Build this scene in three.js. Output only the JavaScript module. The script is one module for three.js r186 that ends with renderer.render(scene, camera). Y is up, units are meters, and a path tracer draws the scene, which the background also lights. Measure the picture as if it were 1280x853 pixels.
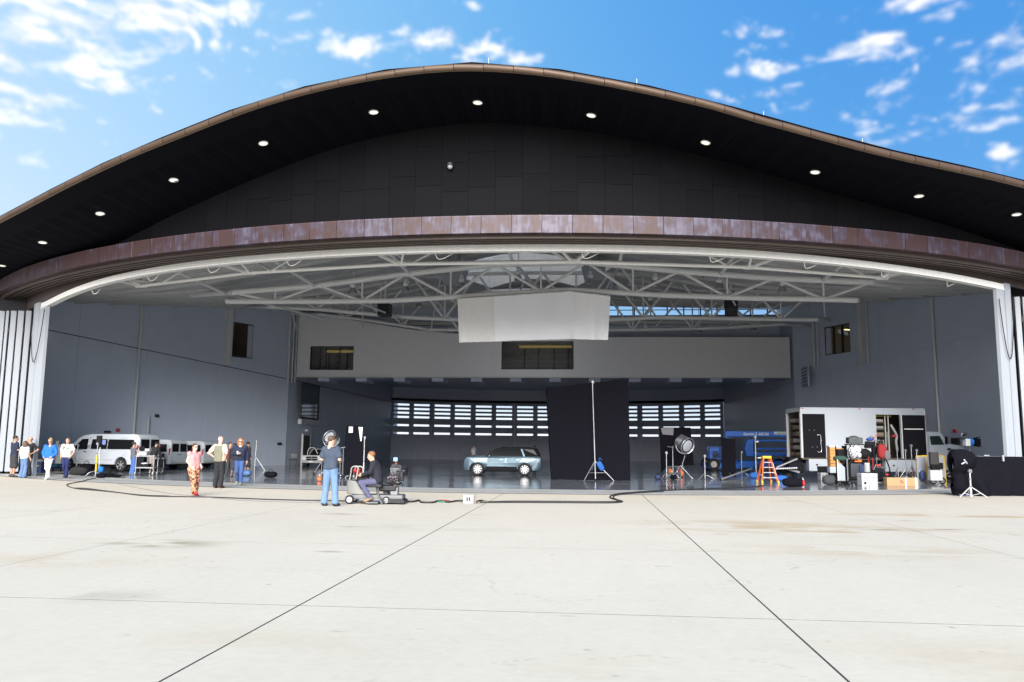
import * as THREE from 'three';
import { mergeGeometries, mergeVertices, toCreasedNormals } from 'three/addons/utils/BufferGeometryUtils.js';
import { RoundedBoxGeometry } from 'three/addons/geometries/RoundedBoxGeometry.js';
import { FontLoader } from 'three/addons/loaders/FontLoader.js';
import { TextGeometry } from 'three/addons/geometries/TextGeometry.js';

// ------------------------------------------------------------------ camera
const scene = new THREE.Scene();
const EYE = 1.65, FPX = 1020;                        // eye height; focal length in pixels of a 1280 x 853 frame
const camera = new THREE.PerspectiveCamera(2 * Math.atan(426.5 / FPX) * 180 / Math.PI, 1280 / 853, 0.1, 4000);
camera.position.set(0, EYE, 0);
camera.rotation.order = 'YXZ';
camera.rotation.set(Math.atan(131.5 / FPX), 5.4 * Math.PI / 180, 0.0096);
camera.updateMatrixWorld();
scene.add(camera);

// ------------------------------------------------------------------ renderer, sun, sky
const renderer = new THREE.WebGLRenderer({ antialias: true });
renderer.toneMapping = THREE.LinearToneMapping;
renderer.toneMappingExposure = 1.82;
renderer.outputColorSpace = THREE.SRGBColorSpace;
renderer.shadowMap.enabled = true;
const SUN_AZ = 177 * Math.PI / 180, SUN_EL = 25 * Math.PI / 180;   // azimuth from the hangar's axis (-z), towards +x
const sunDir = new THREE.Vector3(Math.sin(SUN_AZ) * Math.cos(SUN_EL), Math.sin(SUN_EL), -Math.cos(SUN_AZ) * Math.cos(SUN_EL));
const sun = new THREE.DirectionalLight(0xfff8f0, 5);
sun.position.copy(sunDir).multiplyScalar(150).add(new THREE.Vector3(-4, 0, -30));
sun.target.position.set(-4, 0, -30);
sun.castShadow = true; sun.shadow.radius = 80; sun.shadow.mapSize.set(4096, 4096);
Object.assign(sun.shadow.camera, { left: -60, right: 60, top: 60, bottom: -60, near: 10, far: 320 });
scene.add(sun, sun.target);

// seeded random numbers and value noise
function rng(seed) { let s = seed >>> 0; return () => { s = (s + 0x6D2B79F5) >>> 0; let t = Math.imul(s ^ s >>> 15, 1 | s); t = t + Math.imul(t ^ t >>> 7, 61 | t) ^ t; return ((t ^ t >>> 14) >>> 0) / 4294967296; }; }
const PERM = (() => { const r = rng(7), p = new Uint8Array(512), a = [...Array(256).keys()]; for (let i = 255; i > 0; i--) { const j = Math.floor(r() * (i + 1)); [a[i], a[j]] = [a[j], a[i]]; } for (let i = 0; i < 512; i++) p[i] = a[i & 255]; return p; })();
const HASH = (() => { const r = rng(99), h = new Float32Array(256); for (let i = 0; i < 256; i++) h[i] = r(); return h; })();
function noise3(x, y, z) {
  const X = Math.floor(x), Y = Math.floor(y), Z = Math.floor(z); let fx = x - X, fy = y - Y, fz = z - Z;
  fx = fx * fx * (3 - 2 * fx); fy = fy * fy * (3 - 2 * fy); fz = fz * fz * (3 - 2 * fz);
  const h = (i, j, k) => HASH[PERM[PERM[PERM[(X + i) & 255] + ((Y + j) & 255)] + ((Z + k) & 255)]];
  const l = (a, b, t) => a + (b - a) * t;
  return l(l(l(h(0, 0, 0), h(1, 0, 0), fx), l(h(0, 1, 0), h(1, 1, 0), fx), fy), l(l(h(0, 0, 1), h(1, 0, 1), fx), l(h(0, 1, 1), h(1, 1, 1), fx), fy), fz);
}
function fbm(x, y, z, o = 5) { let s = 0, a = .5, n = 0; for (let i = 0; i < o; i++) { s += a * noise3(x, y, z); n += a; a *= .5; x = x * 2.03 + 17.1; y = y * 2.03 + 5.3; z = z * 2.03 + 9.7; } return s / n; }
const clamp = (v, a = 0, b = 1) => Math.min(b, Math.max(a, v));
const smooth = (a, b, x) => { const t = clamp((x - a) / (b - a)); return t * t * (3 - 2 * t); };
const lerp = (a, b, t) => a + (b - a) * t;
const rad = d => d * Math.PI / 180;

// a pixel of the photograph (1280 x 853) as a ray; G: where it meets the ground, atY: a height, atZ: a depth along the hangar's axis
function ray(x, y) { return new THREE.Vector3(x - 640, -(y - 426.5), -FPX).applyQuaternion(camera.quaternion); }
function atY(x, y, h) { const d = ray(x, y); return new THREE.Vector3(0, EYE, 0).addScaledVector(d, (h - EYE) / d.y); }
function G(x, y) { return atY(x, y, 0); }
function atZ(x, y, z) { const d = ray(x, y); return new THREE.Vector3(0, EYE, 0).addScaledVector(d, z / d.z); }

// sky: clear blue paler towards the sun's side and the horizon, with small fair-weather clouds
{
  const W = 2048, Hh = 1024, data = new Float32Array(W * Hh * 4);
  // bearing (degrees right of the hangar's axis), elevation, spread in bearing and elevation, strength
  const puffs = [];
  const cp = (px, py, rx, ry, s) => { const d = ray(px, py).normalize(); puffs.push([Math.atan2(d.x, -d.z), Math.asin(d.y), rx / FPX, ry / FPX, s]); };
  cp(60, 25, 120, 70, 1.1); cp(190, 10, 130, 50, 1.2); cp(40, 60, 80, 45, .9); cp(290, 12, 60, 26, .9); cp(25, 122, 60, 12, .95); cp(72, 116, 40, 13, .95); cp(105, 105, 18, 7, .8); cp(148, 108, 34, 12, .9); cp(218, 102, 16, 8, .8); cp(-40, 60, 120, 90, 1.1); cp(320, 120, 8, 5, .6);
  cp(445, 60, 48, 24, 1.0); cp(550, 55, 60, 26, 1.15); cp(520, 72, 40, 14, 1); cp(640, 65, 34, 18, .95); cp(592, 8, 24, 10, .9); cp(372, 20, 22, 8, .7);
  cp(945, 50, 40, 20, .9); cp(960, 90, 46, 14, .95); cp(1020, 72, 40, 16, .7); cp(1075, 55, 75, 26, .95); cp(890, 118, 22, 10, .85); cp(915, 126, 22, 10, .85); cp(980, 122, 48, 20, .9); cp(1020, 96, 16, 7, .7);
  cp(1090, 115, 70, 30, .85); cp(1150, 165, 95, 20, .9); cp(1190, 185, 32, 10, .6); cp(1125, 132, 24, 9, .6); cp(1255, 75, 60, 22, .95); cp(1270, 62, 40, 40, .8); cp(1255, 200, 18, 16, .9); cp(1250, 130, 40, 10, .7); cp(1165, 85, 28, 26, .5); cp(1150, 5, 100, 14, 1); cp(1180, 18, 46, 18, .8); cp(1215, 55, 34, 10, .6); cp(1220, 145, 30, 8, .6);
  const r = rng(41);
  for (let i = 0; i < 420; i++) { const az = lerp(-Math.PI, Math.PI, r()), el = Math.asin(lerp(.05, .97, r())), k = lerp(.5, 1.5, r()); if (az > -.75 && az < .62 && el < .62) continue; puffs.push([az, el, .05 * k / Math.max(.3, Math.cos(el)), .019 * k, lerp(.7, 1.1, r())]); }
  for (let j = 0; j < Hh; j++) {
    const el = ((j + .5) / Hh - .5) * Math.PI, y = Math.sin(el), ch = Math.cos(el);
    const row = puffs.filter(p => Math.abs(p[1] - el) < p[3] * 3.2);
    for (let i = 0; i < W; i++) {
      const u = ((i + .5) / W - .5) * 2 * Math.PI, dx = Math.cos(u) * ch, dz = Math.sin(u) * ch, az = Math.atan2(dx, -dz);
      const e = Math.max(0, y), side = Math.cos(az - rad(-105)) * ch;         // 1 towards the paler side of the sky
      const hz = Math.exp(-e * 3.1), veil = Math.exp(-e * 14);
      const hazy = clamp(.62 * smooth(-.62, .72, side) + .46 * hz);
      let R = lerp(.040, .74, hazy * hazy * .8 + hazy * .2), Gc = lerp(.19, .82, hazy * .9), B = lerp(.58, .88, hazy); R = lerp(R, .95, veil); Gc = lerp(Gc, .96, veil); B = lerp(B, .98, veil);
      if (el < 0) { const t = clamp(-el * 8); R = lerp(R, .34, t); Gc = lerp(Gc, .29, t); B = lerp(B, .23, t); }
      let c = 0;
      for (const p of row) {
        let da = az - p[0]; if (da > Math.PI) da -= 2 * Math.PI; if (da < -Math.PI) da += 2 * Math.PI;
        const q = (da / p[2]) ** 2 + ((el - p[1]) / p[3]) ** 2; if (q < 9) c = Math.max(c, p[4] * Math.exp(-q * .75));
      }
      if (c > .02) {
        const sx = dx * 30 - y * 34, sy = y * 92 + dx * 16, sz = dz * 26, w = fbm(dx * 9, y * 14, dz * 9, 3) - .5;
        const n = fbm(sx + w * 5 + 3, sy + w * 9, sz + 7, 6), n2 = fbm(sx * 3.3 + w * 6, sy * 2.2 + sx, sz * 3.3, 5);
        const d = smooth(.40, 1.15, c * .84 + (n - .5) * 2.2 + (n2 - .5) * .8 - .10);
        const al = d * .9, wv = lerp(.74, .88, smooth(.4, .7, n));
        R = lerp(R, wv * 1.0, al); Gc = lerp(Gc, wv * 1.0, al); B = lerp(B, wv * 1.02, al);
      }
      R *= .73; Gc *= .73; B *= .73; const k = (j * W + i) * 4; data[k] = R; data[k + 1] = Gc; data[k + 2] = B; data[k + 3] = 1;
    }
  }
  const t = new THREE.DataTexture(data, W, Hh, THREE.RGBAFormat, THREE.FloatType);
  t.mapping = THREE.EquirectangularReflectionMapping; t.magFilter = t.minFilter = THREE.LinearFilter; t.colorSpace = THREE.LinearSRGBColorSpace; t.needsUpdate = true;
  scene.background = t; scene.environment = t; scene.backgroundIntensity = 1; scene.environmentIntensity = 1;
}

// ------------------------------------------------------------------ helpers
const used = {};
function numbered(n) { const k = used[n] = (used[n] ?? -1) + 1; return k ? n + '_' + String(k).padStart(3, '0') : n; }
const V = (x, y, z) => new THREE.Vector3(x, y, z);
const lin = (r, g, b) => new THREE.Color().setRGB(r, g, b);
function mat(c, roughness = .7, metalness = 0, extra = {}) { return new THREE.MeshStandardMaterial({ color: Array.isArray(c) ? lin(...c) : c, roughness, metalness, side: THREE.DoubleSide, ...extra }); }
function box(w, h, d, x = 0, y = 0, z = 0, rx = 0, ry = 0, rz = 0) { const g = new THREE.BoxGeometry(w, h, d); if (rx) g.rotateX(rx); if (rz) g.rotateZ(rz); if (ry) g.rotateY(ry); return g.translate(x, y, z); }
function rbox(w, h, d, r, x = 0, y = 0, z = 0, rx = 0, ry = 0, rz = 0) { const g = new RoundedBoxGeometry(w, h, d, 2, r); if (rx) g.rotateX(rx); if (rz) g.rotateZ(rz); if (ry) g.rotateY(ry); return g.translate(x, y, z); }
function bar(a, b, r, r2 = r, n = 8) { // cylinder between two points
  const d = V(0, 0, 0).subVectors(b, a), L = d.length(), g = new THREE.CylinderGeometry(r2, r, L, n, 1);
  g.translate(0, L / 2, 0).applyQuaternion(new THREE.Quaternion().setFromUnitVectors(V(0, 1, 0), d.normalize())); return g.translate(a.x, a.y, a.z);
}
function beam(a, b, w, h) { // rectangular bar, w across, h high, between two points
  const d = V(0, 0, 0).subVectors(b, a), L = d.length(), g = new THREE.BoxGeometry(w, h, L).translate(0, 0, L / 2), m = new THREE.Matrix4().lookAt(b, a, V(0, 1, 0));
  return g.applyMatrix4(m).translate(a.x, a.y, a.z);
}
function cyl(r, h, x, y, z, axis = 'y', n = 16, r2 = r) { const g = new THREE.CylinderGeometry(r2, r, h, n); if (axis === 'x') g.rotateZ(-Math.PI / 2); if (axis === 'z') g.rotateX(Math.PI / 2); return g.translate(x, y, z); }
function ball(r, x, y, z, sx = 1, sy = 1, sz = 1) { return new THREE.SphereGeometry(r, 14, 10).scale(sx, sy, sz).translate(x, y, z); }
function tor(R, r, x, y, z, axis = 'z', n = 20) { const g = new THREE.TorusGeometry(R, r, 8, n); if (axis === 'x') g.rotateY(Math.PI / 2); if (axis === 'y') g.rotateX(Math.PI / 2); return g.translate(x, y, z); }
function path(pts, r, n = 6, seg = 0) { return new THREE.TubeGeometry(new THREE.CatmullRomCurve3(pts, false, 'centripetal'), seg || pts.length * 6, r, n, false); }
function merge(list) { const l = list.flat(9).map(g => { const q = g.index ? g.toNonIndexed() : g; for (const k of Object.keys(q.attributes)) if (!['position', 'normal', 'uv'].includes(k)) q.deleteAttribute(k); return q; }); return l.length === 1 ? l[0] : mergeGeometries(l); }
function mesh(name, geo, m, parent = scene) {
  const o = new THREE.Mesh(Array.isArray(geo) ? merge(geo) : geo, m); o.name = parent === scene ? numbered(name) : name;
  o.castShadow = o.receiveShadow = true; parent.add(o); return o;
}
function thing(name, label, category, pos = V(0, 0, 0), turn = 0, group) {
  const o = new THREE.Group(); o.name = numbered(name); scene.add(o); o.position.copy(pos); o.rotation.y = turn; o.userData = { label, category }; if (group) o.userData.group = group; return o;
}
function tag(o, label, category, group) { o.userData = { label, category }; if (group) o.userData.group = group; return o; }
function struct(o) { o.userData.kind = 'structure'; return o; }
function dup(root, pos, turn, label) { const r = root.clone(); r.name = numbered(root.name.replace(/_\d{3}$/, '')); r.userData = { ...root.userData }; scene.add(r); r.position.copy(pos); r.rotation.y = turn; if (label) r.userData.label = label; return r; }
function poly(pts, depth, bevel = 0) { // outline in x, y extruded along z and centred
  const g = new THREE.ExtrudeGeometry(new THREE.Shape(pts.map(p => new THREE.Vector2(p[0], p[1]))), { depth, bevelEnabled: bevel > 0, bevelSize: bevel, bevelThickness: bevel, bevelSegments: 2, steps: 1 });
  return g.translate(0, 0, -depth / 2);
}
function quads(rows) { // grid of points as a smooth sheet
  const R = rows.length, C = rows[0].length, p = [], uv = [], ix = [];
  rows.forEach((r, i) => r.forEach((v, j) => { p.push(v.x, v.y, v.z); uv.push(j / (C - 1), i / (R - 1)); }));
  for (let i = 0; i < R - 1; i++) for (let j = 0; j < C - 1; j++) { const a = i * C + j; ix.push(a, a + 1, a + C, a + 1, a + C + 1, a + C); }
  const g = new THREE.BufferGeometry(); g.setAttribute('position', new THREE.Float32BufferAttribute(p, 3)); g.setAttribute('uv', new THREE.Float32BufferAttribute(uv, 2)); g.setIndex(ix); g.computeVertexNormals(); return g;
}
function hexa(b, t) { // solid from four bottom corners and four top corners
  const P = [...b, ...t], f = [[0, 3, 2, 1], [4, 5, 6, 7], [0, 1, 5, 4], [1, 2, 6, 5], [2, 3, 7, 6], [3, 0, 4, 7]], p = [], uv = [];
  for (const q of f) for (const k of [0, 1, 2, 0, 2, 3]) { const v = P[q[k]]; p.push(v.x, v.y, v.z); uv.push([0, 1, 1, 0][k], [0, 0, 1, 1][k]); }
  const g = new THREE.BufferGeometry(); g.setAttribute('position', new THREE.Float32BufferAttribute(p, 3)); g.setAttribute('uv', new THREE.Float32BufferAttribute(uv, 2)); g.computeVertexNormals(); return g;
}
function texture(W, Hh, fn, srgb = true) { // fn(u, v) -> [r, g, b] in 0..1
  const d = new Uint8Array(W * Hh * 4);
  for (let j = 0; j < Hh; j++) for (let i = 0; i < W; i++) { const c = fn((i + .5) / W, (j + .5) / Hh), k = (j * W + i) * 4; d[k] = clamp(c[0]) * 255; d[k + 1] = clamp(c[1]) * 255; d[k + 2] = clamp(c[2]) * 255; d[k + 3] = 255; }
  const t = new THREE.DataTexture(d, W, Hh); t.wrapS = t.wrapT = THREE.RepeatWrapping; t.magFilter = THREE.LinearFilter; t.minFilter = THREE.LinearMipmapLinearFilter; t.generateMipmaps = true; t.colorSpace = srgb ? THREE.SRGBColorSpace : THREE.NoColorSpace; t.needsUpdate = true; return t;
}
function uvPlan(g, s, ox = 0, oz = 0) { // uv from plan position, s metres to one repeat
  const p = g.attributes.position, u = new Float32Array(p.count * 2); for (let i = 0; i < p.count; i++) { u[2 * i] = (p.getX(i) - ox) / s; u[2 * i + 1] = (p.getZ(i) - oz) / s; } g.setAttribute('uv', new THREE.BufferAttribute(u, 2)); return g;
}
const font = await new FontLoader().loadAsync('fonts/droid/droid_sans_bold.typeface.json');
function text(s, size, depth = .004) { return new TextGeometry(s, { font, size, depth, curveSegments: 3, bevelEnabled: false }); }

// ------------------------------------------------------------------ ground
// concrete apron: world-mapped texture, 64 m square, x -32..32, z -48..16
const streak = (x, z, cx, cz, rx, rz, k) => { const q = ((x - cx) / rx) ** 2 + ((z - cz) / rz) ** 2; return q > 6 ? 0 : k * Math.exp(-q) * smooth(.38, .62, fbm(x * 1.3 + cx, z * 2.6, 3, 4)); };
const stains = (() => {
  const L = [], s = (px, py, w, d, k, tint) => { const g = G(px, py); L.push([g.x, g.z, w, d, k, tint]); };
  s(200, 680, .75, .42, .95, 1); s(172, 681, .5, .2, .5, 1); s(420, 659, .55, .45, .8, 1); s(425, 643, .35, .2, .5, 0); s(412, 690, .2, .08, .4, 0);
  s(1010, 662, 2.6, 1.0, .62, 2); s(940, 655, 1.8, .7, .4, 2); s(1100, 690, 2.4, .8, .25, 2); s(900, 617, 2.2, .8, .6, 2); s(860, 622, 1.4, .5, .5, 2); s(1050, 612, 4.5, .8, .5, 2); s(1180, 618, 2.5, .7, .45, 2); s(1250, 646, 3.2, .35, .75, 2); s(1110, 651, .5, .16, .7, 0); s(1120, 663, .6, .12, .5, 0); s(1180, 662, .4, .1, .6, 0); s(1000, 627, .7, .16, .4, 0);
  s(60, 700, 1.6, .8, .18, 2); s(120, 745, .9, .3, .15, 0); s(330, 800, 1.2, .4, .12, 2); s(700, 830, .8, .3, .12, 2); s(1250, 830, 1.2, .8, .18, 2); s(560, 660, 1.8, .5, .12, 0);
  return L;
})();
const apronTex = texture(1536, 1536, (u, v) => {
  const x = -32 + u * 64, z = -48 + v * 64;
  let f = fbm(x * .16, z * .16, 1, 4) - .5, m = fbm(x * 1.1, z * .7, 5, 4) - .5, g = noise3(x * 21, z * 21, 2) - .5;
  const brush = noise3(x * .35, z * 9, 8) - .5;
  let c = 1 + f * .05 + m * .03 + g * .04 + brush * .008, r = .775 * c, gg = .738 * c, b = .672 * c;
  for (const [cx, cz, w, d, k, t] of stains) { const a = streak(x, z, cx, cz, w, d, k); if (a > .004) { const T = t === 1 ? [.50, .475, .37] : t === 2 ? [.64, .53, .37] : [.36, .33, .28]; r = lerp(r, T[0], a); gg = lerp(gg, T[1], a); b = lerp(b, T[2], a); } }
  const spot = noise3(x * 5.3, z * 5.3, 31); if (spot > .972) { const a = (spot - .972) * 9; r *= 1 - a; gg *= 1 - a; b *= 1 - a; }
  const crack = Math.abs(fbm(x * .23 + 4, z * .23, 12, 5) - .5); if (crack < .0012) { r *= .93; gg *= .93; b *= .92; }
  return [r, gg, b];
});
const M = {};
M.apron = mat(0xffffff, .92, 0, { map: apronTex, bumpMap: texture(512, 512, (u, v) => { const n = .5 + .5 * (noise3(u * 160, v * 160, 4) - .5) + .3 * (noise3(u * 60, v * 60, 9) - .5); return [n, n, n]; }, false), bumpScale: .002 });
M.joint = mat([.035, .033, .03], .95); M.desert = mat([.30, .24, .17], .98);
{
  const far = mesh('desert_ground', new THREE.CircleGeometry(2600, 48).rotateX(-Math.PI / 2).translate(0, -.16, 0), M.desert); struct(far);
  const ap = new THREE.Group(); ap.name = 'apron'; scene.add(ap); struct(ap);
  mesh('joint_filler', new THREE.PlaneGeometry(84, 66).rotateX(-Math.PI / 2).translate(-1, -.0009, -13), M.joint, ap);
  const xs = [], zs = []; for (let k = -7; k <= 7; k++) xs.push(-2.98 + 4.83 * k); for (let k = -4; k <= 7; k++) zs.push(-8.45 - 5.22 * k);
  for (let i = 0; i < xs.length - 1; i++) for (let j = 0; j < zs.length - 1; j++) {
    const x0 = xs[i] + (i === 7 || i === 8 ? .011 : .006), x1 = xs[i + 1] - (i === 6 || i === 7 ? .011 : .006), z0 = zs[j] - .011, z1 = zs[j + 1] + .011;
    const g = new THREE.BoxGeometry(x1 - x0, .12, z0 - z1).translate((x0 + x1) / 2, -.06, (z0 + z1) / 2);
    mesh('concrete_slab', uvPlan(g, 64, -32, -48), M.apron, ap);
  }
}

// ------------------------------------------------------------------ hangar
// the front is an arc in plan about AX, AZ; angles in degrees, 0 towards the camera, negative to the left
const AX = -3.9, AZ = -68.3, RF = 39.5;
const P = (a, r, y) => V(AX + r * Math.sin(rad(a)), y, AZ + r * Math.cos(rad(a)));
function table(T) { // smooth interpolation of [angle, value]
  return a => { if (a <= T[0][0]) return T[0][1]; for (let i = 0; i < T.length - 1; i++) if (a <= T[i + 1][0]) { const p0 = T[Math.max(0, i - 1)], p1 = T[i], p2 = T[i + 1], p3 = T[Math.min(T.length - 1, i + 2)], h = p2[0] - p1[0], t = (a - p1[0]) / h, m1 = i ? (p2[1] - p0[1]) / (p2[0] - p0[0]) : (p2[1] - p1[1]) / h, m2 = i < T.length - 2 ? (p3[1] - p1[1]) / (p3[0] - p1[0]) : (p2[1] - p1[1]) / h, t2 = t * t, t3 = t2 * t; return (2 * t3 - 3 * t2 + 1) * p1[1] + (t3 - 2 * t2 + t) * h * m1 + (-2 * t3 + 3 * t2) * p2[1] + (t3 - t2) * h * m2; } return T[T.length - 1][1]; };
}
const RG = 38.8, RE = 42.5;
const gableTop = table([[-75, 9.7], [-60, 9.9], [-45, 10.06], [-35, 10.1], [-26.6, 10.25], [-20.5, 11.15], [-14.1, 12.24], [-10.2, 12.95], [-6.5, 13.46], [-2.2, 13.79], [0, 13.84], [5.3, 13.5], [8.6, 13.13], [12.3, 12.64], [16.1, 12.1], [21.7, 11.4], [30, 10.75], [35.4, 10.4], [45, 10.15], [60, 9.9], [75, 9.7]]);
const eaveLow = table([[-75, 9.9], [-60, 10.1], [-45, 10.25], [-29.1, 10.76], [-15.8, 12.52], [-10.5, 13.38], [-7.5, 13.76], [-4.6, 14.03], [-1.1, 14.19], [1.9, 14.07], [4.9, 13.76], [10.5, 12.98], [13.5, 12.46], [19.6, 11.7], [28, 11.3], [36, 10.95], [45, 10.6], [60, 10.2], [75, 9.9]]);
const deckEdge = table([[-100, 12.7], [-90, 12.6], [-60, 10.4], [-45, 9.7], [-36, 9.45], [-20.5, 10.8], [-10, 12.5], [0, 13.35], [10, 12.5], [20, 11.1], [33, 9.6], [45, 9.7], [60, 10.4], [90, 12.6], [100, 12.7]]);
function deckH(x, z) { const dx = x - AX, dz = z - AZ, r = Math.hypot(dx, dz), a = Math.atan2(dx, dz) * 180 / Math.PI; return lerp(13.6, deckEdge(clamp(a, -100, 100)), Math.min(1, r / 38.5)); }

const calmTex = texture(512, 512, (u, v) => { const n = .965 + .05 * (fbm(u * 5, v * 5, 14, 4) - .5) + .02 * (noise3(u * 130, v * 130, 3) - .5); return [n, n, n]; });
const grainTex = texture(512, 512, (u, v) => { const n = .93 + .10 * (fbm(u * 9, v * 9, 2, 4) - .5) + .05 * (noise3(u * 120, v * 120, 3) - .5) + .05 * (noise3(u * 40, v * 3, 6) - .5); return [n, n, n]; });
const scuffTex = texture(512, 512, (u, v) => { const n = .30 + .5 * fbm(u * 7, v * 7, 11, 5); return [n, n, n]; }, false);
M.black = mat([.016, .0165, .019], .5, 0, { map: grainTex }); const dull = (c, r) => new THREE.MeshPhysicalMaterial({ color: lin(...c), roughness: r, specularIntensity: .08, side: THREE.DoubleSide });
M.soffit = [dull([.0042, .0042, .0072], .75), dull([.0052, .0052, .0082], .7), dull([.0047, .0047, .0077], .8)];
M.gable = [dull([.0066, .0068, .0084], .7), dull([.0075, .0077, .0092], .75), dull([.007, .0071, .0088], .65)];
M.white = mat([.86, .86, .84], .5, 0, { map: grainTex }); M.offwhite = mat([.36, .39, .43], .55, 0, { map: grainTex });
M.steel = mat([.74, .745, .74], .5, 0, { map: grainTex }); M.wall = mat([.565, .63, .755], .46, 0, { map: calmTex }); M.wallDark = M.wall; M.deck = mat([.52, .525, .53], .6, 0, { map: grainTex });
M.mezz = mat([.78, .78, .79], .7, 0, { map: calmTex }); M.darkSteel = mat([.03, .028, .028], .55); M.track = mat([.075, .055, .047], .5, .2); M.gasket = mat([.012, .011, .014], .8);
M.rim = [mat([.085, .052, .033], .5, .25), mat([.079, .048, .03], .5, .25), mat([.091, .056, .036], .5, .25)];
M.glassDark = new THREE.MeshPhysicalMaterial({ color: lin(.03, .035, .03), roughness: .08, metalness: 0, side: THREE.DoubleSide });
M.pane = new THREE.MeshPhysicalMaterial({ color: 0xffffff, roughness: .02, transmission: 1, thickness: 0, side: THREE.DoubleSide });
M.floor = new THREE.MeshPhysicalMaterial({ color: lin(.205, .225, .26), roughness: .2, roughnessMap: texture(512, 512, (u, v) => { const n = .55 + .7 * (fbm(u * 14, v * 14, 21, 5) - .5); return [n, n, n]; }, false), map: texture(1024, 1024, (u, v) => { const n = .9 + .25 * (fbm(u * 12, v * 12, 5, 5) - .5) + .08 * (noise3(u * 90, v * 90, 7) - .5); return [n, n, n]; }), side: THREE.DoubleSide });
M.floorEdge = mat([.50, .50, .49], .5, 0, { map: grainTex });
M.lamp = mat([.9, .88, .8], .4, 0, { emissive: lin(1, .95, .8), emissiveIntensity: .55 });

const hangar = thing('hangar', 'huge dark curved hangar with copper band over its open doorway', 'hangar');
// floor inside the doors
{
  const floor = new THREE.Group(); floor.name = 'hangar_floor'; scene.add(floor); struct(floor);
  const sh = new THREE.Shape(); const o = []; for (let a = -42; a <= 42; a += 2) o.push([AX + 36.4 * Math.sin(rad(a)), AZ + 36.4 * Math.cos(rad(a))]);
  o.push([18, -100], [-26, -100]); sh.setFromPoints(o.map(p => new THREE.Vector2(p[0], -p[1])));
  mesh('polished_floor', uvPlan(new THREE.ShapeGeometry(sh).rotateX(-Math.PI / 2).translate(0, .004, 0), 24), M.floor, floor);
  const strip = (r0, r1, y, m, n) => { const rows = [[], []]; for (let a = -42; a <= 42.01; a += 1.5) { rows[0].push(P(a, r1, y)); rows[1].push(P(a, r0, y)); } return mesh(n, uvPlan(quads(rows), 6), m, floor); };
  strip(36.4, 39.35, .005, M.floorEdge, 'threshold_strip'); strip(39.35, 39.47, .009, M.track, 'door_rail'); strip(37.9, 37.96, .009, M.track, 'inner_rail');
}
const arcBox = (a0, a1, r0, r1, y0, y1, y2 = y0, y3 = y1) => hexa([P(a0, r0, y0), P(a0, r1, y0), P(a1, r1, y2), P(a1, r0, y2)], [P(a0, r0, y1), P(a0, r1, y1), P(a1, r1, y3), P(a1, r0, y3)]);
const RH = 38.2, headY = table([[-42, 8.3], [-37.5, 8.36], [-33, 8.62], [-28, 8.84], [-19.5, 8.98], [0, 9.0], [16, 8.97], [28, 8.8], [36, 8.66], [42, 8.6]]);
// copper band: one panel after another
{
  const band = new THREE.Group(); band.name = 'copper_band'; hangar.add(band);
  const N = 62, R = rng(5), tone = [...Array(N)].map(() => R()), lilac = a => .12 + .62 * smooth(-27, 2, a) * smooth(34, 8, a);
  const tex = texture(2048, 128, (u, v) => {
    const k = Math.min(N - 1, Math.floor(u * N)), a = -50 + u * 100, t = tone[k];
    const cloud = fbm(u * 210, v * 2.4 + k * 3, 3, 5), drip = fbm(u * 900, v * 1.3, k * 2.1, 4), spk = noise3(u * 1400, v * 60, 4);
    let p = clamp(lilac(a) * .62 + (t - .5) * .42 + (cloud - .5) * 1.7 + (drip - .5) * 1.5 - .03);
    const base = [lerp(.215, .245, spk), lerp(.145, .16, spk), lerp(.145, .16, cloud)], pale = [.315, .30, .36], vio = [.24, .20, .25];
    const c = [0, 1, 2].map(i => lerp(lerp(base[i], vio[i], smooth(.05, .45, p)), pale[i], smooth(.42, .95, p)));
    const edge = (u * N) % 1;  if (edge > .988 && t > .85) return [.48, .45, .40];
    if (v > .95) return c.map(x => x * 1.25); return c;
  });
  const cm = mat(0xffffff, .5, .18, { map: tex });
  for (let k = 0; k < N; k++) {
    const a0 = -50 + k * 100 / N + .012, a1 = -50 + (k + 1) * 100 / N - .012, g = arcBox(a0, a1, RF - .3, RF + (k % 3) * .004, 9.36, 10.02);
    const p = g.attributes.position, uv = g.attributes.uv; for (let i = 0; i < p.count; i++) { const a = Math.atan2(p.getX(i) - AX, p.getZ(i) - AZ) * 180 / Math.PI; uv.setXY(i, (a + 50) / 100, (p.getY(i) - 9.36) / .66); }
    mesh('copper_panel', g, cm, band);
  }
  const L0 = [];
  // stepped dark tracks under the band, seen from below
  for (let k = 0; k < 4; k++) { const L = []; for (let a = -50; a < 50; a += 2) L.push(arcBox(a, a + 2, RF - .48 - k * .26, RF - .34 - k * .26, 9.24, 9.32)); mesh('door_track', L, M.track, band); }
  for (let a = -50; a < 50; a += 2) L0.push(arcBox(a, a + 2, RH - .22, RH - .1, headY(a) + .295, 9.33, headY(a + 2) + .295, 9.33)); mesh('track_back', L0.filter((_, i) => 1), M.track, band);
  const L = []; for (let a = -50; a < 50; a += 2) L.push(arcBox(a, a + 2, RF - 2.0, RF - .32, 9.32, 9.42)); mesh('track_soffit', L, M.track, band);
}
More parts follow.
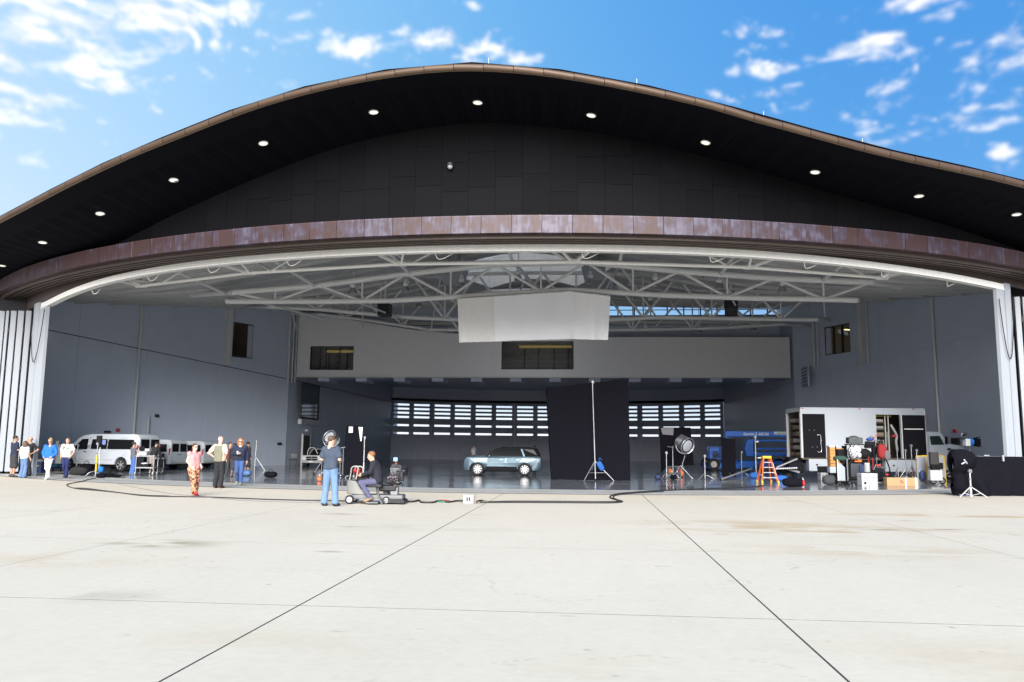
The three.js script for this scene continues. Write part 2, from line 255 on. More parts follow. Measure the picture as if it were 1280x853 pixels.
// white header beam and jambs inside it
{
  const L = [], F = []; for (let a = -38.4; a < 36; a += 1.2) { L.push(arcBox(a, a + 1.2, RH - .2, RH, headY(a) + .04, headY(a) + .26, headY(a + 1.2) + .04, headY(a + 1.2) + .26)); F.push(arcBox(a, a + 1.2, RH - .26, RH + .03, headY(a) - .01, headY(a) + .04, headY(a + 1.2) - .01, headY(a + 1.2) + .04)); }
  const h = mesh('header_beam', L, M.white, hangar); mesh('bottom_flange', F, M.white, h);
  for (const s of [-1, 1]) {
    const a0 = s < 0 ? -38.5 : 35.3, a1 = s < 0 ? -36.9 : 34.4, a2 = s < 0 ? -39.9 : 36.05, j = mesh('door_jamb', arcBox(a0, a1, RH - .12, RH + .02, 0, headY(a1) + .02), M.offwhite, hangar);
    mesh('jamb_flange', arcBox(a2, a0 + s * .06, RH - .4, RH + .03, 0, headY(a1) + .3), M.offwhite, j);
    const w = []; for (let i = 0; i <= 10; i++) { const t = i / 10; w.push(P(lerp(a1, a2, t), RH + .12, lerp(8.2, 8.4, t) - 4 * (t - t * t) * 2.7)); } mesh('cable', path(w, .02), M.gasket, j);
  }
  // light poles hanging under the header and a segmented rail behind it
  const rail = mesh('guide_rail', (() => { const st = [-27.5, -16.8, -5.8, 5.2, 16.5, 26.5].map((a, i, A) => a), l = []; for (let i = 0; i < st.length - 1; i++) l.push(bar(P(st[i] + .25, RH - 1.5, 8.93), P(st[i + 1] - .25, RH - 1.5, 8.93), .085)); return l; })(), M.white, hangar);
  for (const a of [-27.5, -16.8, -5.8, 5.2, 16.5, 26.5]) mesh('rail_bracket', [box(.5, .16, .22, ...P(a, RH - 1.5, 8.93)), beam(P(a - .9, RH - .2, 9.1), P(a - .1, RH - 1.5, 8.93), .07, .1), beam(P(a + .9, RH - .2, 9.1), P(a + .1, RH - 1.5, 8.93), .07, .1)], M.white, rail);
  for (const a of [-30.5, -24, -18.5, -12.5, -3, 5.5, 13, 19, 24.5, 30]) mesh('cable_hook', path([P(a, RH - .2, headY(a)), P(a + .15, RH - .3, headY(a) - .2), P(a + .4, RH - .35, headY(a) - .19), P(a + 1, RH - .3, headY(a) - .02)], .012), M.white, h);
}
// dark gable wall of panels above the band
{
  const gw = new THREE.Group(); gw.name = 'gable_wall'; hangar.add(gw);
  const R = rng(77), W = 1.52; let n = 0;
  for (let a = -48; a < 48; a += W) {
    const a1 = a + W - .013, y0 = 10.0, t0 = gableTop(a), t1 = gableTop(a1); if (Math.max(t0, t1) < y0 + .05) continue;
    const cuts = [y0]; let y = y0 + 1.1 + R() * .9; while (y < Math.min(t0, t1) - .5) { cuts.push(y); y += 1 + R() * 1.2; } cuts.push(null);
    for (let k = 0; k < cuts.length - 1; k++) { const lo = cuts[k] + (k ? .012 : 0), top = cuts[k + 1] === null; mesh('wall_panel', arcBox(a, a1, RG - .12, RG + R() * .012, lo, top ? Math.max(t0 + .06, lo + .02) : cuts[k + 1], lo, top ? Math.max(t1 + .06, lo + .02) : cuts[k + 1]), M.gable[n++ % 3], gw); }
  }
  const bk = []; for (let a = -75; a < 75; a += 1.5) { const lo = a < -57 || a > 52 ? -.05 : 9.4; bk.push(arcBox(a, a + 1.5, RG - .5, RG - .13, lo, gableTop(a) + .3, lo, gableTop(a + 1.5) + .3)); } mesh('wall_backing', bk, M.gasket, gw);
  // camera dome and small fittings on the wall
  const q = (() => { const d = ray(571, 220); return P(-1.9, RG, 0).setY(12.02); })();
  const cam = mesh('dome_camera', [cyl(.12, .1, q.x, q.y + .16, q.z + .16, 'y', 14), box(.06, .06, .3, q.x, q.y + .2, q.z + .08)], M.darkSteel, gw); mesh('dome_lens', ball(.1, q.x, q.y + .08, q.z + .16), M.offwhite, cam);
}
// soffit planks, edge strip and copper rim of the roof; recessed lights
{
  const roof = new THREE.Group(); roof.name = 'roof'; hangar.add(roof);
  const D = .44; let n = 0;
  for (let a = -62; a < 62; a += D) { const b = a + D - .012, f = (q, r) => lerp(gableTop(q), eaveLow(q), (r - RG) / (RE - RG)); const y = [f(a, RG - .05), f(a, RE - .95), f(b, RE - .95), f(b, RG - .05)], j = (n * 7 % 5) * .0015;
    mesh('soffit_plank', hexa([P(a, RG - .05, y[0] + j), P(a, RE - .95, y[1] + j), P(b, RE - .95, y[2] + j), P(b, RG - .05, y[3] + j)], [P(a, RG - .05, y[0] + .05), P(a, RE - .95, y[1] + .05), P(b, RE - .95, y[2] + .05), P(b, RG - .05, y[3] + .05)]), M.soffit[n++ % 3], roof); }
  const st = [[], []]; for (let a = -64; a <= 64; a += 1) { st[0].push(P(a, RE - .93, lerp(gableTop(a), eaveLow(a), .76) - .025)); st[1].push(P(a, RE, eaveLow(a))); } mesh('edge_strip', quads(st), M.soffit[1], roof);
  for (let a = -62; a < 62; a += 1.36) { // rounded copper rim, piece by piece
    const rows = []; for (let i = 0; i <= 7; i++) { const t = i / 7 * Math.PI * .96, row = []; for (const q of [a + .012, a + .69, a + 1.348]) row.push(P(q, RE + .02 + Math.sin(t) * .10, eaveLow(q) + .10 - Math.cos(t) * .12)); rows.push(row); }
    mesh('rim_panel', quads(rows), M.rim[n++ % 3], roof);
  }
  const dr = [[], []]; for (let a = -64; a <= 64; a += 1) { dr[0].push(P(a, RE + .03, eaveLow(a) - .012)); dr[1].push(P(a, RE - .03, eaveLow(a) - .014)); } mesh('drip_edge', quads(dr), mat([.26, .2, .14], .5, .3), roof);
  // roof skin and inner deck
  const top = [], inn = []; for (let i = 0; i <= 14; i++) { const s = i / 14, r1 = lerp(RE, .2, s), r2 = lerp(RG - .3, .2, s), A = [], B = []; for (let a = -92; a <= 92; a += 4) { A.push(P(a, r1, lerp(eaveLow(clamp(a, -75, 75)) + .3, 15.4, smooth(0, .9, s) * .55 + s * .45))); B.push(P(a, r2, deckH(...(() => { const q = P(a, r2, 0); return [q.x, q.z]; })()))); } top.push(A); inn.push(B); }
  // both sheets leave out a skylight, closed above by milky panels and lined with white
  const ja = 19, jb = 27, sheet = (rows, i0, i1, keep) => { const L = []; for (let i = 0; i < rows.length - 1; i++) for (let j = 0; j < rows[0].length - 1; j++) if ((i >= i0 && i < i1 && j >= ja && j < jb) !== keep) L.push(quads([[rows[i][j], rows[i][j + 1]], [rows[i + 1][j], rows[i + 1][j + 1]]])); return mergeVertices(merge(L).deleteAttribute('normal').deleteAttribute('uv')); }, fin = g => { g.computeVertexNormals(); g.setAttribute('uv', new THREE.BufferAttribute(new Float32Array(g.attributes.position.count * 2), 2)); return uvPlan(g, 8); };
  mesh('roof_skin', fin(sheet(top, 8, 10, true)), mat([.24, .16, .11], .6, .2), roof); mesh('roof_deck', fin(sheet(inn, 7, 10, true)), M.deck, roof);
  const milk = new THREE.MeshPhysicalMaterial({ color: lin(.86, .88, .9), roughness: .9, transmission: .55, thickness: 0, side: THREE.DoubleSide });
  for (let i = 8; i < 10; i++) for (let j = ja; j < jb; j++) mesh('skylight_panel', quads([[top[i][j], top[i][j + 1]], [top[i + 1][j], top[i + 1][j + 1]]]), milk, roof);
  mesh('skylight_lining', [quads([inn[7].slice(ja, jb + 1), top[8].slice(ja, jb + 1)]), quads([inn[10].slice(ja, jb + 1), top[10].slice(ja, jb + 1)]), quads([[inn[7][ja], inn[10][ja]], [top[8][ja], top[10][ja]]]), quads([[inn[7][jb], inn[10][jb]], [top[8][jb], top[10][jb]]])], M.white, roof);
  for (const px of [[2, 332], [53, 303], [125, 267], [217, 225], [329, 179], [467, 140], [597, 128], [739, 144], [882, 178], [1019, 215], [1149, 245], [1271, 268]]) { // lights where their pixel's ray meets the soffit
    const d = ray(...px).normalize(); let p = V(0, EYE, 0), ok = 0; for (let t = 20; t < 60; t += .01) { p = V(0, EYE, 0).addScaledVector(d, t); const a = Math.atan2(p.x - AX, p.z - AZ) * 180 / Math.PI, r = Math.hypot(p.x - AX, p.z - AZ); if (r < RE && r > RG && p.y > lerp(gableTop(a), eaveLow(a), (r - RG) / (RE - RG)) - .008) { ok = a; break; } }
    const slope = Math.atan((eaveLow(ok + .5) - eaveLow(ok - .5)) / (rad(1) * 41)), c = new THREE.CylinderGeometry(.15, .15, .03, 20).rotateZ(slope).rotateY(rad(ok)).translate(p.x, p.y, p.z), ring = new THREE.TorusGeometry(.165, .02, 6, 24).rotateX(Math.PI / 2).rotateZ(slope).rotateY(rad(ok)).translate(p.x, p.y - .012, p.z);
    const l = mesh('downlight', c, M.lamp, roof); mesh('trim_ring', ring, M.white, l);
  }
  for (const [px, py] of [[610, 77], [797, 101], [973, 144], [1135, 190]]) { const a = Math.atan2(atZ(px, py, -26).x - AX, -26.5 - AZ) * 180 / Math.PI; mesh('lightning_rod', bar(P(a, RE - .3, eaveLow(a) + .3), P(a, RE - .3, eaveLow(a) + .6), .008), M.white, roof); }
}
// side walls, inner faces with the groove line, back part of the building
const LW = z => lerp(-33, -22.95, Math.min(1, (z + 46) / -17.5)), RW = z => lerp(23, 15.2, Math.min(1, (z + 46.5) / -16.5));
const onWall = (px, py, s, off = .16) => { const d = ray(px, py); let p; for (let t = .02; t < .12; t += .00002) { p = V(0, EYE, 0).addScaledVector(d, t); if (s < 0 ? p.x < LW(p.z) + off : p.x > RW(p.z) - off) break; } return p; };
const groove = z => lerp(8.45, 6.62, Math.min(1, (z + 46) / -17.5));
{
  for (const s of [-1, 1]) {
    const X = s < 0 ? LW : RW, o = s * .5, w = new THREE.Group(); w.name = 'side_wall'; hangar.add(w);
    const seg = (z0, z1, y0f, y1f, m, nm) => mesh(nm, hexa([V(X(z0), y0f(z0), z0), V(X(z0) + o, y0f(z0), z0), V(X(z1) + o, y0f(z1), z1), V(X(z1), y0f(z1), z1)], [V(X(z0), y1f(z0), z0), V(X(z0) + o, y1f(z0), z0), V(X(z1) + o, y1f(z1), z1), V(X(z1), y1f(z1), z1)]), m, w);
    const roofH = z => z > -68 ? deckH(X(z), z) + .05 : 10.2, zf = s < 0 ? -40 : -39;
    const wa = s < 0 ? onWall(289, 402, -1, 0) : onWall(1062, 400, 1, 0), wb = s < 0 ? onWall(316, 445, -1, 0) : onWall(1031, 445, 1, 0), wc = s < 0 ? onWall(289, 446, -1, 0) : onWall(1062, 440, 1, 0);
    const h0 = wa.z, h1 = wb.z, b0 = s < 0 ? wc.y : (wc.y + wb.y) / 2, b1 = wa.y - (s < 0 ? 0 : .2);
    const cuts = []; for (let z = zf; z > h0; z -= 4) cuts.push(z); cuts.push(h0, h1); for (let z = h1 - 3; z > -97; z -= 4) cuts.push(z); cuts.push(-97);
    for (let i = 0; i < cuts.length - 1; i++) { const z0 = cuts[i], z1 = cuts[i + 1] + (cuts[i + 1] === h0 || z0 === h0 ? 0 : .022);
      seg(z0, z1, () => -.1, z => groove(z) - .03, M.wall, 'lower_wall');
      if (z0 === h0) { seg(z0, z1, z => groove(z) + .03, () => b0, M.wall, 'upper_wall'); seg(z0, z1, () => b1, roofH, M.wall, 'upper_wall'); } else seg(z0, z1, z => groove(z) + .03, roofH, M.wall, 'upper_wall');
      mesh('groove_liner', hexa([V(X(z0) + s * .05, groove(z0) - .1, z0), V(X(z0) + s * .4, groove(z0) - .1, z0), V(X(z1) + s * .4, groove(z1) - .1, z1), V(X(z1) + s * .05, groove(z1) - .1, z1)], [V(X(z0) + s * .05, groove(z0) + .1, z0), V(X(z0) + s * .4, groove(z0) + .1, z0), V(X(z1) + s * .4, groove(z1) + .1, z1), V(X(z1) + s * .05, groove(z1) + .1, z1)]), s < 0 ? M.gasket : M.wall, w); }
    // window in the opening, with a room behind it
    const wn = new THREE.Group(); wn.name = 'window'; w.add(wn); const zm = (h0 + h1) / 2, len = Math.hypot(X(h1) - X(h0), h1 - h0), hh = b1 - b0, ym = (b0 + b1) / 2; wn.position.set(X(zm), 0, zm); wn.rotation.y = Math.atan2(-(X(h1) - X(h0)), -(h1 - h0));
    const fr = []; for (const t of s < 0 ? [-.5, .5] : [-.5, -.16, .17, .5]) fr.push(box(.12, hh, .12, s * .12, ym, t * len)); for (const y of [b0, b1]) fr.push(box(.12, .12, len, s * .12, y, 0)); mesh('frame', fr, M.darkSteel, wn);
    mesh('pane', box(.02, hh, len, s * .14, ym, 0), M.pane, wn);
    const room = s < 0 ? mat([.28, .20, .12], .9) : mat([.3, .28, .22], .9), rd = 3.4, rl = len + 1.6;
    mesh('room_behind', [box(.1, hh + 1, rl, s * (.6 + rd), ym, 0), box(rd, .1, rl, s * (.6 + rd / 2), b0 - .4, 0), box(rd, .1, rl, s * (.6 + rd / 2), b1 + .4, 0), box(rd, hh + 1, .1, s * (.6 + rd / 2), ym, rl / 2), box(rd, hh + 1, .1, s * (.6 + rd / 2), ym, -rl / 2)], room, wn);
    if (s > 0) for (const z of [-.9, .7]) mesh('ceiling_lamp', box(.9, .05, .14, 2, b1 - .1, z), mat([.9, .8, .3], .5, 0, { emissive: lin(1, .8, .4), emissiveIntensity: 1.2 }), wn);
    else mesh('door_leaf', box(.06, hh * .8, .7, -2.6, ym, -.5), mat([.34, .32, .28], .7), wn);
  }
  // pipes and ducts on the walls, placed where their pixels meet the wall
  const pipe = (px, y0, y1, s, r, nm, m = M.steel, w = 0) => { const a = onWall(px, y0, s), b = onWall(px, y1, s); const top = V(a.x, a.y, a.z), bot = V(a.x, Math.max(.05, b.y), a.z); mesh(nm, w ? box(w, top.y - bot.y, w * 1.2).rotateY(s < 0 ? -.52 : .44).translate(a.x, (top.y + bot.y) / 2, a.z) : [bar(bot, top, r), ...[.25, .5, .75].map(t => box(.16, .06, .16, a.x + s * .06, lerp(bot.y, top.y, t), a.z))], m, hangar); };
  pipe(178, 379, 545, -1, .075, 'wall_pipe'); pipe(287, 378, 457, -1, 0, 'wall_duct', M.steel, .34); pipe(292, 380, 457, -1, .07, 'wall_pipe'); pipe(363, 396, 480, -1, .085, 'wall_pipe'); pipe(368, 398, 478, -1, .06, 'wall_pipe'); pipe(372, 392, 478, -1, .06, 'wall_pipe'); pipe(186, 520, 553, -1, .06, 'wall_pipe');
  pipe(1075, 374, 455, 1, 0, 'wall_duct', M.steel, .3); pipe(1082, 374, 454, 1, .07, 'wall_pipe'); pipe(1164, 366, 545, 1, .075, 'wall_pipe'); pipe(1016, 398, 461, 1, .09, 'wall_pipe'); pipe(1021, 402, 458, 1, .06, 'wall_pipe');
  const small = (px, py, s, w, h, nm, m) => { const a = onWall(px, py, s, .08); mesh(nm, rbox(.14, h, w, .02).rotateY(s < 0 ? -.52 : .44).translate(a.x, a.y, a.z), m, hangar); };
  small(196, 520, -1, .26, .2, 'wall_fitting', M.darkSteel); small(147, 538, -1, .2, .22, 'alarm_bell', mat([.45, .05, .05], .5)); small(134, 540, -1, .4, .14, 'wall_fitting', M.darkSteel); small(349, 555, -1, .3, .2, 'wall_fitting', M.darkSteel); small(1194, 539, 1, .22, .2, 'alarm_bell', mat([.45, .05, .05], .5)); small(1206, 543, 1, .2, .14, 'wall_fitting', M.darkSteel); small(1195, 552, 1, .55, .4, 'notice_board', M.darkSteel);
  { const g = onWall(1005, 472, 1, .08); const v = mesh('air_grille', box(.1, 1.5, 2.6, g.x, g.y, g.z), M.wallDark, hangar); for (let k = 0; k < 6; k++) mesh('slat', box(.05, .05, 2.4, g.x - .07, g.y - .6 + k * .24, g.z, 0, 0, .5), M.darkSteel, v); }
  // inner window low on the left wall, below the mezzanine, and a door
  { const a = onWall(374, 478, -1, .0), b = onWall(396, 525, -1, .0), z0 = a.z, z1 = Math.max(b.z, a.z - 4.2), y1 = a.y, y0 = 3.75, X = LW((z0 + z1) / 2), w = new THREE.Group(); w.name = 'window'; hangar.add(w);
    mesh('pane', box(.04, y1 - y0, z0 - z1, X + .08, (y0 + y1) / 2, (z0 + z1) / 2, 0, 0, 0), new THREE.MeshPhysicalMaterial({ color: lin(.12, .15, .17), roughness: .06, side: THREE.DoubleSide }), w);
    mesh('frame', [box(.12, .16, z0 - z1 + .2, X + .1, y0, (z0 + z1) / 2), box(.12, .12, z0 - z1 + .2, X + .1, y1, (z0 + z1) / 2), box(.12, y1 - y0, .14, X + .1, (y0 + y1) / 2, z0), box(.12, y1 - y0, .14, X + .1, (y0 + y1) / 2, z1)], M.darkSteel, w); mesh('sill', box(.3, .4, z0 - z1 + .4, X + .12, y0 - .32, (z0 + z1) / 2), M.steel, w);
    const d = new THREE.Group(); d.name = 'door'; hangar.add(d); mesh('leaf', box(.08, 2.3, 1.6, X + .1, 1.2, z0 - 1.6), mat([.07, .065, .055], .6), d); mesh('frame', [box(.14, .12, 1.9, X + .1, 2.42, z0 - 1.6), box(.14, 2.4, .12, X + .1, 1.2, z0 - .72), box(.14, 2.4, .12, X + .1, 1.2, z0 - 2.48)], M.steel, d); mesh('closer_light', box(.2, .12, .5, X + .16, 2.75, z0 - 1.6), M.steel, d); }
}
// mezzanine across the back with its windows; clerestory above it; rear doors
{
  const mz = new THREE.Group(); mz.name = 'mezzanine'; hangar.add(mz);
  const z0 = -63, xl = LW(-63) + .02, xr = RW(-63) - .02, yb = 6.95, holes = [[-22.15, -18.6, 7.52, 9.43], [-6.77, -1.15, 7.58, 9.78]];
  const sh = new THREE.Shape([[xl, yb], [xr, yb], [xr, 10.05], [1.5, 10.1], [-8, 10.2], [-13.7, 10.7], [xl, 12.2]].map(p => new THREE.Vector2(...p)));
  for (const [x0, x1, y0, y1] of holes) sh.holes.push(new THREE.Path([[x0, y0], [x0, y1], [x1, y1], [x1, y0]].map(p => new THREE.Vector2(...p))));
  mesh('front_wall', new THREE.ExtrudeGeometry(sh, { depth: .3, bevelEnabled: false }).translate(0, 0, z0 - .3), M.mezz, mz);
  mesh('underside', box(xr - xl, .3, 3.2, (xl + xr) / 2, yb + .18, z0 - 1.95), M.wallDark, mz); mesh('top_slab', box(xr - xl, .2, 3, (xl + xr) / 2, 10, z0 - 1.8), M.mezz, mz);
  mesh('lip', box(xr - xl, .1, .12, (xl + xr) / 2, yb + .03, z0 + .05), M.steel, mz);
  for (let k = 0; k < 12; k++) mesh('ceiling_beam', box(.9, .3, 2.4, xl + 2 + k * 3.1, yb - .12, z0 - 1.9), M.wallDark, mz);
  holes.forEach(([x0, x1, y0, y1], i) => {
    const w = new THREE.Group(); w.name = 'window'; mz.add(w); const cx = (x0 + x1) / 2, cy = (y0 + y1) / 2, ww = x1 - x0, hh = y1 - y0;
    mesh('pane', box(ww, hh, .02, cx, cy, z0 - .12), M.pane, w);
    mesh('frame', [box(ww + .1, .1, .14, cx, y0, z0 - .1), box(ww + .1, .1, .14, cx, y1, z0 - .1), box(.1, hh, .14, x0, cy, z0 - .1), box(.1, hh, .14, x1, cy, z0 - .1), ...(i ? [] : [.22, .36, .68].map(t => box(.07, hh, .1, lerp(x0, x1, t), cy, z0 - .1)))], M.darkSteel, w);
    mesh('room', [box(ww + 2, hh + 1, .1, cx, cy, z0 - 2.6), box(ww + 2, .1, 2.4, cx, y0 - .35, z0 - 1.6), box(.1, hh + 1, 2.4, x0 - .8, cy, z0 - 1.6), box(.1, hh + 1, 2.4, x1 + .8, cy, z0 - 1.6)], mat([.26, .26, .26], .8), w);
    mesh('pelmet', box(ww * .75, .2, .1, cx + ww * .1, y1 - .26, z0 - 1.4), mat([.5, .4, .14], .7, 0, { emissive: lin(.9, .66, .2), emissiveIntensity: .06 }), w); mesh('mullion_behind', [.3, .5, .72, .92].map(t => box(.12, hh, .1, lerp(x0, x1, t), cy - .2, z0 - 1.6)), mat([.05, .05, .055], .6), w);
  });
  // wall behind, over the mezzanine, with the strip of panes showing sky
  const zc = -66, cl = new THREE.Group(); cl.name = 'clerestory'; hangar.add(cl); const sill = 12.2, seg = (x0, x1, y0, y1a, y1b, m = M.wallDark, nm = 'wall') => mesh(nm, hexa([V(x0, y0, zc), V(x1, y0, zc), V(x1, y0, zc - .25), V(x0, y0, zc - .25)], [V(x0, y1a, zc), V(x1, y1b, zc), V(x1, y1b, zc - .25), V(x0, y1a, zc - .25)]), m, cl);
  seg(LW(zc), RW(zc), 9.9, sill, sill); const xa = -4.2, xb = 16.6; seg(LW(zc), xa, sill, deckH(LW(zc), zc), deckH(xa, zc));
  const dk = x => Math.min(deckH(x, zc) - .08, 13.5 - Math.max(0, x - 8) * .115);
  for (let x = xa; x < RW(zc) - .01; x += 1) seg(x, Math.min(x + 1, RW(zc)), Math.max(sill, x > xb ? sill : dk(x)), deckH(x, zc) + .1, deckH(x + 1, zc) + .1);
  let i = 0; for (let x = xa; x < 16; x += 1.32) { const h = dk(x + .6); if (h < sill + .15) break; mesh('pane', box(1.26, h - sill, .02, x + .66, (sill + h) / 2, zc - .1), M.pane, cl); mesh('mullion', box(.09, h - sill, .14, x, (sill + h) / 2, zc - .1), M.darkSteel, cl); i++; }
  mesh('transom', [box(20, .09, .14, 6, sill + .04, zc - .1), box(17, .05, .12, 4.5, 12.72, zc - .1)], M.darkSteel, cl); mesh('inner_ledge', box(40, .25, .5, AX, 11.6, zc + .3), M.steel, cl);
  mesh('rear_roof', box(44, .3, 36, AX, 10.3, -84.3), M.deck, hangar);
  mesh('rear_ceiling', box(40, .2, 34, AX, 8.6, -83), M.wallDark, hangar);
}

// ------------------------------------------------------------------ rear wall and its doors (an arc at the far end)
const RB = 32, PB = (a, r, y) => V(AX + r * Math.sin(rad(a)), y, AZ - r * Math.cos(rad(a)));   // a: 0 straight back
const backBox = (a0, a1, r0, r1, y0, y1) => hexa([PB(a0, r0, y0), PB(a0, r1, y0), PB(a1, r1, y0), PB(a1, r0, y0)], [PB(a0, r0, y1), PB(a0, r1, y1), PB(a1, r1, y1), PB(a1, r0, y1)]);
M.backDoor = mat([.50, .545, .64], .5, 0, { map: grainTex }); M.backWall = M.wall;
{
  const bw = new THREE.Group(); bw.name = 'rear_wall'; hangar.add(bw); const L = [], L2 = [];
  for (let a = -46; a < 46; a += 2) L.push(backBox(a, a + 2, RB + .1, RB + .45, 7.12, 10.6)); mesh('upper_wall', L, M.backWall, bw);
  for (const s of [-1, 1]) mesh('end_wall', backBox(s < 0 ? -46 : 36.7, s < 0 ? -36.9 : 46, RB + .1, RB + .45, -.1, 7.12), M.backWall, bw);
  for (let a = -37; a < 36.9; a += 2) L2.push(backBox(a, a + 2, RB - .22, RB + .1, 6.86, 7.14)); mesh('door_header', L2, M.gasket, bw);
  const rows = [[6.28, 6.52], [5.80, 6.04], [5.32, 5.56], [4.83, 5.07], [3.87, 4.11], [2.93, 3.17]];
  const n = 8, a0 = -36.6, a1 = 36.4, da = (a1 - a0) / n;
  for (let k = 0; k < n; k++) {
    const A = a0 + k * da + .01, B = A + da - .02, d = thing('rear_door', 'tall grey rear hangar door with rows of slit windows, one of eight', 'door', V(0, 0, 0), 0, 'rear hangar doors'); const wa = (B - A) * .385, c = [];
    // solid strips around the slits: full-height stiles and rails between
    const cols = [[A + (B - A) * .06, A + (B - A) * .06 + wa], [B - (B - A) * .06 - wa, B - (B - A) * .06]], edges = [A, cols[0][0], cols[0][1], cols[1][0], cols[1][1], B];
    for (const e of [0, 2, 4]) c.push(backBox(edges[e], edges[e + 1], RB, RB + .12, .0, 6.86));
    for (const [x0, x1] of cols) { let y = .0; for (const r of [...rows].reverse()) { c.push(backBox(x0, x1, RB, RB + .12, y, r[0])); y = r[1]; } c.push(backBox(x0, x1, RB, RB + .12, y, 6.86)); for (const r of rows) mesh('pane', backBox(x0, x1, RB + .05, RB + .07, r[0], r[1]), M.pane, d); }
    mesh('leaf', c, M.backDoor, d);
    mesh('stile', backBox(A + .02, A + .34, RB - .09, RB - .004, .03, 6.84), M.backDoor, d);
    for (let q = 1; q < 6; q++) mesh('rib', backBox(lerp(A, B, q / 6), lerp(A, B, q / 6) + .08, RB - .04, RB - .004, .1, 2.8), M.backDoor, d);
  }
}
// ------------------------------------------------------------------ folded front door leaves at both sides of the opening
{
  const leaf = (s, k, x0, x1, yp, z) => { // a tall leaf standing edge-on beside the jamb
    const p0 = atZ(x0, yp, z), p1 = atZ(x1, yp, z), g = thing('folding_door_leaf', `white folded door leaf, ${['first', 'second', 'third', 'fourth', 'fifth'][k]} from the jamb on the side of the ${s < 0 ? 'vans' : 'box truck'}`, 'door', V((p0.x + p1.x) / 2, 0, z), s < 0 ? .66 : -.5, s < 0 ? 'folded leaves beside the vans' : 'folded leaves beside the box truck');
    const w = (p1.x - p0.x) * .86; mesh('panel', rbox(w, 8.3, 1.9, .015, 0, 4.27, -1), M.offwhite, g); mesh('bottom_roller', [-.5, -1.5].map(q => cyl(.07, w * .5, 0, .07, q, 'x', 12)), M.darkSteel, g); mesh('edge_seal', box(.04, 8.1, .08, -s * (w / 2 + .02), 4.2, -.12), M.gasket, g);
    for (const y of [1.4, 3.4, 5.4, 7.4]) mesh('hinge', box(.07, .22, .1, s * (w / 2 + .03), y, -.1), M.darkSteel, g);
  };
  [[32, 38.3], [22, 29], [13, 19.5], [6.8, 10.2], [-6, 4.6]].forEach((q, k) => leaf(-1, k, ...q, 400, -39.4)); [[1268.5, 1275.5], [1278.5, 1286], [1289, 1297]].forEach((q, k) => leaf(1, k, ...q, 380, -37.4));
  mesh('door_pocket', box(5.4, 9.3, .2, -32.3, 4.65, -40.6), M.gasket, hangar); mesh('door_pocket', box(5, 9.3, .2, 22.2, 4.65, -39.6), M.gasket, hangar);
}
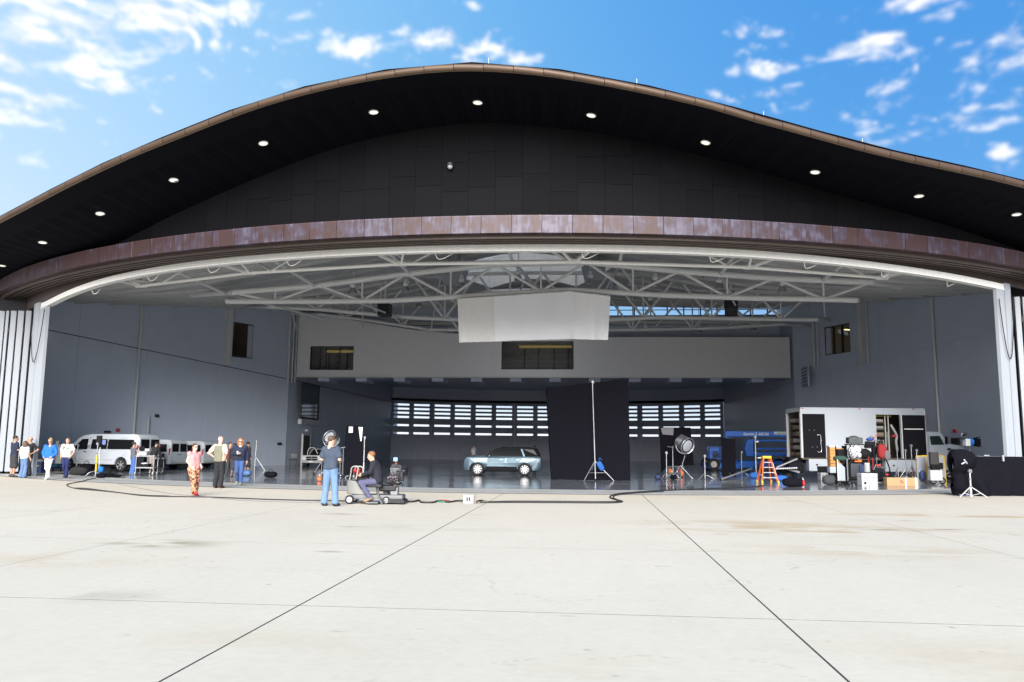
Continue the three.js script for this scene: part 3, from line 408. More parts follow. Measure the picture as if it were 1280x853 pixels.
// ------------------------------------------------------------------ roof trusses
{
  const truss = (z, bot, topF, xs, r1, r2, nm, arguments_ends = []) => { const t = new THREE.Group(); t.name = nm; hangar.add(t);
    const bp = bot.map(([x, y]) => V(x, y, z)), tp = xs.map(x => V(x, topF(x), z)), ends = arguments_ends; const pb = x => { for (let i = 0; i < bp.length - 1; i++) if (x <= bp[i + 1].x || i === bp.length - 2) { const q = (x - bp[i].x) / (bp[i + 1].x - bp[i].x); return V(x, lerp(bp[i].y, bp[i + 1].y, q), z); } };
    for (let i = 0; i < bp.length - 1; i++) mesh('bottom_chord', bar(bp[i], bp[i + 1], r1, r1, 10), M.steel, t); for (let i = 0; i < tp.length - 1; i++) mesh('top_chord', bar(tp[i], tp[i + 1], r2, r2, 10), M.steel, t);
    for (let i = 0; i < tp.length - 1; i++) { const m = (xs[i] + xs[i + 1]) / 2; if (m < bp[0].x || m > bp.at(-1).x) continue; mesh('brace', bar(tp[i], pb(m), .075), M.steel, t); mesh('brace', bar(pb(m), tp[i + 1], .075), M.steel, t); mesh('post', bar(pb(m), V(m, topF(m), z), .05), M.steel, t); }
    const jb = [bp[0], bp.at(-1)], jt = [tp[0], tp.at(-1)]; ends.forEach(([i, top, q]) => mesh('end_member', bar((top ? jt : jb)[i], q, top ? r2 : r1), M.steel, t));
    return t; };
  const Zc = (list, z) => list.map(([x, y]) => { const p = atZ(x, y, z); return [p.x, p.y]; });
  const b1 = Zc([[284, 377], [400, 377], [490, 376], [606, 369], [712, 362.5], [826, 369], [942, 373], [1020, 374], [1070, 375.5]], -41.5);
  const tb = table(Zc([[179, 371], [352, 362], [450, 350], [590, 333], [713, 327], [834, 338], [968, 348], [1085, 353]], -41.5));
  const xs = (a, b, n) => [...Array(n + 1)].map((_, i) => lerp(a, b, i / n));
  truss(-41.5, b1, tb, xs(-19, 14.1, 7), .14, .16, 'roof_truss', [[0, 1, onWall(179, 372, -1)], [1, 1, onWall(1166, 366.5, 1)], [0, 0, onWall(288, 379, -1)], [1, 0, onWall(1076, 376.5, 1)]]);
  const b2 = Zc([[336, 384], [400, 387], [513, 397], [573, 400], [762, 400], [821, 397], [924, 398.6], [1020, 400]], -50.5); 
  truss(-50.5, b2, x => 12.55 - ((x - AX) / 20) ** 2 * 1.5, xs(-19.5, 13.8, 8), .13, .13, 'roof_truss', [[0, 0, onWall(300, 383.5, -1)], [1, 0, onWall(1036, 400.5, 1)], [0, 1, onWall(240, 372, -1)], [1, 1, onWall(1100, 372, 1)]]);
  const b3 = [[-19.8, 11.2], [-16, 10.7], [-11.5, 10.0], [-4, 9.9], [4, 9.95], [9, 10.05], [13.6, 10.3]]; truss(-58, b3, x => 12.9 - ((x - AX) / 20) ** 2 * 1.2, xs(-19.8, 13.6, 8), .12, .12, 'roof_truss', [[0, 0, onWall(366, 392, -1)], [1, 0, onWall(1012, 408, 1)]]);
  // lighter truss right behind the header and struts running back from truss to truss
  const f = new THREE.Group(); f.name = 'front_truss'; hangar.add(f); for (const [a, b] of [[-30, -20], [-20, -10], [-10, 0], [0, 10], [10, 20], [20, 30]]) { const h = q => Math.min(deckEdge(q) - .35, 10.9); mesh('chord', bar(P(a, RH - 2.2, h(a)), P(b, RH - 2.2, h(b)), .09), M.steel, f); mesh('brace', bar(P(a, RH - 2.2, h(a)), P((a + b) / 2, RH - 1.5, 8.93), .06), M.steel, f); mesh('brace', bar(P((a + b) / 2, RH - 1.5, 8.93), P(b, RH - 2.2, h(b)), .06), M.steel, f); }
  const sp = [-19.5, -14.5, -9.4, -3.9, 1.6, 6.7, 11.7]; for (const x of sp) { const u = z => Math.min(deckH(x, z) - .3, z > -45 ? tb(x) + .1 : 12.4); mesh('strut', bar(V(x, u(-33.5), -33.5 - Math.abs(x - AX) * .12), V(x, tb(x), -41.5), .09), M.steel, hangar); mesh('strut', bar(V(x, tb(x), -41.5), V(x, 12.4 - ((x - AX) / 20) ** 2 * 1.5, -50.5), .09), M.steel, hangar); mesh('strut', bar(V(x, 12.4 - ((x - AX) / 20) ** 2 * 1.5, -50.5), V(x, 12.6 - ((x - AX) / 20) ** 2 * 1.2, -58), .09), M.steel, hangar);
    mesh('diagonal_strut', bar(V(x, tb(x), -41.5), V(x + 2.6, b2[3][1] + .1, -50.5), .06), M.steel, hangar); mesh('diagonal_strut', bar(V(x, 12.4 - ((x - AX) / 20) ** 2 * 1.5, -50.5), V(x - 2, 10.1, -58), .06), M.steel, hangar); }
  for (let z = -36; z > -65; z -= 1.9) { const pts = []; for (let x = LW(z) + .3; x < RW(z) - .2; x += 2.4) if (Math.hypot(x - AX, z - AZ) < 37.6 && !(Math.abs(x - AX) < 5 && z < -49 && z > -58)) pts.push(V(x, deckH(x, z) - .1, z)); let L = []; const put = () => { if (L.length) mesh('purlin', L, M.deck, hangar); L = []; }; for (let i = 0; i < pts.length - 1; i++) { if (pts[i + 1].x - pts[i].x < 3) L.push(beam(pts[i], pts[i + 1], .08, .18)); else put(); } put(); }
  for (const [px, py, z] of [[568, 346, -47], [742, 340, -47]]) { const p = atZ(px, py, z); mesh('air_diffuser', [hexa([V(p.x - .5, p.y - .6, z + .5), V(p.x + .5, p.y - .6, z + .5), V(p.x + .5, p.y - .6, z - .5), V(p.x - .5, p.y - .6, z - .5)], [V(p.x - .75, p.y + .5, z + .6), V(p.x + .75, p.y + .5, z + .6), V(p.x + .75, p.y + .5, z - .6), V(p.x - .75, p.y + .5, z - .6)]), bar(V(p.x, p.y + .5, z), V(p.x, deckH(p.x, z), z), .3)], M.offwhite, hangar); }
}
// ------------------------------------------------------------------ hanging lamps, loudspeakers and the white cloth
{
  const glob = mat([.75, .76, .76], .3), cone = mat([.12, .12, .13], .4), proto = (() => { const t = thing('pendant_lamp', 'small pendant lamp with white housing and glass bell under the hangar roof', 'lamp', V(0, 0, 0), 0, 'pendant lamps under the roof'); mesh('housing', [ball(.16, 0, .22, 0), cyl(.09, .2, 0, .38, 0)], glob, t); mesh('bell', new THREE.LatheGeometry([[.08, .1], [.16, .02], [.24, -.16], [.25, -.22]].map(p => new THREE.Vector2(...p)), 16), new THREE.MeshPhysicalMaterial({ color: lin(.3, .31, .32), roughness: .15, side: THREE.DoubleSide }), t); return t; })();
  const list = [[441, 362, -45], [507, 360, -45], [463, 378, -53], [524, 380, -53], [577, 355, -45], [648, 346, -45], [738, 350, -45], [819, 353, -45], [899, 356, -45], [978, 360, -45], [813, 378, -53], [886, 377, -53], [958, 379, -53], [807, 412, -61], [874, 412, -61], [942, 409, -61]];
  list.forEach(([x, y, z], i) => { const p = atZ(x, y, z), o = i ? dup(proto, p, 0) : proto; if (!i) o.position.copy(p); mesh('drop_rod', bar(V(0, .45, 0), V(0, Math.max(.6, deckH(p.x, z) - p.y - .02), 0), .02), M.steel, o); });
  const spk = (px, py, z, w, h, round, label) => { const p = atZ(px, py, z), o = thing('hanging_loudspeaker', label, 'loudspeaker', p); mesh('cabinet', round ? cyl(w / 2, h, 0, 0, 0, 'y', 20) : rbox(w, h, w, .08), M.darkSteel, o); mesh('grille', round ? cyl(w / 2 + .02, h * .5, 0, h * .12, 0, 'y', 20) : box(w * .85, h * .8, .03, 0, 0, w / 2 + .012), M.gasket, o); mesh('hanger', bar(V(0, h / 2, 0), V(0, deckH(p.x, z) - p.y, 0), .05), M.steel, o); };
  spk(481, 388, -49, .78, .8, false, 'black box loudspeaker hanging from the roof trusses'); spk(914, 383, -48, .75, 1.1, true, 'dark round drum hanging from the roof trusses');
  // cloth: three widths sewn together, hung from the first truss; gently creased
  const z = -41.2, T = [[572, 374], [617, 371], [712, 364.5], [763, 370.5]], B = [[574, 428.5], [619, 427], [712, 424], [760, 425.5]];
  const o = thing('hanging_cloth', 'wide white sewn cloth hanging from the front roof truss', 'cloth'); const cm = [[.82, .815, .79], [.90, .90, .93], [.92, .92, .94]].map(c => mat(c, .95));
  for (let k = 0; k < 3; k++) { const rows = []; for (let j = 0; j <= 14; j++) { const v = j / 14, row = []; for (let i = 0; i <= 26; i++) { const u = i / 26, a = atZ(lerp(T[k][0], T[k + 1][0], u), lerp(T[k][1], T[k + 1][1], u), z), b = atZ(lerp(B[k][0], B[k + 1][0], u), lerp(B[k][1], B[k + 1][1], u), z), q = a.lerp(b, v); q.z += .09 * Math.sin(u * (11 + k * 5) + k * 2 + v) * v * fbm(u * 3, k, 2, 2) + .2 * (fbm(u * 8 + k * 9, v * 1.3, k + .5, 3) - .5) + .10 * Math.exp(-Math.abs(u * 1.2 - v * .35) * 9) * v + (k === 2 ? .15 * Math.exp(-Math.abs((1 - u) - (1 - v) * -.3 - v * .15) * 8) * v : 0); row.push(q); } rows.push(row); } mesh('cloth_width', quads(rows), cm[k], o); }
  mesh('top_pole', [0, 1, 2].map(k => bar(atZ(...T[k], z), atZ(...T[k + 1], z), .03)), M.steel, o);
}

// ------------------------------------------------------------------ people: distance fields meshed by surface nets
function nets(f, lo, hi, c) {
  const n = [0, 1, 2].map(i => Math.ceil((hi[i] - lo[i]) / c) + 1), [nx, ny, nz] = n, val = new Float32Array(nx * ny * nz), id = (i, j, k) => i + nx * (j + ny * k);
  for (let k = 0; k < nz; k++) for (let j = 0; j < ny; j++) for (let i = 0; i < nx; i++) val[id(i, j, k)] = f(lo[0] + i * c, lo[1] + j * c, lo[2] + k * c);
  const ci = new Int32Array(nx * ny * nz).fill(-1), P = [], ix = [];
  const E = [[0, 1], [0, 2], [0, 4], [1, 3], [1, 5], [2, 3], [2, 6], [3, 7], [4, 5], [4, 6], [5, 7], [6, 7]], o = [...Array(8)].map((_, q) => [q & 1, q >> 1 & 1, q >> 2 & 1]), v = new Float32Array(8);
  for (let k = 0; k < nz - 1; k++) for (let j = 0; j < ny - 1; j++) for (let i = 0; i < nx - 1; i++) {
    let m = 0; for (let q = 0; q < 8; q++) { v[q] = val[id(i + o[q][0], j + o[q][1], k + o[q][2])]; if (v[q] < 0) m |= 1 << q; } if (!m || m === 255) continue;
    let x = 0, y = 0, z = 0, s = 0; for (const [a, b] of E) if ((v[a] < 0) !== (v[b] < 0)) { const t = v[a] / (v[a] - v[b]); x += lerp(o[a][0], o[b][0], t); y += lerp(o[a][1], o[b][1], t); z += lerp(o[a][2], o[b][2], t); s++; }
    ci[id(i, j, k)] = P.length / 3; P.push(lo[0] + (i + x / s) * c, lo[1] + (j + y / s) * c, lo[2] + (k + z / s) * c);
  }
  const quad = (a, b, d, e, fl) => { if (a < 0 || b < 0 || d < 0 || e < 0) return; fl ? ix.push(a, b, d, a, d, e) : ix.push(a, d, b, a, e, d); };
  for (let k = 1; k < nz - 1; k++) for (let j = 1; j < ny - 1; j++) for (let i = 1; i < nx - 1; i++) {
    const s = val[id(i, j, k)] < 0;
    if (s !== (val[id(i + 1, j, k)] < 0)) quad(ci[id(i, j - 1, k - 1)], ci[id(i, j, k - 1)], ci[id(i, j, k)], ci[id(i, j - 1, k)], s);
    if (s !== (val[id(i, j + 1, k)] < 0)) quad(ci[id(i - 1, j, k - 1)], ci[id(i - 1, j, k)], ci[id(i, j, k)], ci[id(i, j, k - 1)], s);
    if (s !== (val[id(i, j, k + 1)] < 0)) quad(ci[id(i - 1, j - 1, k)], ci[id(i, j - 1, k)], ci[id(i, j, k)], ci[id(i - 1, j, k)], s);
  }
  const g = new THREE.BufferGeometry(); g.setAttribute('position', new THREE.Float32BufferAttribute(P, 3)); g.setAttribute('uv', new THREE.BufferAttribute(new Float32Array(P.length / 3 * 2), 2)); g.setIndex(ix); g.computeVertexNormals(); return g;
}
const smin = (a, b, k) => { const h = Math.max(k - Math.abs(a - b), 0) / k; return Math.min(a, b) - h * h * k * .25; };
function cap(B, x, y, z) { // B: ax ay az bx by bz ra rb (flat array)
  const dx = B[3] - B[0], dy = B[4] - B[1], dz = B[5] - B[2], px = x - B[0], py = y - B[1], pz = z - B[2]; let t = (px * dx + py * dy + pz * dz) / (dx * dx + dy * dy + dz * dz + 1e-9); t = t < 0 ? 0 : t > 1 ? 1 : t;
  const qx = px - dx * t, qy = py - dy * t, qz = pz - dz * t; return Math.sqrt(qx * qx + qy * qy + qz * qz) - (B[6] + (B[7] - B[6]) * t);
}
const ell = (x, y, z, cx, cy, cz, rx, ry, rz) => { const a = (x - cx) / rx, b = (y - cy) / ry, c = (z - cz) / rz; return (Math.sqrt(a * a + b * b + c * c) - 1) * Math.min(rx, ry, rz); };
const fieldOf = (bones, k) => (x, y, z) => { let d = 1e3; for (const b of bones) d = smin(d, cap(b, x, y, z), k); return d; };
const boundsOf = (bones, m = .05) => { const lo = [9, 9, 9], hi = [-9, -9, -9]; for (const b of bones) for (const o of [0, 3]) for (let i = 0; i < 3; i++) { const r = b[o ? 7 : 6] + m; lo[i] = Math.min(lo[i], b[o + i] - r); hi[i] = Math.max(hi[i], b[o + i] + r); } return [lo, hi]; };
// one head, one left hand, made once
const HEAD = nets((x, y, z) => {
  let d = ell(x, y, z, 0, .035, -.012, .077, .086, .096); d = smin(d, ell(x, y, z, 0, -.035, .022, .058, .085, .068), .04); d = smin(d, cap([0, -.1, .045, 0, -.085, .055, .026, .03], x, y, z), .03);
  d = smin(d, cap([0, .012, .086, 0, -.03, .104, .009, .015], x, y, z), .012); for (const s of [-1, 1]) { d = smin(d, ell(x, y, z, s * .079, -.012, -.008, .011, .031, .019), .01); d = Math.max(d, -(Math.hypot(x - s * .031, y - .004, z - .1) - .015)); d = smin(d, cap([s * .014, .026, .09, s * .05, .022, .075, .009, .007], x, y, z), .012); }
  d = smin(d, cap([-.02, -.068, .082, .02, -.068, .082, .009, .009], x, y, z), .012); return smin(d, cap([0, -.07, -.02, 0, -.2, -.035, .055, .06], x, y, z), .04);
}, [-.11, -.22, -.13], [.11, .14, .14], .0075);
const HAND = (() => { const b = [[0, 0, 0, 0, -.07, .012, .026, .022], [0, -.01, -.012, 0, -.08, -.018, .02, .018], [0, -.01, .012, 0, -.08, .022, .022, .02]]; [[-.026, .07, .0085], [-.009, .082, .009], [.009, .088, .009], [.026, .078, .009]].forEach(([z, L, r]) => { b.push([0, -.082, z, -.012, -.082 - L * .5, z, r, r], [-.012, -.082 - L * .5, z, -.034, -.082 - L, z, r, r * .85]); }); b.push([0, -.02, .026, -.018, -.055, .05, .013, .011], [-.018, -.055, .05, -.03, -.085, .054, .011, .009]); return nets((x, y, z) => { let d = 1e3; b.forEach((q, i) => { d = smin(d, cap(q, x, y, z), i < 3 ? .02 : .006); }); return d; }, [-.07, -.2, -.06], [.05, .04, .085], .0065); })();
const handR = HAND.clone().scale(-1, 1, 1); { const i = handR.index; for (let k = 0; k < i.count; k += 3) { const t = i.getX(k + 1); i.setX(k + 1, i.getX(k + 2)); i.setX(k + 2, t); } handR.computeVertexNormals(); }
const SKIN = { fair: [.56, .34, .25], tan: [.42, .24, .16], deep: [.16, .085, .055], pale: [.62, .41, .33] };
function person(o) { // o: label, at [px, py feet], head px y, heading, skin, hair [style, colour], top, bottom, shoes, pose (joint overrides), lift
  const base = o.pos || G(o.at[0], o.at[1]), h = o.height, s = h / 1.76, W = o.wide || 1;
  const t = thing('person', o.label, 'person', base, rad(o.turn || 0), o.group);
  const J = { hipL: [.085, .92, 0], hipR: [-.085, .92, 0], kneeL: [.1, .5, .03], kneeR: [-.1, .5, .03], ankL: [.11, .09, -.03], ankR: [-.11, .09, -.03], pel: [0, .97, 0], waist: [0, 1.1, .01], chest: [0, 1.3, 0], neck: [0, 1.49, -.015], head: [0, 1.645, .01], shL: [.185, 1.43, -.01], shR: [-.185, 1.43, -.01], elL: [.24, 1.15, -.05], elR: [-.24, 1.15, -.05], wrL: [.25, .9, .04], wrR: [-.25, .9, .04], toeL: null, toeR: null, ...(o.pose || {}) };
  for (const k of ['L', 'R']) if (!J['toe' + k]) J['toe' + k] = [J['ank' + k][0] + (k === 'L' ? .02 : -.02), J['ank' + k][1] - .055, J['ank' + k][2] + .17];
  const B = (a, b, ra, rb, da = [0, 0, 0], db = da) => [J[a][0] + da[0], J[a][1] + da[1], J[a][2] + da[2], J[b][0] + db[0], J[b][1] + db[1], J[b][2] + db[2], ra, rb];
  const torso = i => [B('pel', 'waist', .115 * W + i, .105 * W + i, [.055, 0, 0]), B('pel', 'waist', .115 * W + i, .105 * W + i, [-.055, 0, 0]), B('waist', 'chest', .105 * W + i, .112 * W + i, [.05, 0, 0], [.075, 0, 0]), B('waist', 'chest', .105 * W + i, .112 * W + i, [-.05, 0, 0], [-.075, 0, 0]), B('chest', 'shL', .11 + i, .06 + i, [.05, 0, 0], [0, -.01, 0]), B('chest', 'shR', .11 + i, .06 + i, [-.05, 0, 0], [0, -.01, 0]), B('chest', 'neck', .09 + i, .055 + i, [0, .06, 0], [0, -.06, 0])];
  const leg = (k, i) => [B('hip' + k, 'knee' + k, .088 + i, .057 + i), B('knee' + k, 'ank' + k, .056 + i, .04 + i)];
  const arm = k => [B('sh' + k, 'el' + k, .052, .04), B('el' + k, 'wr' + k, .041, .027)];
  const bones = [...torso(0), B('neck', 'head', .052, .05, [0, -.04, 0], [0, -.1, 0]), ...leg('L', 0), ...leg('R', 0), ...arm('L'), ...arm('R')];
  const skin = mat(SKIN[o.skin || 'fair'], .55), c = o.cell || .022, [lo, hi] = boundsOf(bones);
  const parts = [nets(fieldOf(bones, .035), lo, hi, c)];
  const hq = new THREE.Quaternion().setFromEuler(new THREE.Euler(rad(o.nod || 0), rad(o.look || 0), rad(o.tilt || 0), 'YXZ')), place = g => g.clone().applyQuaternion(hq).translate(...J.head);
  parts.push(place(HEAD));
  for (const k of ['L', 'R']) { const d = V(...J['wr' + k]).sub(V(...J['el' + k])).normalize(); if (o['hand' + k]) d.copy(V(...o['hand' + k]).normalize()); const q = new THREE.Quaternion().setFromUnitVectors(V(0, -1, 0), d); parts.push((k === 'L' ? HAND : handR).clone().applyQuaternion(q).translate(...J['wr' + k])); }
  const G0 = g => g.scale(s, s, s), body = mesh('body', G0(merge(parts)), skin, t);
  const paint = (g, fn) => { const p = g.attributes.position, a = new Float32Array(p.count * 3); for (let i = 0; i < p.count; i++) { const q = fn(p.getX(i), p.getY(i), p.getZ(i)); a.set(q, i * 3); } g.setAttribute('color', new THREE.BufferAttribute(a, 3)); };
  const wear = (name, bn, k, cut, col, fn, rough = .85) => { const F = fieldOf(bn, k), [l, u] = boundsOf(bn); const g = nets((x, y, z) => { const w = (fbm(x * 13 + base.x, y * 9, z * 13 + base.z, 3) - .5) * .034; return Math.max(F(x, y, z) + w, cut(x, y, z)); }, l, u, fn ? Math.min(c, .015) : c); if (fn) paint(g, fn); return mesh(name, G0(g), fn ? mat(0xffffff, rough, 0, { vertexColors: true }) : mat(col, rough), t); };
  const T = o.top, D = o.bottom, hem = T.hem ?? J.pel[1] - .06, sl = T.sleeve === 'long' ? .93 : T.sleeve === 'short' ? .34 : T.sleeve === 'none' ? -1 : .34;
  const tb = [...torso(T.loose ?? .018)]; for (const k of ['L', 'R']) { if (sl < 0) continue; const q = arm(k), i = .014 + (T.loose ? T.loose * .4 : 0); q[0][6] += i; q[0][7] += i; q[1][6] += i; q[1][7] += i; tb.push(q[0]); if (sl > .5) { const m = q[1]; for (let a = 0; a < 3; a++) m[3 + a] = lerp(m[a], m[3 + a], .94); tb.push(m); } else { const m = q[0]; for (let a = 0; a < 3; a++) m[3 + a] = lerp(m[a], m[3 + a], .66); m[7] = .058 + i; } }
  const seat = o.seated ? 1 : 0;
  const shirt = wear(T.name || 'shirt', tb, .035, (x, y, z) => Math.max(hem - y - (seat ? .02 : 0), ell(x, y, z, J.neck[0], J.neck[1] + .05, J.neck[2] + .03, .075, T.vneck ? .17 : .085, .1) * -1), T.color, T.print);
  if (T.vest) { const vb = torso(.034); wear('vest', vb, .035, (x, y, z) => Math.max(hem + .02 - y, y - J.neck[1] + .03, Math.abs(x) - .175, -ell(x, y, z, 0, J.neck[1], J.neck[2] + .1, .09, .2, .13)), T.vest); }
  if (T.under) wear('undershirt', torso(.012), .03, (x, y, z) => Math.max(hem - .05 - y, y - J.neck[1] + .06), T.under);
  const lb = [B('pel', 'waist', .122 * W, .11 * W, [.05, -.02, 0], [.045, -.05, 0]), B('pel', 'waist', .122 * W, .11 * W, [-.05, -.02, 0], [-.045, -.05, 0])]; for (const k of ['L', 'R']) { const q = leg(k, .017 + (D.loose || 0)); q[1][7] += D.flare ?? .012; if (D.length === 'shorts') { for (let a = 0; a < 3; a++) q[1][3 + a] = lerp(q[1][a], q[1][3 + a], .06); q[0][7] += .025; q[1][6] += .025; q[1][7] = q[0][7]; } else for (let a = 0; a < 3; a++) q[1][3 + a] = lerp(q[1][a], q[1][3 + a], .97); lb.push(...q); }
  wear(D.name || 'trousers', lb, .025, (x, y, z) => Math.max(y - J.waist[1] + .01, o.seated ? -9 : -9), D.color, D.print);
  if (o.belt) wear('belt', [B('pel', 'waist', .128 * W, .12 * W, [.05, 0, 0]), B('pel', 'waist', .128 * W, .12 * W, [-.05, 0, 0])], .03, (x, y, z) => Math.abs(y - J.pel[1] - .04) - .022, [.02, .02, .02]);
  for (const k of ['L', 'R']) { const a = J['ank' + k], e = J['toe' + k], b = [[a[0], a[1] - .025, a[2] - .035, e[0], e[1] - .002, e[2] - .05, .044, .042], [a[0], a[1] - .025, a[2] - .03, e[0], e[1] - .004, e[2], .04, .032], [a[0], a[1] + .0, a[2], a[0], a[1] + (o.boots ? .1 : .02), a[2], .045, .05]], [l, u] = boundsOf(b); mesh('shoe', G0(nets((x, y, z) => Math.max(fieldOf(b, .03)(x, y, z), Math.min(a[1], e[1] + .055) - .088 - y), l, u, .014)), mat(o.shoes || [.02, .02, .02], .6), t); }
  const [hs, hc] = o.hair || ['short', [.05, .03, .02]];
  if (hs !== 'bald') {
    const hf = (x, y, z) => { const nz = (fbm(x * 34, y * 22, z * 34, 2) - .5) * (hs === 'curly' ? .035 : .014); let d = ell(x, y, z, 0, .042, -.016, .089, .092, .108) + nz; const face = (z - .045 - (y - .045) * .95) * .72; d = Math.max(d, face, hs === 'fringe' ? -9 : -9, -.075 - y);
      if (hs === 'long' || hs === 'curly') { const w = hs === 'curly' ? .03 : .015; let q = ell(x, y, z, 0, -.06, -.045, .085 + w, .15, .065 + w * .6) + nz; q = Math.min(q, ell(x, y, z, .075, -.06, .0, .035 + w * .5, .13, .045) + nz, ell(x, y, z, -.075, -.06, .0, .035 + w * .5, .13, .045) + nz); d = smin(d, q, .02); }
      if (hs === 'ponytail') d = smin(d, cap([0, .03, -.1, 0, -.16, -.16, .036, .022], x, y, z) + nz, .02); if (hs === 'bun') d = smin(d, ell(x, y, z, 0, .11, -.05, .055, .05, .055) + nz, .02); return d; };
    mesh('hair', G0(place(nets(hf, [-.16, -.24, -.22], [.16, .18, .13], .0105))), mat(hc, .6), t);
  } else if (hc) mesh('hair', G0(place(nets((x, y, z) => Math.max(ell(x, y, z, 0, .03, -.014, .081, .088, .1), y - .02, z - .0, -.07 - y), [-.12, -.12, -.14], [.12, .1, .1], .01))), mat(hc, .7), t);
  mesh('eyes', G0(place(merge([ball(.0125, .031, .004, .086), ball(.0125, -.031, .004, .086)]))), mat([.03, .025, .02], .2), t);
  mesh('mouth', G0(place(merge([rbox(.042, .009, .012, .004, 0, -.064, .09)]))), mat([.34, .12, .10], .5), t);
  if (o.glasses) mesh('sunglasses', G0(place(merge([rbox(.055, .036, .014, .006, .032, .004, .096), rbox(.055, .036, .014, .006, -.032, .004, .096), box(.012, .01, .01, 0, .01, .1), box(.006, .01, .1, .078, .008, .045), box(.006, .01, .1, -.078, .008, .045)]))), mat([.015, .013, .012], .15), t);
  t.userData.scale = undefined; delete t.userData.scale; t.joints = J; t.s = s; return t;
}
const WALK = { hipL: [.085, .92, .0], kneeL: [.09, .52, .16], ankL: [.09, .1, .2], kneeR: [-.09, .5, -.02], ankR: [-.09, .15, -.3], toeR: [-.1, .035, -.15], toeL: [.1, .06, .37] };
const AKIMBO = { elL: [.36, 1.19, -.14], wrL: [.2, 1.02, .04], elR: [-.36, 1.19, -.14], wrR: [-.2, 1.02, .04] };
const navy = [.012, .018, .045], denim = [.10, .17, .32], white = [.72, .72, .72], blk = [.012, .012, .014];
const K = (px, py) => { const p = G(px, py), f = V(0, 0, -1).applyQuaternion(camera.quaternion); return V(p.x, p.y - EYE, p.z).dot(f) / FPX; };   // metres to a pixel of the photo at a ground point
const pp = (px, py, top) => ({ at: [px, py], height: (py - top) * K(px, py) });
person({ ...pp(15, 597, 545.5), label: 'man in navy polo and dark shorts with his back turned by the folded doors', turn: 150, look: -25, hair: ['short', [.02, .015, .012]], skin: 'tan', top: { color: navy, sleeve: 'short' }, bottom: { color: [.03, .03, .035], length: 'shorts', name: 'shorts', loose: .015 }, shoes: [.05, .05, .05], pose: { elL: [.22, 1.16, .05], wrL: [.06, 1.1, .27], elR: [-.22, 1.16, .05], wrR: [-.06, 1.08, .27] } });
person({ ...pp(34, 595.5, 547), label: 'balding man in black shirt, hands on hips, by the folded doors', turn: -15, look: -40, hair: ['bald', [.06, .04, .03]], skin: 'tan', top: { color: blk, sleeve: 'short' }, bottom: { color: [.02, .02, .03] }, pose: AKIMBO });
person({ ...pp(28, 598, 552), label: 'woman in white tee and blue jeans seen from behind by the folded doors', turn: 165, hair: ['long', [.10, .055, .03]], top: { color: white, sleeve: 'short' }, bottom: { color: denim, flare: .035, loose: .006 }, shoes: denim, pose: { elR: [-.25, 1.16, -.02], wrR: [-.27, .93, .1] } });
person({ ...pp(59, 600, 549), label: 'blonde woman in bright blue zip jacket and white trousers walking forward', turn: 6, nod: 14, hair: ['bun', [.32, .21, .10]], glasses: 1, top: { color: [.015, .13, .62], sleeve: 'long', name: 'jacket', loose: .024, vneck: 1 }, bottom: { color: [.78, .76, .80] }, shoes: [.75, .75, .75], pose: { ...WALK, elL: [.29, 1.15, -.03], wrL: [.17, .98, .12], elR: [-.29, 1.15, -.03], wrR: [-.17, .98, .12] } });
const printTee = (x, y, z) => (z > .06 && y > 1.2 && y < 1.4 && Math.abs(x) < .13 && fbm(x * 30, y * 38, 4, 2) > .5) ? [.07, .06, .06] : [.70, .69, .69];
person({ ...pp(81, 597.5, 548.5), label: 'man in printed white tee and navy trousers walking with hands in pockets', turn: 8, nod: 4, hair: ['short', [.22, .12, .06]], top: { color: white, sleeve: 'short', print: printTee, loose: .026 }, wide: 1.08, bottom: { color: [.012, .022, .10] }, shoes: [.03, .03, .03], pose: { kneeL: [.1, .5, .1], ankL: [.1, .09, .1], kneeR: [-.1, .5, 0], ankR: [-.1, .13, -.22], toeR: [-.11, .03, -.08], elL: [.29, 1.17, -.06], wrL: [.22, .96, .06], elR: [-.29, 1.17, -.06], wrR: [-.22, .96, .06] } });
person({ ...pp(165, 594, 553.5), label: 'woman in grey vest top and blue jeans reaching over the silver cart', turn: 150, look: -20, hair: ['bun', [.02, .015, .015]], skin: 'tan', top: { color: [.10, .11, .13], sleeve: 'none' }, bottom: { color: [.06, .13, .36], flare: .03 }, shoes: [.5, .5, .5], pose: { elL: [.22, 1.2, .12], wrL: [.1, 1.12, .34], elR: [-.22, 1.2, .12], wrR: [-.08, 1.08, .34] } });
person({ ...pp(190, 592.5, 552), label: 'man in black jacket and khaki shorts bending over the silver cart', turn: 175, nod: 25, hair: ['short', [.015, .012, .012]], skin: 'tan', top: { color: blk, sleeve: 'long', name: 'jacket', loose: .03 }, bottom: { color: [.42, .36, .30], length: 'shorts', name: 'shorts', loose: .02 }, shoes: [.6, .6, .6], pose: { chest: [0, 1.28, .1], neck: [0, 1.44, .17], head: [0, 1.57, .25], shL: [.185, 1.38, .14], shR: [-.185, 1.38, .14], elL: [.25, 1.12, .2], wrL: [.15, 1.0, .42], elR: [-.25, 1.12, .2], wrR: [-.15, 1.0, .42] } });
const leopard = (x, y, z) => { const n = fbm(x * 26, y * 22, z * 26, 2), m = noise3(x * 60, y * 60, z * 60); return n > .56 ? [.05, .02, .015] : n < .40 && m > .5 ? [.55, .06, .05] : [.62, .30, .17]; };
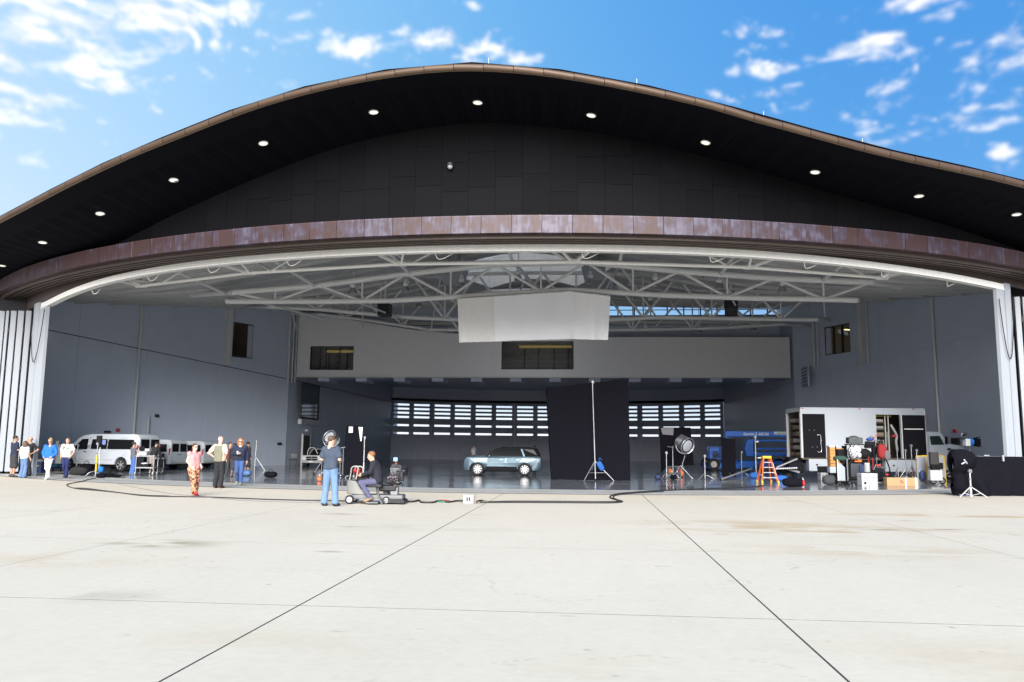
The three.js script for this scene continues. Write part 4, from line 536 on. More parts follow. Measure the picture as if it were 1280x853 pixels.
person({ ...pp(240, 620.5, 555.5), label: 'woman with ponytail in pink blouse and leopard print trousers mid-stride', turn: 62, hair: ['ponytail', [.09, .035, .018]], skin: 'pale', glasses: 1, top: { color: [.62, .27, .27], sleeve: 'none', name: 'blouse', loose: .026 }, bottom: { color: [.6, .3, .18], print: leopard, loose: .03, flare: .01 }, shoes: [.42, .02, .03], pose: { kneeL: [.09, .5, .06], ankL: [.08, .09, .0], kneeR: [-.09, .52, .17], ankR: [-.08, .16, .22], toeR: [-.09, .12, .4], elL: [.22, 1.16, -.02], wrL: [.14, 1.0, .2], elR: [-.23, 1.17, -.06], wrR: [-.2, .98, .16] } });
person({ ...pp(272.5, 610.5, 546.5), label: 'man in khaki fishing vest and black trousers, back turned, hands on hips', turn: 168, look: -14, hair: ['bald', [.55, .50, .46]], skin: 'pale', wide: 1.08, top: { color: [.58, .50, .37], sleeve: 'short', vest: [.17, .17, .12], loose: .026 }, bottom: { color: [.014, .015, .018], loose: .012 }, shoes: [.05, .012, .01], pose: AKIMBO });
person({ ...pp(285.5, 596, 554), label: 'man in dark red shirt standing behind the fishing vest man', turn: 60, hair: ['short', [.015, .012, .012]], skin: 'tan', top: { color: [.10, .02, .03], sleeve: 'short' }, bottom: { color: [.03, .035, .035] }, pose: { elL: [.22, 1.16, .05], wrL: [.1, 1.05, .28] } });
person({ ...pp(291.5, 596.5, 555), label: 'man in black hoodie half hidden behind the curly haired woman', turn: 170, hair: ['short', [.012, .012, .012]], skin: 'deep', top: { color: blk, sleeve: 'long', loose: .028 }, bottom: { color: [.03, .03, .04], length: 'shorts', name: 'shorts', loose: .02 }, shoes: [.1, .1, .1] });
person({ ...pp(298, 606.5, 548.5), label: 'curly haired woman in navy jacket and jeans striding with a cup', turn: 18, nod: 8, hair: ['curly', [.30, .13, .05]], glasses: 1, top: { color: navy, sleeve: 'long', name: 'jacket', loose: .028, vneck: 1, under: [.5, .5, .55] }, bottom: { color: [.05, .10, .27] }, shoes: [.3, .3, .2], pose: { ...WALK, elR: [-.26, 1.17, -.02], wrR: [-.07, 1.18, .25], elL: [.27, 1.16, -.08], wrL: [.26, .9, -.04] } });
person({ ...pp(308, 594, 553), label: 'person in black with a neon yellow striped safety vest', turn: 150, hair: ['short', [.012, .012, .012]], skin: 'tan', top: { color: blk, sleeve: 'long', print: (x, y, z) => Math.abs(Math.abs(x) - .1) < .035 && y > 1.02 ? [.55, .72, .02] : [.014, .014, .016] }, bottom: { color: [.03, .03, .035], length: 'shorts', name: 'shorts' } });
person({ ...pp(316, 582, 556), label: 'person in dark jacket deep inside the hangar beside the steel pole', turn: 120, hair: ['short', [.01, .01, .01]], skin: 'deep', top: { color: [.06, .065, .08], sleeve: 'long' }, bottom: { color: [.03, .03, .04] }, cell: .028 });
person({ ...pp(331.5, 581, 556.5), label: 'person in pale shirt with arms crossed deep inside the hangar', turn: 20, hair: ['short', [.015, .012, .01]], skin: 'tan', top: { color: [.36, .37, .40], sleeve: 'long' }, bottom: { color: [.02, .02, .025] }, cell: .028, pose: { elL: [.25, 1.17, .05], wrL: [.02, 1.15, .22], elR: [-.25, 1.17, .05], wrR: [-.02, 1.12, .24] } });
person({ ...pp(411.5, 633, 546), label: 'man in slate blue tee and jeans with black boots, back turned, beside the dolly', turn: 166, look: -28, nod: 6, hair: ['short', [.10, .055, .03]], top: { color: [.045, .062, .095], sleeve: 'short', loose: .024 }, bottom: { color: [.13, .22, .37], loose: .008, flare: .02 }, boots: 1, belt: 1, cell: .018, shoes: [.015, .015, .016], pose: { kneeL: [.13, .5, .03], ankL: [.15, .09, -.02], kneeR: [-.13, .5, .03], ankR: [-.17, .09, -.02], elL: [.26, 1.17, -.02], wrL: [.14, 1.12, .22], elR: [-.26, 1.17, -.02], wrR: [-.14, 1.12, .22] } });
person({ ...pp(592, 583.5, 557), label: 'person in white shirt standing behind the bonnet of the silver SUV', turn: 60, hair: ['short', [.012, .01, .01]], skin: 'tan', top: { color: [.5, .5, .54], sleeve: 'short' }, bottom: { color: [.02, .02, .03] }, cell: .028 });
person({ ...pp(668, 584.5, 557.5), label: 'dark haired person in lilac shirt behind the tail of the silver SUV', turn: -60, hair: ['short', [.012, .01, .01]], skin: 'deep', top: { color: [.28, .28, .50], sleeve: 'short' }, bottom: { color: [.02, .02, .03] }, cell: .028 });

// ------------------------------------------------------------------ vehicles: front towards -x, wheels on y = 0
const rubber = mat([.015, .015, .016], .8), chrome = mat([.75, .76, .78], .2, .9), alloy = mat([.62, .63, .65], .3, .6), tail = mat([.42, .012, .015], .25), headGlass = mat([.6, .62, .64], .1), plastic = dull([.014, .014, .0165], .6);
const tint = new THREE.MeshPhysicalMaterial({ color: lin(.012, .013, .015), roughness: .1, specularIntensity: .22, side: THREE.DoubleSide });
const paint = (c, extra = {}) => new THREE.MeshPhysicalMaterial({ color: lin(...c), roughness: .38, clearcoat: .35, clearcoatRoughness: .08, side: THREE.DoubleSide, ...extra });
function shell(pts, width, bevel, half) { // side outline extruded across and narrowed by half(x, y) in 0..1
  const sh = new THREE.Shape(); pts.forEach((p, i) => { if (p.arc) sh.absarc(p.arc[0], p.arc[1], p.arc[2], p.arc[3], p.arc[4], p.arc[5] ?? true); else i ? sh.lineTo(p[0], p[1]) : sh.moveTo(p[0], p[1]); });
  let g = new THREE.ExtrudeGeometry(sh, { depth: width - 2 * bevel, bevelEnabled: bevel > 0, bevelSize: bevel * .6, bevelThickness: bevel, bevelSegments: 3, curveSegments: 14 }).translate(0, 0, -(width - 2 * bevel) / 2);
  if (half) { const p = g.attributes.position; for (let i = 0; i < p.count; i++) p.setZ(i, p.getZ(i) * half(p.getX(i), p.getY(i))); }
  return toCreasedNormals(g, .55);
}
function wheel(parent, x, z, r, w, spokes, rimM, side) { // side: +1 outer face towards +z
  const o = new THREE.Group(); o.name = 'wheel'; o.position.set(x, r, z); parent.add(o);
  mesh('tyre', new THREE.LatheGeometry([[r * .66, -w / 2], [r * .9, -w / 2], [r * .985, -w * .36], [r, -w * .2], [r, w * .2], [r * .985, w * .36], [r * .9, w / 2], [r * .66, w / 2]].map(p => new THREE.Vector2(...p)), 28).rotateX(Math.PI / 2), rubber, o);
  const L = [cyl(r * .16, w * .5, 0, 0, side * w * .2, 'z', 12), tor(r * .65, r * .035, 0, 0, side * w * .42, 'z', 28)]; for (let k = 0; k < spokes; k++) { const a = k / spokes * Math.PI * 2; L.push(box(r * .13, r * .52, w * .14, 0, r * .38, side * w * .34).rotateZ(a)); }
  mesh('rim', L, rimM, o); mesh('brake_disc', cyl(r * .62, w * .1, 0, 0, side * w * .05, 'z', 24), mat([.05, .05, .055], .5, .4), o);
}
// panel on the side of a shell: an outline laid on z = +-d(y), with thickness
function sidePanel(name, pts, side, zf, m, parent, th = .012) { const g = new THREE.ExtrudeGeometry(new THREE.Shape(pts.map(p => new THREE.Vector2(...p))), { depth: th, bevelEnabled: false }), p = g.attributes.position; for (let i = 0; i < p.count; i++) p.setZ(i, side * (zf(p.getX(i), p.getY(i)) + p.getZ(i))); g.computeVertexNormals(); return mesh(name, g, m, parent); }

// silver-blue SUV
{
  const p = G(627, 595.2), k = K(627, 595.2), L = 4.6, sc = 97 * k / L, o = thing('suv', 'silver blue SUV with bright alloy wheels parked on the polished floor', 'car', V(p.x, .004, p.z - .85), rad(3)); o.scale.setScalar(sc);
  const b = new THREE.Group(); b.name = 'body'; b.position.x = -L / 2; o.add(b); const col = paint([.075, .12, .155], { metalness: .5, roughness: .3 }), W = 1.89;
  const half = (x, y) => (1 - .10 * smooth(.75, 0, x) - .06 * smooth(4.1, 4.6, x)) * (y > 1.02 ? 1 - (y - 1.02) * .27 : 1 - Math.max(0, .55 - y) * .06);
  mesh('shell', shell([[.06, .35], [.02, .52], [0, .74], [.06, .95], [.18, 1.06], [1.22, 1.14], [1.3, 1.13], [4.46, 1.14], [4.54, 1.02], [4.58, .74], [4.57, .45], [4.46, .33], [4.08, .33], { arc: [3.62, .35, .44, 0, Math.PI, false] }, [3.16, .36], [1.28, .36], { arc: [.82, .35, .44, 0, Math.PI, false] }, [.36, .33]], W, .07, half), col, b);
  mesh('bonnet', shell([[.2, 1.05], [.45, 1.13], [1.2, 1.19], [1.3, 1.14], [1.2, 1.06]], W * .86, .04, half), col, b);
  mesh('cabin', shell([[1.18, 1.08], [1.92, 1.59], [2.3, 1.67], [3.3, 1.685], [4.2, 1.64], [4.36, 1.58], [4.53, 1.16], [4.52, 1.06]], W * .96, .06, half), dull([.010, .012, .015], .4), b);
  const zf = (x, y) => (W * .96 / 2) * half(x, y) + .004;
  for (const s of [-1, 1]) {
    sidePanel('front_side_window', [[1.48, 1.17], [2.02, 1.54], [2.44, 1.58], [2.42, 1.17]], s, zf, tint, b); sidePanel('rear_side_window', [[2.5, 1.17], [2.5, 1.58], [3.34, 1.58], [3.5, 1.17]], s, zf, tint, b); sidePanel('quarter_window', [[3.66, 1.2], [3.5, 1.57], [4.14, 1.55], [4.36, 1.22]], s, zf, tint, b);
    sidePanel('rear_pillar', [[3.37, 1.58], [3.53, 1.14], [3.64, 1.15], [3.47, 1.58]], s, (x, y) => zf(x, y) + .006, col, b);
    for (const [x0, x1, nm] of [[1.36, 2.44, 'front_door'], [2.5, 3.42, 'rear_door']]) { const d = sidePanel(nm, [[x0, .45], [x0 + .03, 1.055], [x1, 1.055], [nm === 'rear_door' ? x1 - .3 : x1, .45]], s, (x, y) => W / 2 * half(x, y) - .002, col, b, .008); mesh('handle', rbox(.2, .035, .03, .01, x1 - .22, .95, s * (W / 2 + .01)), chrome, d); }
    sidePanel('sill', [[1.24, .3], [1.3, .55], [3.14, .55], [3.2, .3]], s, (x, y) => W / 2 * half(x, y), plastic, b, .02);
    for (const cx of [.82, 3.62]) { const a = mesh('arch_trim', new THREE.TorusGeometry(.45, .05, 6, 20, Math.PI).scale(1, 1, .7).translate(cx, .35, s * W * .478), plastic, b); }
    mesh('mirror', rbox(.12, .15, .22, .04, 1.52, 1.16, s * 1.02), col, b); mesh('headlamp', rbox(.3, .1, .12, .04, .2, .9, s * .72, 0, s * -.3), headGlass, b); mesh('tail_lamp', rbox(.1, .26, .12, .04, 4.5, .98, s * .82), tail, b); mesh('fog_lamp', rbox(.12, .06, .1, .02, .08, .6, s * .72), headGlass, b);
    wheel(o, .82 - L / 2, s * .82, .39, .24, 9, mat([.42, .42, .44], .35, .5), s); wheel(o, 3.62 - L / 2, s * .82, .39, .24, 9, mat([.42, .42, .44], .35, .5), s); mesh('roof_rail', bar(V(2.2, 1.69, s * .66), V(4.0, 1.65, s * .66), .018), plastic, b);
  }
  mesh('windscreen', shell([[1.24, 1.12], [1.2, 1.15], [1.88, 1.6], [1.92, 1.57]], W * .8, .005, half), tint, b); mesh('grille', rbox(.06, .16, 1.0, .02, .03, .84, 0), plastic, b); mesh('bumper', rbox(.12, .2, 1.5, .05, .08, .46, 0), plastic, b); mesh('underbody', box(4.0, .12, 1.5, 2.3, .3, 0), plastic, b); mesh('number_plate', box(.02, .11, .5, .0, .56, 0), mat([.6, .6, .6], .5), b);
}
// white passenger vans
function makeVan(label) {
  const o = thing('passenger_van', label, 'van', V(0, 0, 0), 0, 'white vans parked in a row'), b = new THREE.Group(); b.name = 'body'; b.position.x = -5.7; o.add(b); const col = paint([.60, .65, .71], { roughness: .4 }), W = 2.0;   // origin at the tail
  const half = (x, y) => (1 - .14 * smooth(.9, 0, x)) * (y > 1.1 ? 1 - (y - 1.1) * .14 : 1);
  mesh('shell', shell([[.08, .4], [.0, .6], [.02, .95], [.2, 1.06], [.95, 1.2], [1.02, 1.24], [1.68, 1.86], [1.95, 2.0], [2.5, 2.07], [5.3, 2.08], [5.55, 2.03], [5.66, 1.85], [5.7, 1.2], [5.7, .5], [5.6, .42], [5.06, .42], { arc: [4.62, .4, .45, .05, Math.PI - .05, false] }, [4.16, .42], [1.5, .42], { arc: [1.06, .4, .45, .05, Math.PI - .05, false] }, [.6, .42]], W, .08, half), col, b);
  const zf = (x, y) => W / 2 * half(x, y) + .002;
  for (const s of [-1, 1]) {
    sidePanel('front_window', [[1.42, 1.24], [1.5, 1.4], [1.9, 1.82], [2.32, 1.84], [2.32, 1.24]], s, zf, tint, b); sidePanel('side_glass', [[2.56, 1.26], [2.6, 1.82], [3.62, 1.82], [3.62, 1.26]], s, zf, tint, b); sidePanel('long_side_glass', [[3.68, 1.26], [3.68, 1.82], [5.36, 1.80], [5.42, 1.26]], s, zf, tint, b);
    sidePanel('side_moulding', [[1.6, .62], [1.6, .67], [4.1, .67], [4.1, .62]], s, zf, mat([.5, .51, .52], .5), b); sidePanel('door_gap', [[2.42, .5], [2.42, 1.95], [2.435, 1.95], [2.435, .5]], s, zf, plastic, b, .006);
    mesh('mirror', rbox(.12, .3, .2, .04, 1.5, 1.35, s * 1.14), plastic, b); mesh('tail_lamp', rbox(.12, .5, .12, .03, 5.66, 1.25, s * .93), tail, b); mesh('headlamp', rbox(.1, .2, .34, .03, .06, .86, s * .68), headGlass, b); mesh('door_handle', rbox(.2, .05, .03, .01, 2.2, 1.1, s * 1.01), plastic, b);
    wheel(o, 1.06 - 5.7, s * .87, .37, .24, 6, alloy, s); wheel(o, 4.62 - 5.7, s * .87, .37, .24, 6, alloy, s);
    const d = mesh('rear_door', rbox(.05, 1.4, .86, .02, 5.7, 1.2, s * .44), col, b); mesh('rear_glass', rbox(.03, .58, .70, .015, 5.735, 1.54, s * .43), tint, d); mesh('handle', rbox(.04, .05, .2, .01, 5.74, 1.05, s * .12), plastic, d);
  }
  mesh('windscreen', shell([[1.06, 1.28], [1.02, 1.31], [1.6, 1.87], [1.64, 1.84]], W * .86, .005, half), tint, b); mesh('bumper', rbox(.16, .22, 1.9, .06, 5.7, .5, 0), mat([.45, .46, .48], .4), b); mesh('grille', rbox(.05, .22, 1.1, .02, .0, .86, 0), plastic, b); mesh('underbody', box(5, .14, 1.5, 2.9, .34, 0), plastic, b);
  return o;
}
{
  const put = (v, px, py, turn) => { const p = G(px, py); v.position.set(p.x, .004, p.z); v.rotation.y = rad(turn); };
  const v1 = makeVan('white passenger van with long dark side windows behind the silver cart'); v1.position.set(-25.35, .004, -45.5); v1.rotation.y = rad(-8);
  const v2 = dup(v1, V(0, 0, 0), 0, 'white van parked between the two other white vans'); put(v2, 222, 587.2, -10); v2.scale.setScalar(.87); const v3 = dup(v1, V(0, 0, 0), 0, 'white van farthest along the row, behind the woman in pink'); put(v3, 263, 585.4, -14); v3.scale.setScalar(.84);
}
// box truck, side towards the camera, cab to the right (+x)
{
  const bx = 1070, by = 600, p = G(bx, by), k = K(bx, by), o = thing('box_truck', 'white box truck with open black doors and shelving inside', 'truck', V(p.x, .004, p.z), rad(5.4)), X = px => (px - bx) * k, Y = py => (by - py) * k, D = 2.35, body = paint([.44, .485, .545], { roughness: .45 });
  const x0 = X(1004), x1 = X(1160), yb = Y(573.5), yt = Y(512), wall = .06, inside = mat([.10, .08, .06], .8);
  const cb = new THREE.Group(); cb.name = 'cargo_box'; o.add(cb);
  const op1 = [X(1005.5), X(1034)], op2 = [X(1098.5), X(1128.5)], yd = Y(518.5);
  const wl = (a, b, c, d, nm = 'side_panel') => mesh(nm, box(b - a, d - c, wall, (a + b) / 2, (c + d) / 2, 0), body, cb);
  wl(x0, op1[0], yb, yd); wl(op1[1], op2[0], yb, yd); wl(op2[1], x1, yb, yd); wl(x0, x1, yd, yt);
  mesh('far_side', box(x1 - x0, yt - yb, wall, (x0 + x1) / 2, (yt + yb) / 2, -D), body, cb); mesh('roof', box(x1 - x0 + .05, .08, D + .1, (x0 + x1) / 2, yt + .03, -D / 2), body, cb); mesh('floor', box(x1 - x0, .12, D, (x0 + x1) / 2, yb - .03, -D / 2), inside, cb); mesh('front_wall', box(wall, yt - yb, D, x1 - .04, (yt + yb) / 2, -D / 2), body, cb); mesh('lining', box(x1 - x0 - .2, yt - yb - .1, .03, (x0 + x1) / 2, (yt + yb) / 2, -D + .06), inside, cb);
  for (const [a, r] of [[x0, .05], [x1, .05]]) mesh('corner_post', bar(V(a, yb, .02), V(a, yt, .02), r), mat([.6, .62, .64], .4), cb); mesh('marker_lamp', [1006, 1078, 1146].map(q => rbox(.12, .05, .05, .01, X(q), yt + .02, .06)), mat([.5, .1, .04], .4), cb);
  mesh('rear_frame', [box(.08, yt - yb, .1, x0 - .02, (yt + yb) / 2, -.05), box(.08, yt - yb, .1, x0 - .02, (yt + yb) / 2, -D + .05), box(.08, .16, D, x0 - .02, yt - .08, -D / 2)], mat([.55, .56, .57], .5), cb);
  // shelves with gear seen through the open rear and the side door
  const sh = mat([.16, .13, .10], .8), gear = [mat([.22, .19, .15], .8), mat([.05, .045, .04], .8), mat([.32, .31, .3], .6), mat([.14, .09, .05], .8)], R = rng(12);
  const rack = (xa, xb, z0, z1) => { const g = new THREE.Group(); g.name = 'shelf_rack'; cb.add(g); for (let q = 0; q < 6; q++) { const y = lerp(yb + .08, yt - .35, q / 6); mesh('shelf', box(xb - xa, .03, z0 - z1, (xa + xb) / 2, y, (z0 + z1) / 2), sh, g); for (let i = 0; i < 3; i++) { const w = (z0 - z1) / 3.4; mesh('gear_case', rbox((xb - xa) * .8, .14 + R() * .12, w, .02, (xa + xb) / 2, y + .12, z0 - (i + .5) * (z0 - z1) / 3), gear[Math.floor(R() * 4)], g); } } };
  rack(x0 + .1, x0 + .55, -.95, -D + .1); rack(X(1100), X(1112), -.25, -1.6); mesh('shelf_ladder', [X(1113), X(1117)].map(q => box(.05, yt - yb - .3, .05, q, (yt + yb) / 2, -.3)), mat([.5, .5, .48], .5), cb); mesh('stored_pole', bar(V(X(1119), yb + .1, -.5), V(X(1118.5), Y(540), -.6), .06), mat([.5, .49, .42], .6), cb); mesh('stored_hose', path([V(X(1120), Y(531), -.3), V(X(1123), Y(537), -.25), V(X(1127), Y(545), -.3), V(X(1126), Y(552), -.3), V(X(1128), Y(562), -.4)], .07), mat([.4, .4, .42], .6), cb); mesh('stored_straps', rbox(.25, .12, .1, .03, X(1123), Y(545), -.2), mat([.45, .03, .06], .7), cb); mesh('yellow_beam', box(1.0, .12, .1, X(1113), Y(519.5), -.6), mat([.5, .36, .03], .5), cb); mesh('load_bulkhead', box(1.3, yt - yb - .15, .04, X(1114), (yt + yb) / 2, -1.7), mat([.03, .025, .02], .8), cb);
  // door leaves: one black leaf standing in the rear side opening, one folded flat beside the other opening
  const blackDoor = dull([.012, .012, .016], .7);
  const d1 = mesh('side_door', box(op1[1] - op1[0] - .03, yd - yb - .02, .05, (op1[0] + op1[1]) / 2, (yd + yb) / 2, .0), blackDoor, cb); mesh('handle', [path([V(X(1023), Y(545), .07), V(X(1027), Y(545), .07), V(X(1027.5), Y(555), .07), V(X(1027.5), Y(565.5), .07), V(X(1023), Y(566), .07)], .022)], chrome, d1); mesh('rivet', [0, 1, 2, 3].map(q => cyl(.03, .02, X(1014 + q * 3), Y(539 + (q % 2) * 21), .035, 'z', 8)), mat([.1, .1, .1], .5), d1);
  const d2 = mesh('side_door', box(X(1159) - X(1130.5), yd - yb - .04, .05, (X(1159) + X(1130.5)) / 2, (yd + yb) / 2, .12), blackDoor, cb); mesh('bar', rbox(X(1156) - X(1132), .06, .04, .015, X(1144), Y(536.5), .17), mat([.75, .76, .77], .4), d2); mesh('door_edge', rbox(.07, yd - yb, .09, .02, X(1129.5), (yd + yb) / 2, .1), mat([.6, .62, .64], .4), d2);
  // skirts, wheels, chassis
  for (const [a, b] of [[1012, 1050], [1108, 1148]]) { const s = mesh('skirt_box', rbox(X(b) - X(a), Y(575) - Y(590), .5, .03, (X(a) + X(b)) / 2, Y(582.5), -.22), body, o); mesh('latch', rbox(.1, .08, .03, .01, X(a + 10), Y(582), .045), plastic, s); }
  mesh('chassis', [box(X(1200) - x0, .22, .2, (X(1200) + x0) / 2, Y(578), -.7), box(X(1200) - x0, .22, .2, (X(1200) + x0) / 2, Y(578), -1.65)], plastic, o); wheel(o, X(1062), -.2, .48, .3, 6, mat([.5, .5, .5], .5), 1); wheel(o, X(1062), -2.1, .48, .3, 6, mat([.5, .5, .5], .5), -1); wheel(o, X(1192), -.3, .48, .28, 6, mat([.55, .55, .55], .5), 1); wheel(o, X(1192), -2.0, .48, .28, 6, mat([.55, .55, .55], .5), -1);
  // tail lift platform with its serrated edge
  const tl = new THREE.Group(); tl.name = 'tail_lift'; o.add(tl); mesh('platform', hexa([V(X(969), Y(588.5), .1), V(X(997), Y(586.5), .1), V(X(1001), Y(586.5), -2), V(X(975), Y(588), -2)], [V(X(969), Y(587), .1), V(X(997), Y(584.5), .1), V(X(1001), Y(584.5), -2), V(X(975), Y(586), -2)]), mat([.02, .04, .13], .5), tl); mesh('chequer_edge', [...Array(12)].map((_, q) => box(.07, .07, .02, X(970 + q * 2.3), Y(587.3 - q * .1), .125)), mat([.7, .7, .7], .5), tl); mesh('lift_arm', [bar(V(X(1000), Y(575), -.3), V(X(972), Y(586), -.1), .05), bar(V(X(1002), Y(592), -.3), V(X(985), Y(587), -.3), .07)], mat([.3, .31, .33], .5), tl); mesh('lift_box', rbox(X(1008) - X(990), Y(572) - Y(592), .6, .03, X(999), Y(583), -.7), plastic, tl);
  // cab
  const cab = new THREE.Group(); cab.name = 'cab'; o.add(cab); const zc = w => w; const c0 = X(1162), half = (x, y) => 1 - .1 * smooth(X(1196), X(1214), x) - Math.max(0, y - Y(556)) * .1;
  mesh('shell', shell([[c0, Y(588)], [c0, Y(541)], [X(1166), Y(540)], [X(1180), Y(540.5)], [X(1184), Y(543)], [X(1190), Y(555)], [X(1205), Y(557)], [X(1212), Y(560)], [X(1215), Y(566)], [X(1215.5), Y(578)], [X(1213), Y(590)], [X(1206), Y(590)], { arc: [X(1192), Y(590), .58, 0, Math.PI, false] }, [X(1176), Y(591)]], D * .92, .08, half).translate(0, 0, -D / 2 - .06), body, cab);
  const zf = () => .02; const sp = (nm, pts, m, th = .02, dz = 0) => mesh(nm, new THREE.ExtrudeGeometry(new THREE.Shape(pts.map(q => new THREE.Vector2(X(q[0]), Y(q[1])))), { depth: th, bevelEnabled: false }).translate(0, 0, -.135 + dz), m, cab);
  const dr = sp('door', [[1165.5, 587], [1165.5, 543.5], [1180, 543.5], [1187, 557], [1188, 587]], body, .03); mesh('handle', rbox(.16, .05, .04, .01, X(1170), Y(566), -.09), plastic, dr);
  sp('door_window', [[1168, 556], [1166.5, 545], [1179, 544.5], [1184.5, 555.5]], new THREE.MeshPhysicalMaterial({ color: lin(.02, .035, .03), roughness: .06 }), .02, .022); mesh('mirror', [rbox(.1, .42, .16, .03, X(1185.5), Y(550), .06), bar(V(X(1183), Y(545), -.08), V(X(1186), Y(546), .05), .015)], plastic, cab); mesh('bonnet_vent', [rbox(.2, .1, .03, .02, X(1190.5), Y(561), -.1), box(.24, .05, .03, X(1193), Y(564), -.09, 0, 0, .6), box(.2, .05, .03, X(1193), Y(564.5), -.088, 0, 0, -.5)], plastic, cab); mesh('windscreen', hexa([V(X(1189.5), Y(555), -.3), V(X(1190), Y(555), -.3), V(X(1190), Y(555), -D + .2), V(X(1189.5), Y(555), -D + .2)], [V(X(1184), Y(543.5), -.35), V(X(1184.6), Y(543.5), -.35), V(X(1184.6), Y(543.5), -D + .25), V(X(1184), Y(543.5), -D + .25)]), tint, cab); mesh('bumper', rbox(.25, .3, D * .9, .06, X(1214), Y(590), -D / 2), chrome, cab); mesh('step', rbox(.7, .06, .3, .02, X(1174), Y(592.5), -.12), plastic, cab);
}
// pickup truck nose-on deep inside, and the blue boom lift
{
  const bx = 389, by = 585, p = G(bx, by), k = K(bx, by), o = thing('pickup_truck', 'white pickup truck facing out beside the left hangar wall', 'truck', V(p.x, .004, p.z), rad(-4)), s = 26 * k / 1.95, b = new THREE.Group(); b.name = 'body'; o.add(b); o.scale.setScalar(s); const col = paint([.5, .53, .56]);
  mesh('front', shell([[-.98, .45], [-.98, 1.0], [-.9, 1.1], [.9, 1.1], [.98, 1.0], [.98, .45]], 1.5, .08).translate(0, 0, -.8), col, b); mesh('cab', hexa([V(-.92, 1.08, -1.3), V(.92, 1.08, -1.3), V(.92, 1.08, -3.2), V(-.92, 1.08, -3.2)], [V(-.72, 1.75, -1.9), V(.72, 1.75, -1.9), V(.72, 1.75, -2.9), V(-.72, 1.75, -2.9)]), col, b); mesh('windscreen', hexa([V(-.84, 1.12, -1.26), V(.84, 1.12, -1.26), V(.84, 1.12, -1.32), V(-.84, 1.12, -1.32)], [V(-.66, 1.7, -1.84), V(.66, 1.7, -1.84), V(.66, 1.7, -1.88), V(-.66, 1.7, -1.88)]), tint, b); mesh('bed', box(1.9, .7, 2.2, 0, .85, -4.3), col, b);
  const g = mesh('grille', box(1.1, .36, .05, 0, .86, -.03), plastic, b); mesh('crosshair_bar', [box(1.1, .06, .04, 0, .86, .0), box(.06, .36, .04, 0, .86, .0)], chrome, g); mesh('bumper', rbox(1.9, .24, .2, .05, 0, .55, .04), mat([.45, .45, .45], .3, .6), b); mesh('number_plate', box(.4, .14, .03, 0, .56, .16), mat([.7, .7, .7], .5), b); for (const q of [-1, 1]) { mesh('headlamp', rbox(.3, .3, .08, .03, q * .74, .88, -.02), headGlass, b); wheel(o, q * .82, -.9, .38, .26, 6, alloy, q); o.children.at(-1).rotation.y = Math.PI / 2; wheel(o, q * .82, -4.3, .38, .26, 6, alloy, q); o.children.at(-1).rotation.y = Math.PI / 2; }
  const tube = mesh('hoop', path([V(-.85, 1.1, -.9), V(-.7, 1.75, -.9), V(-.2, 1.85, -.9), V(.2, 1.3, -.9)], .03), M.steel, b);
}
{
  const bx = 945, by = 589, p = G(bx, by), k = K(bx, by), o = thing('boom_lift', 'blue articulated boom lift with white lettering behind the orange stepladder', 'lift', V(p.x, .004, p.z), rad(5.4)), X = px => (px - bx) * k, Y = py => (by - py) * k, blue = paint([.022, .16, .66], { roughness: .4 });
  const boom = mesh('upper_boom', rbox(X(1005) - X(907), Y(540) - Y(547), .42, .05, (X(1005) + X(907)) / 2, Y(543.3), 0), blue, o); const t = text('Genie Z-60/34', 3.5 * k, .01); t.translate(X(929.5), Y(543.5) - 1.5 * k, .215); mesh('lettering', t, mat([.88, .88, .88], .5), boom); mesh('decal', box(X(985) - X(968), 3.6 * k, .01, X(976.5), Y(541.8), .22), mat([.65, .70, .72], .5), boom); mesh('decal_print', [0, 1, 2].map(i => box(2.6 * k, .9 * k, .006, X(973.5 + i * 3.4), Y(541.8), .228)), mat([.05, .06, .07], .5), boom);
  mesh('boom_knuckle', [rbox(2.6 * k, 7 * k, .4, .05, X(908.5), Y(546), 0), box(1.2 * k, 6 * k, .2, X(912.5), Y(548), 0)], blue, o); mesh('lower_boom', [rbox(X(1003) - X(936), 2.7 * k, .36, .04, (X(1003) + X(936)) / 2, Y(551.3), 0), rbox(X(1003) - X(945), 2.4 * k, .3, .03, (X(1003) + X(945)) / 2, Y(561.5), 0), rbox(X(1003) - X(935), 4.4 * k, .4, .05, (X(1003) + X(935)) / 2, Y(568), 0)], blue, o); mesh('pivot_casting', poly([[X(933), Y(570)], [X(931.5), Y(562)], [X(934), Y(551)], [X(940), Y(550)], [X(941), Y(556)], [X(940), Y(571)]], .5, .03), blue, o);
  const ch = mesh('chassis', [rbox(X(925) - X(885), 8 * k, 2.2, .08, X(905), Y(583), -1), rbox(X(1000) - X(925), 9 * k, 2.2, .1, X(962), Y(581), -1)], blue, o); for (const q of [892, 985]) for (const z of [0, -2]) { const w = new THREE.Group(); w.name = 'wheel'; o.add(w); mesh('tyre', cyl(.45, .35, X(q), .45, z, 'z', 20), rubber, w); mesh('rim', cyl(.24, .37, X(q), .45, z, 'z', 14), mat([.5, .5, .5], .5), w); }
  mesh('basket', [...[0, 1].flatMap(z => [box(.05, 14 * k, .05, X(888), Y(567), -z * .8), box(.05, 14 * k, .05, X(902), Y(567), -z * .8), box(14 * k, .05, .05, X(895), Y(560), -z * .8), box(14 * k, .05, .05, X(895), Y(567), -z * .8)]), box(14 * k, .08, .9, X(895), Y(574), -.4), box(11 * k, 4 * k, .3, X(895), Y(563), -.3), box(5 * k, 8 * k, .2, X(890), Y(569), -.4)], blue, o); mesh('basket_arm', bar(V(X(902), Y(574), -.4), V(X(930), Y(580), -.6), .12), blue, o);
}

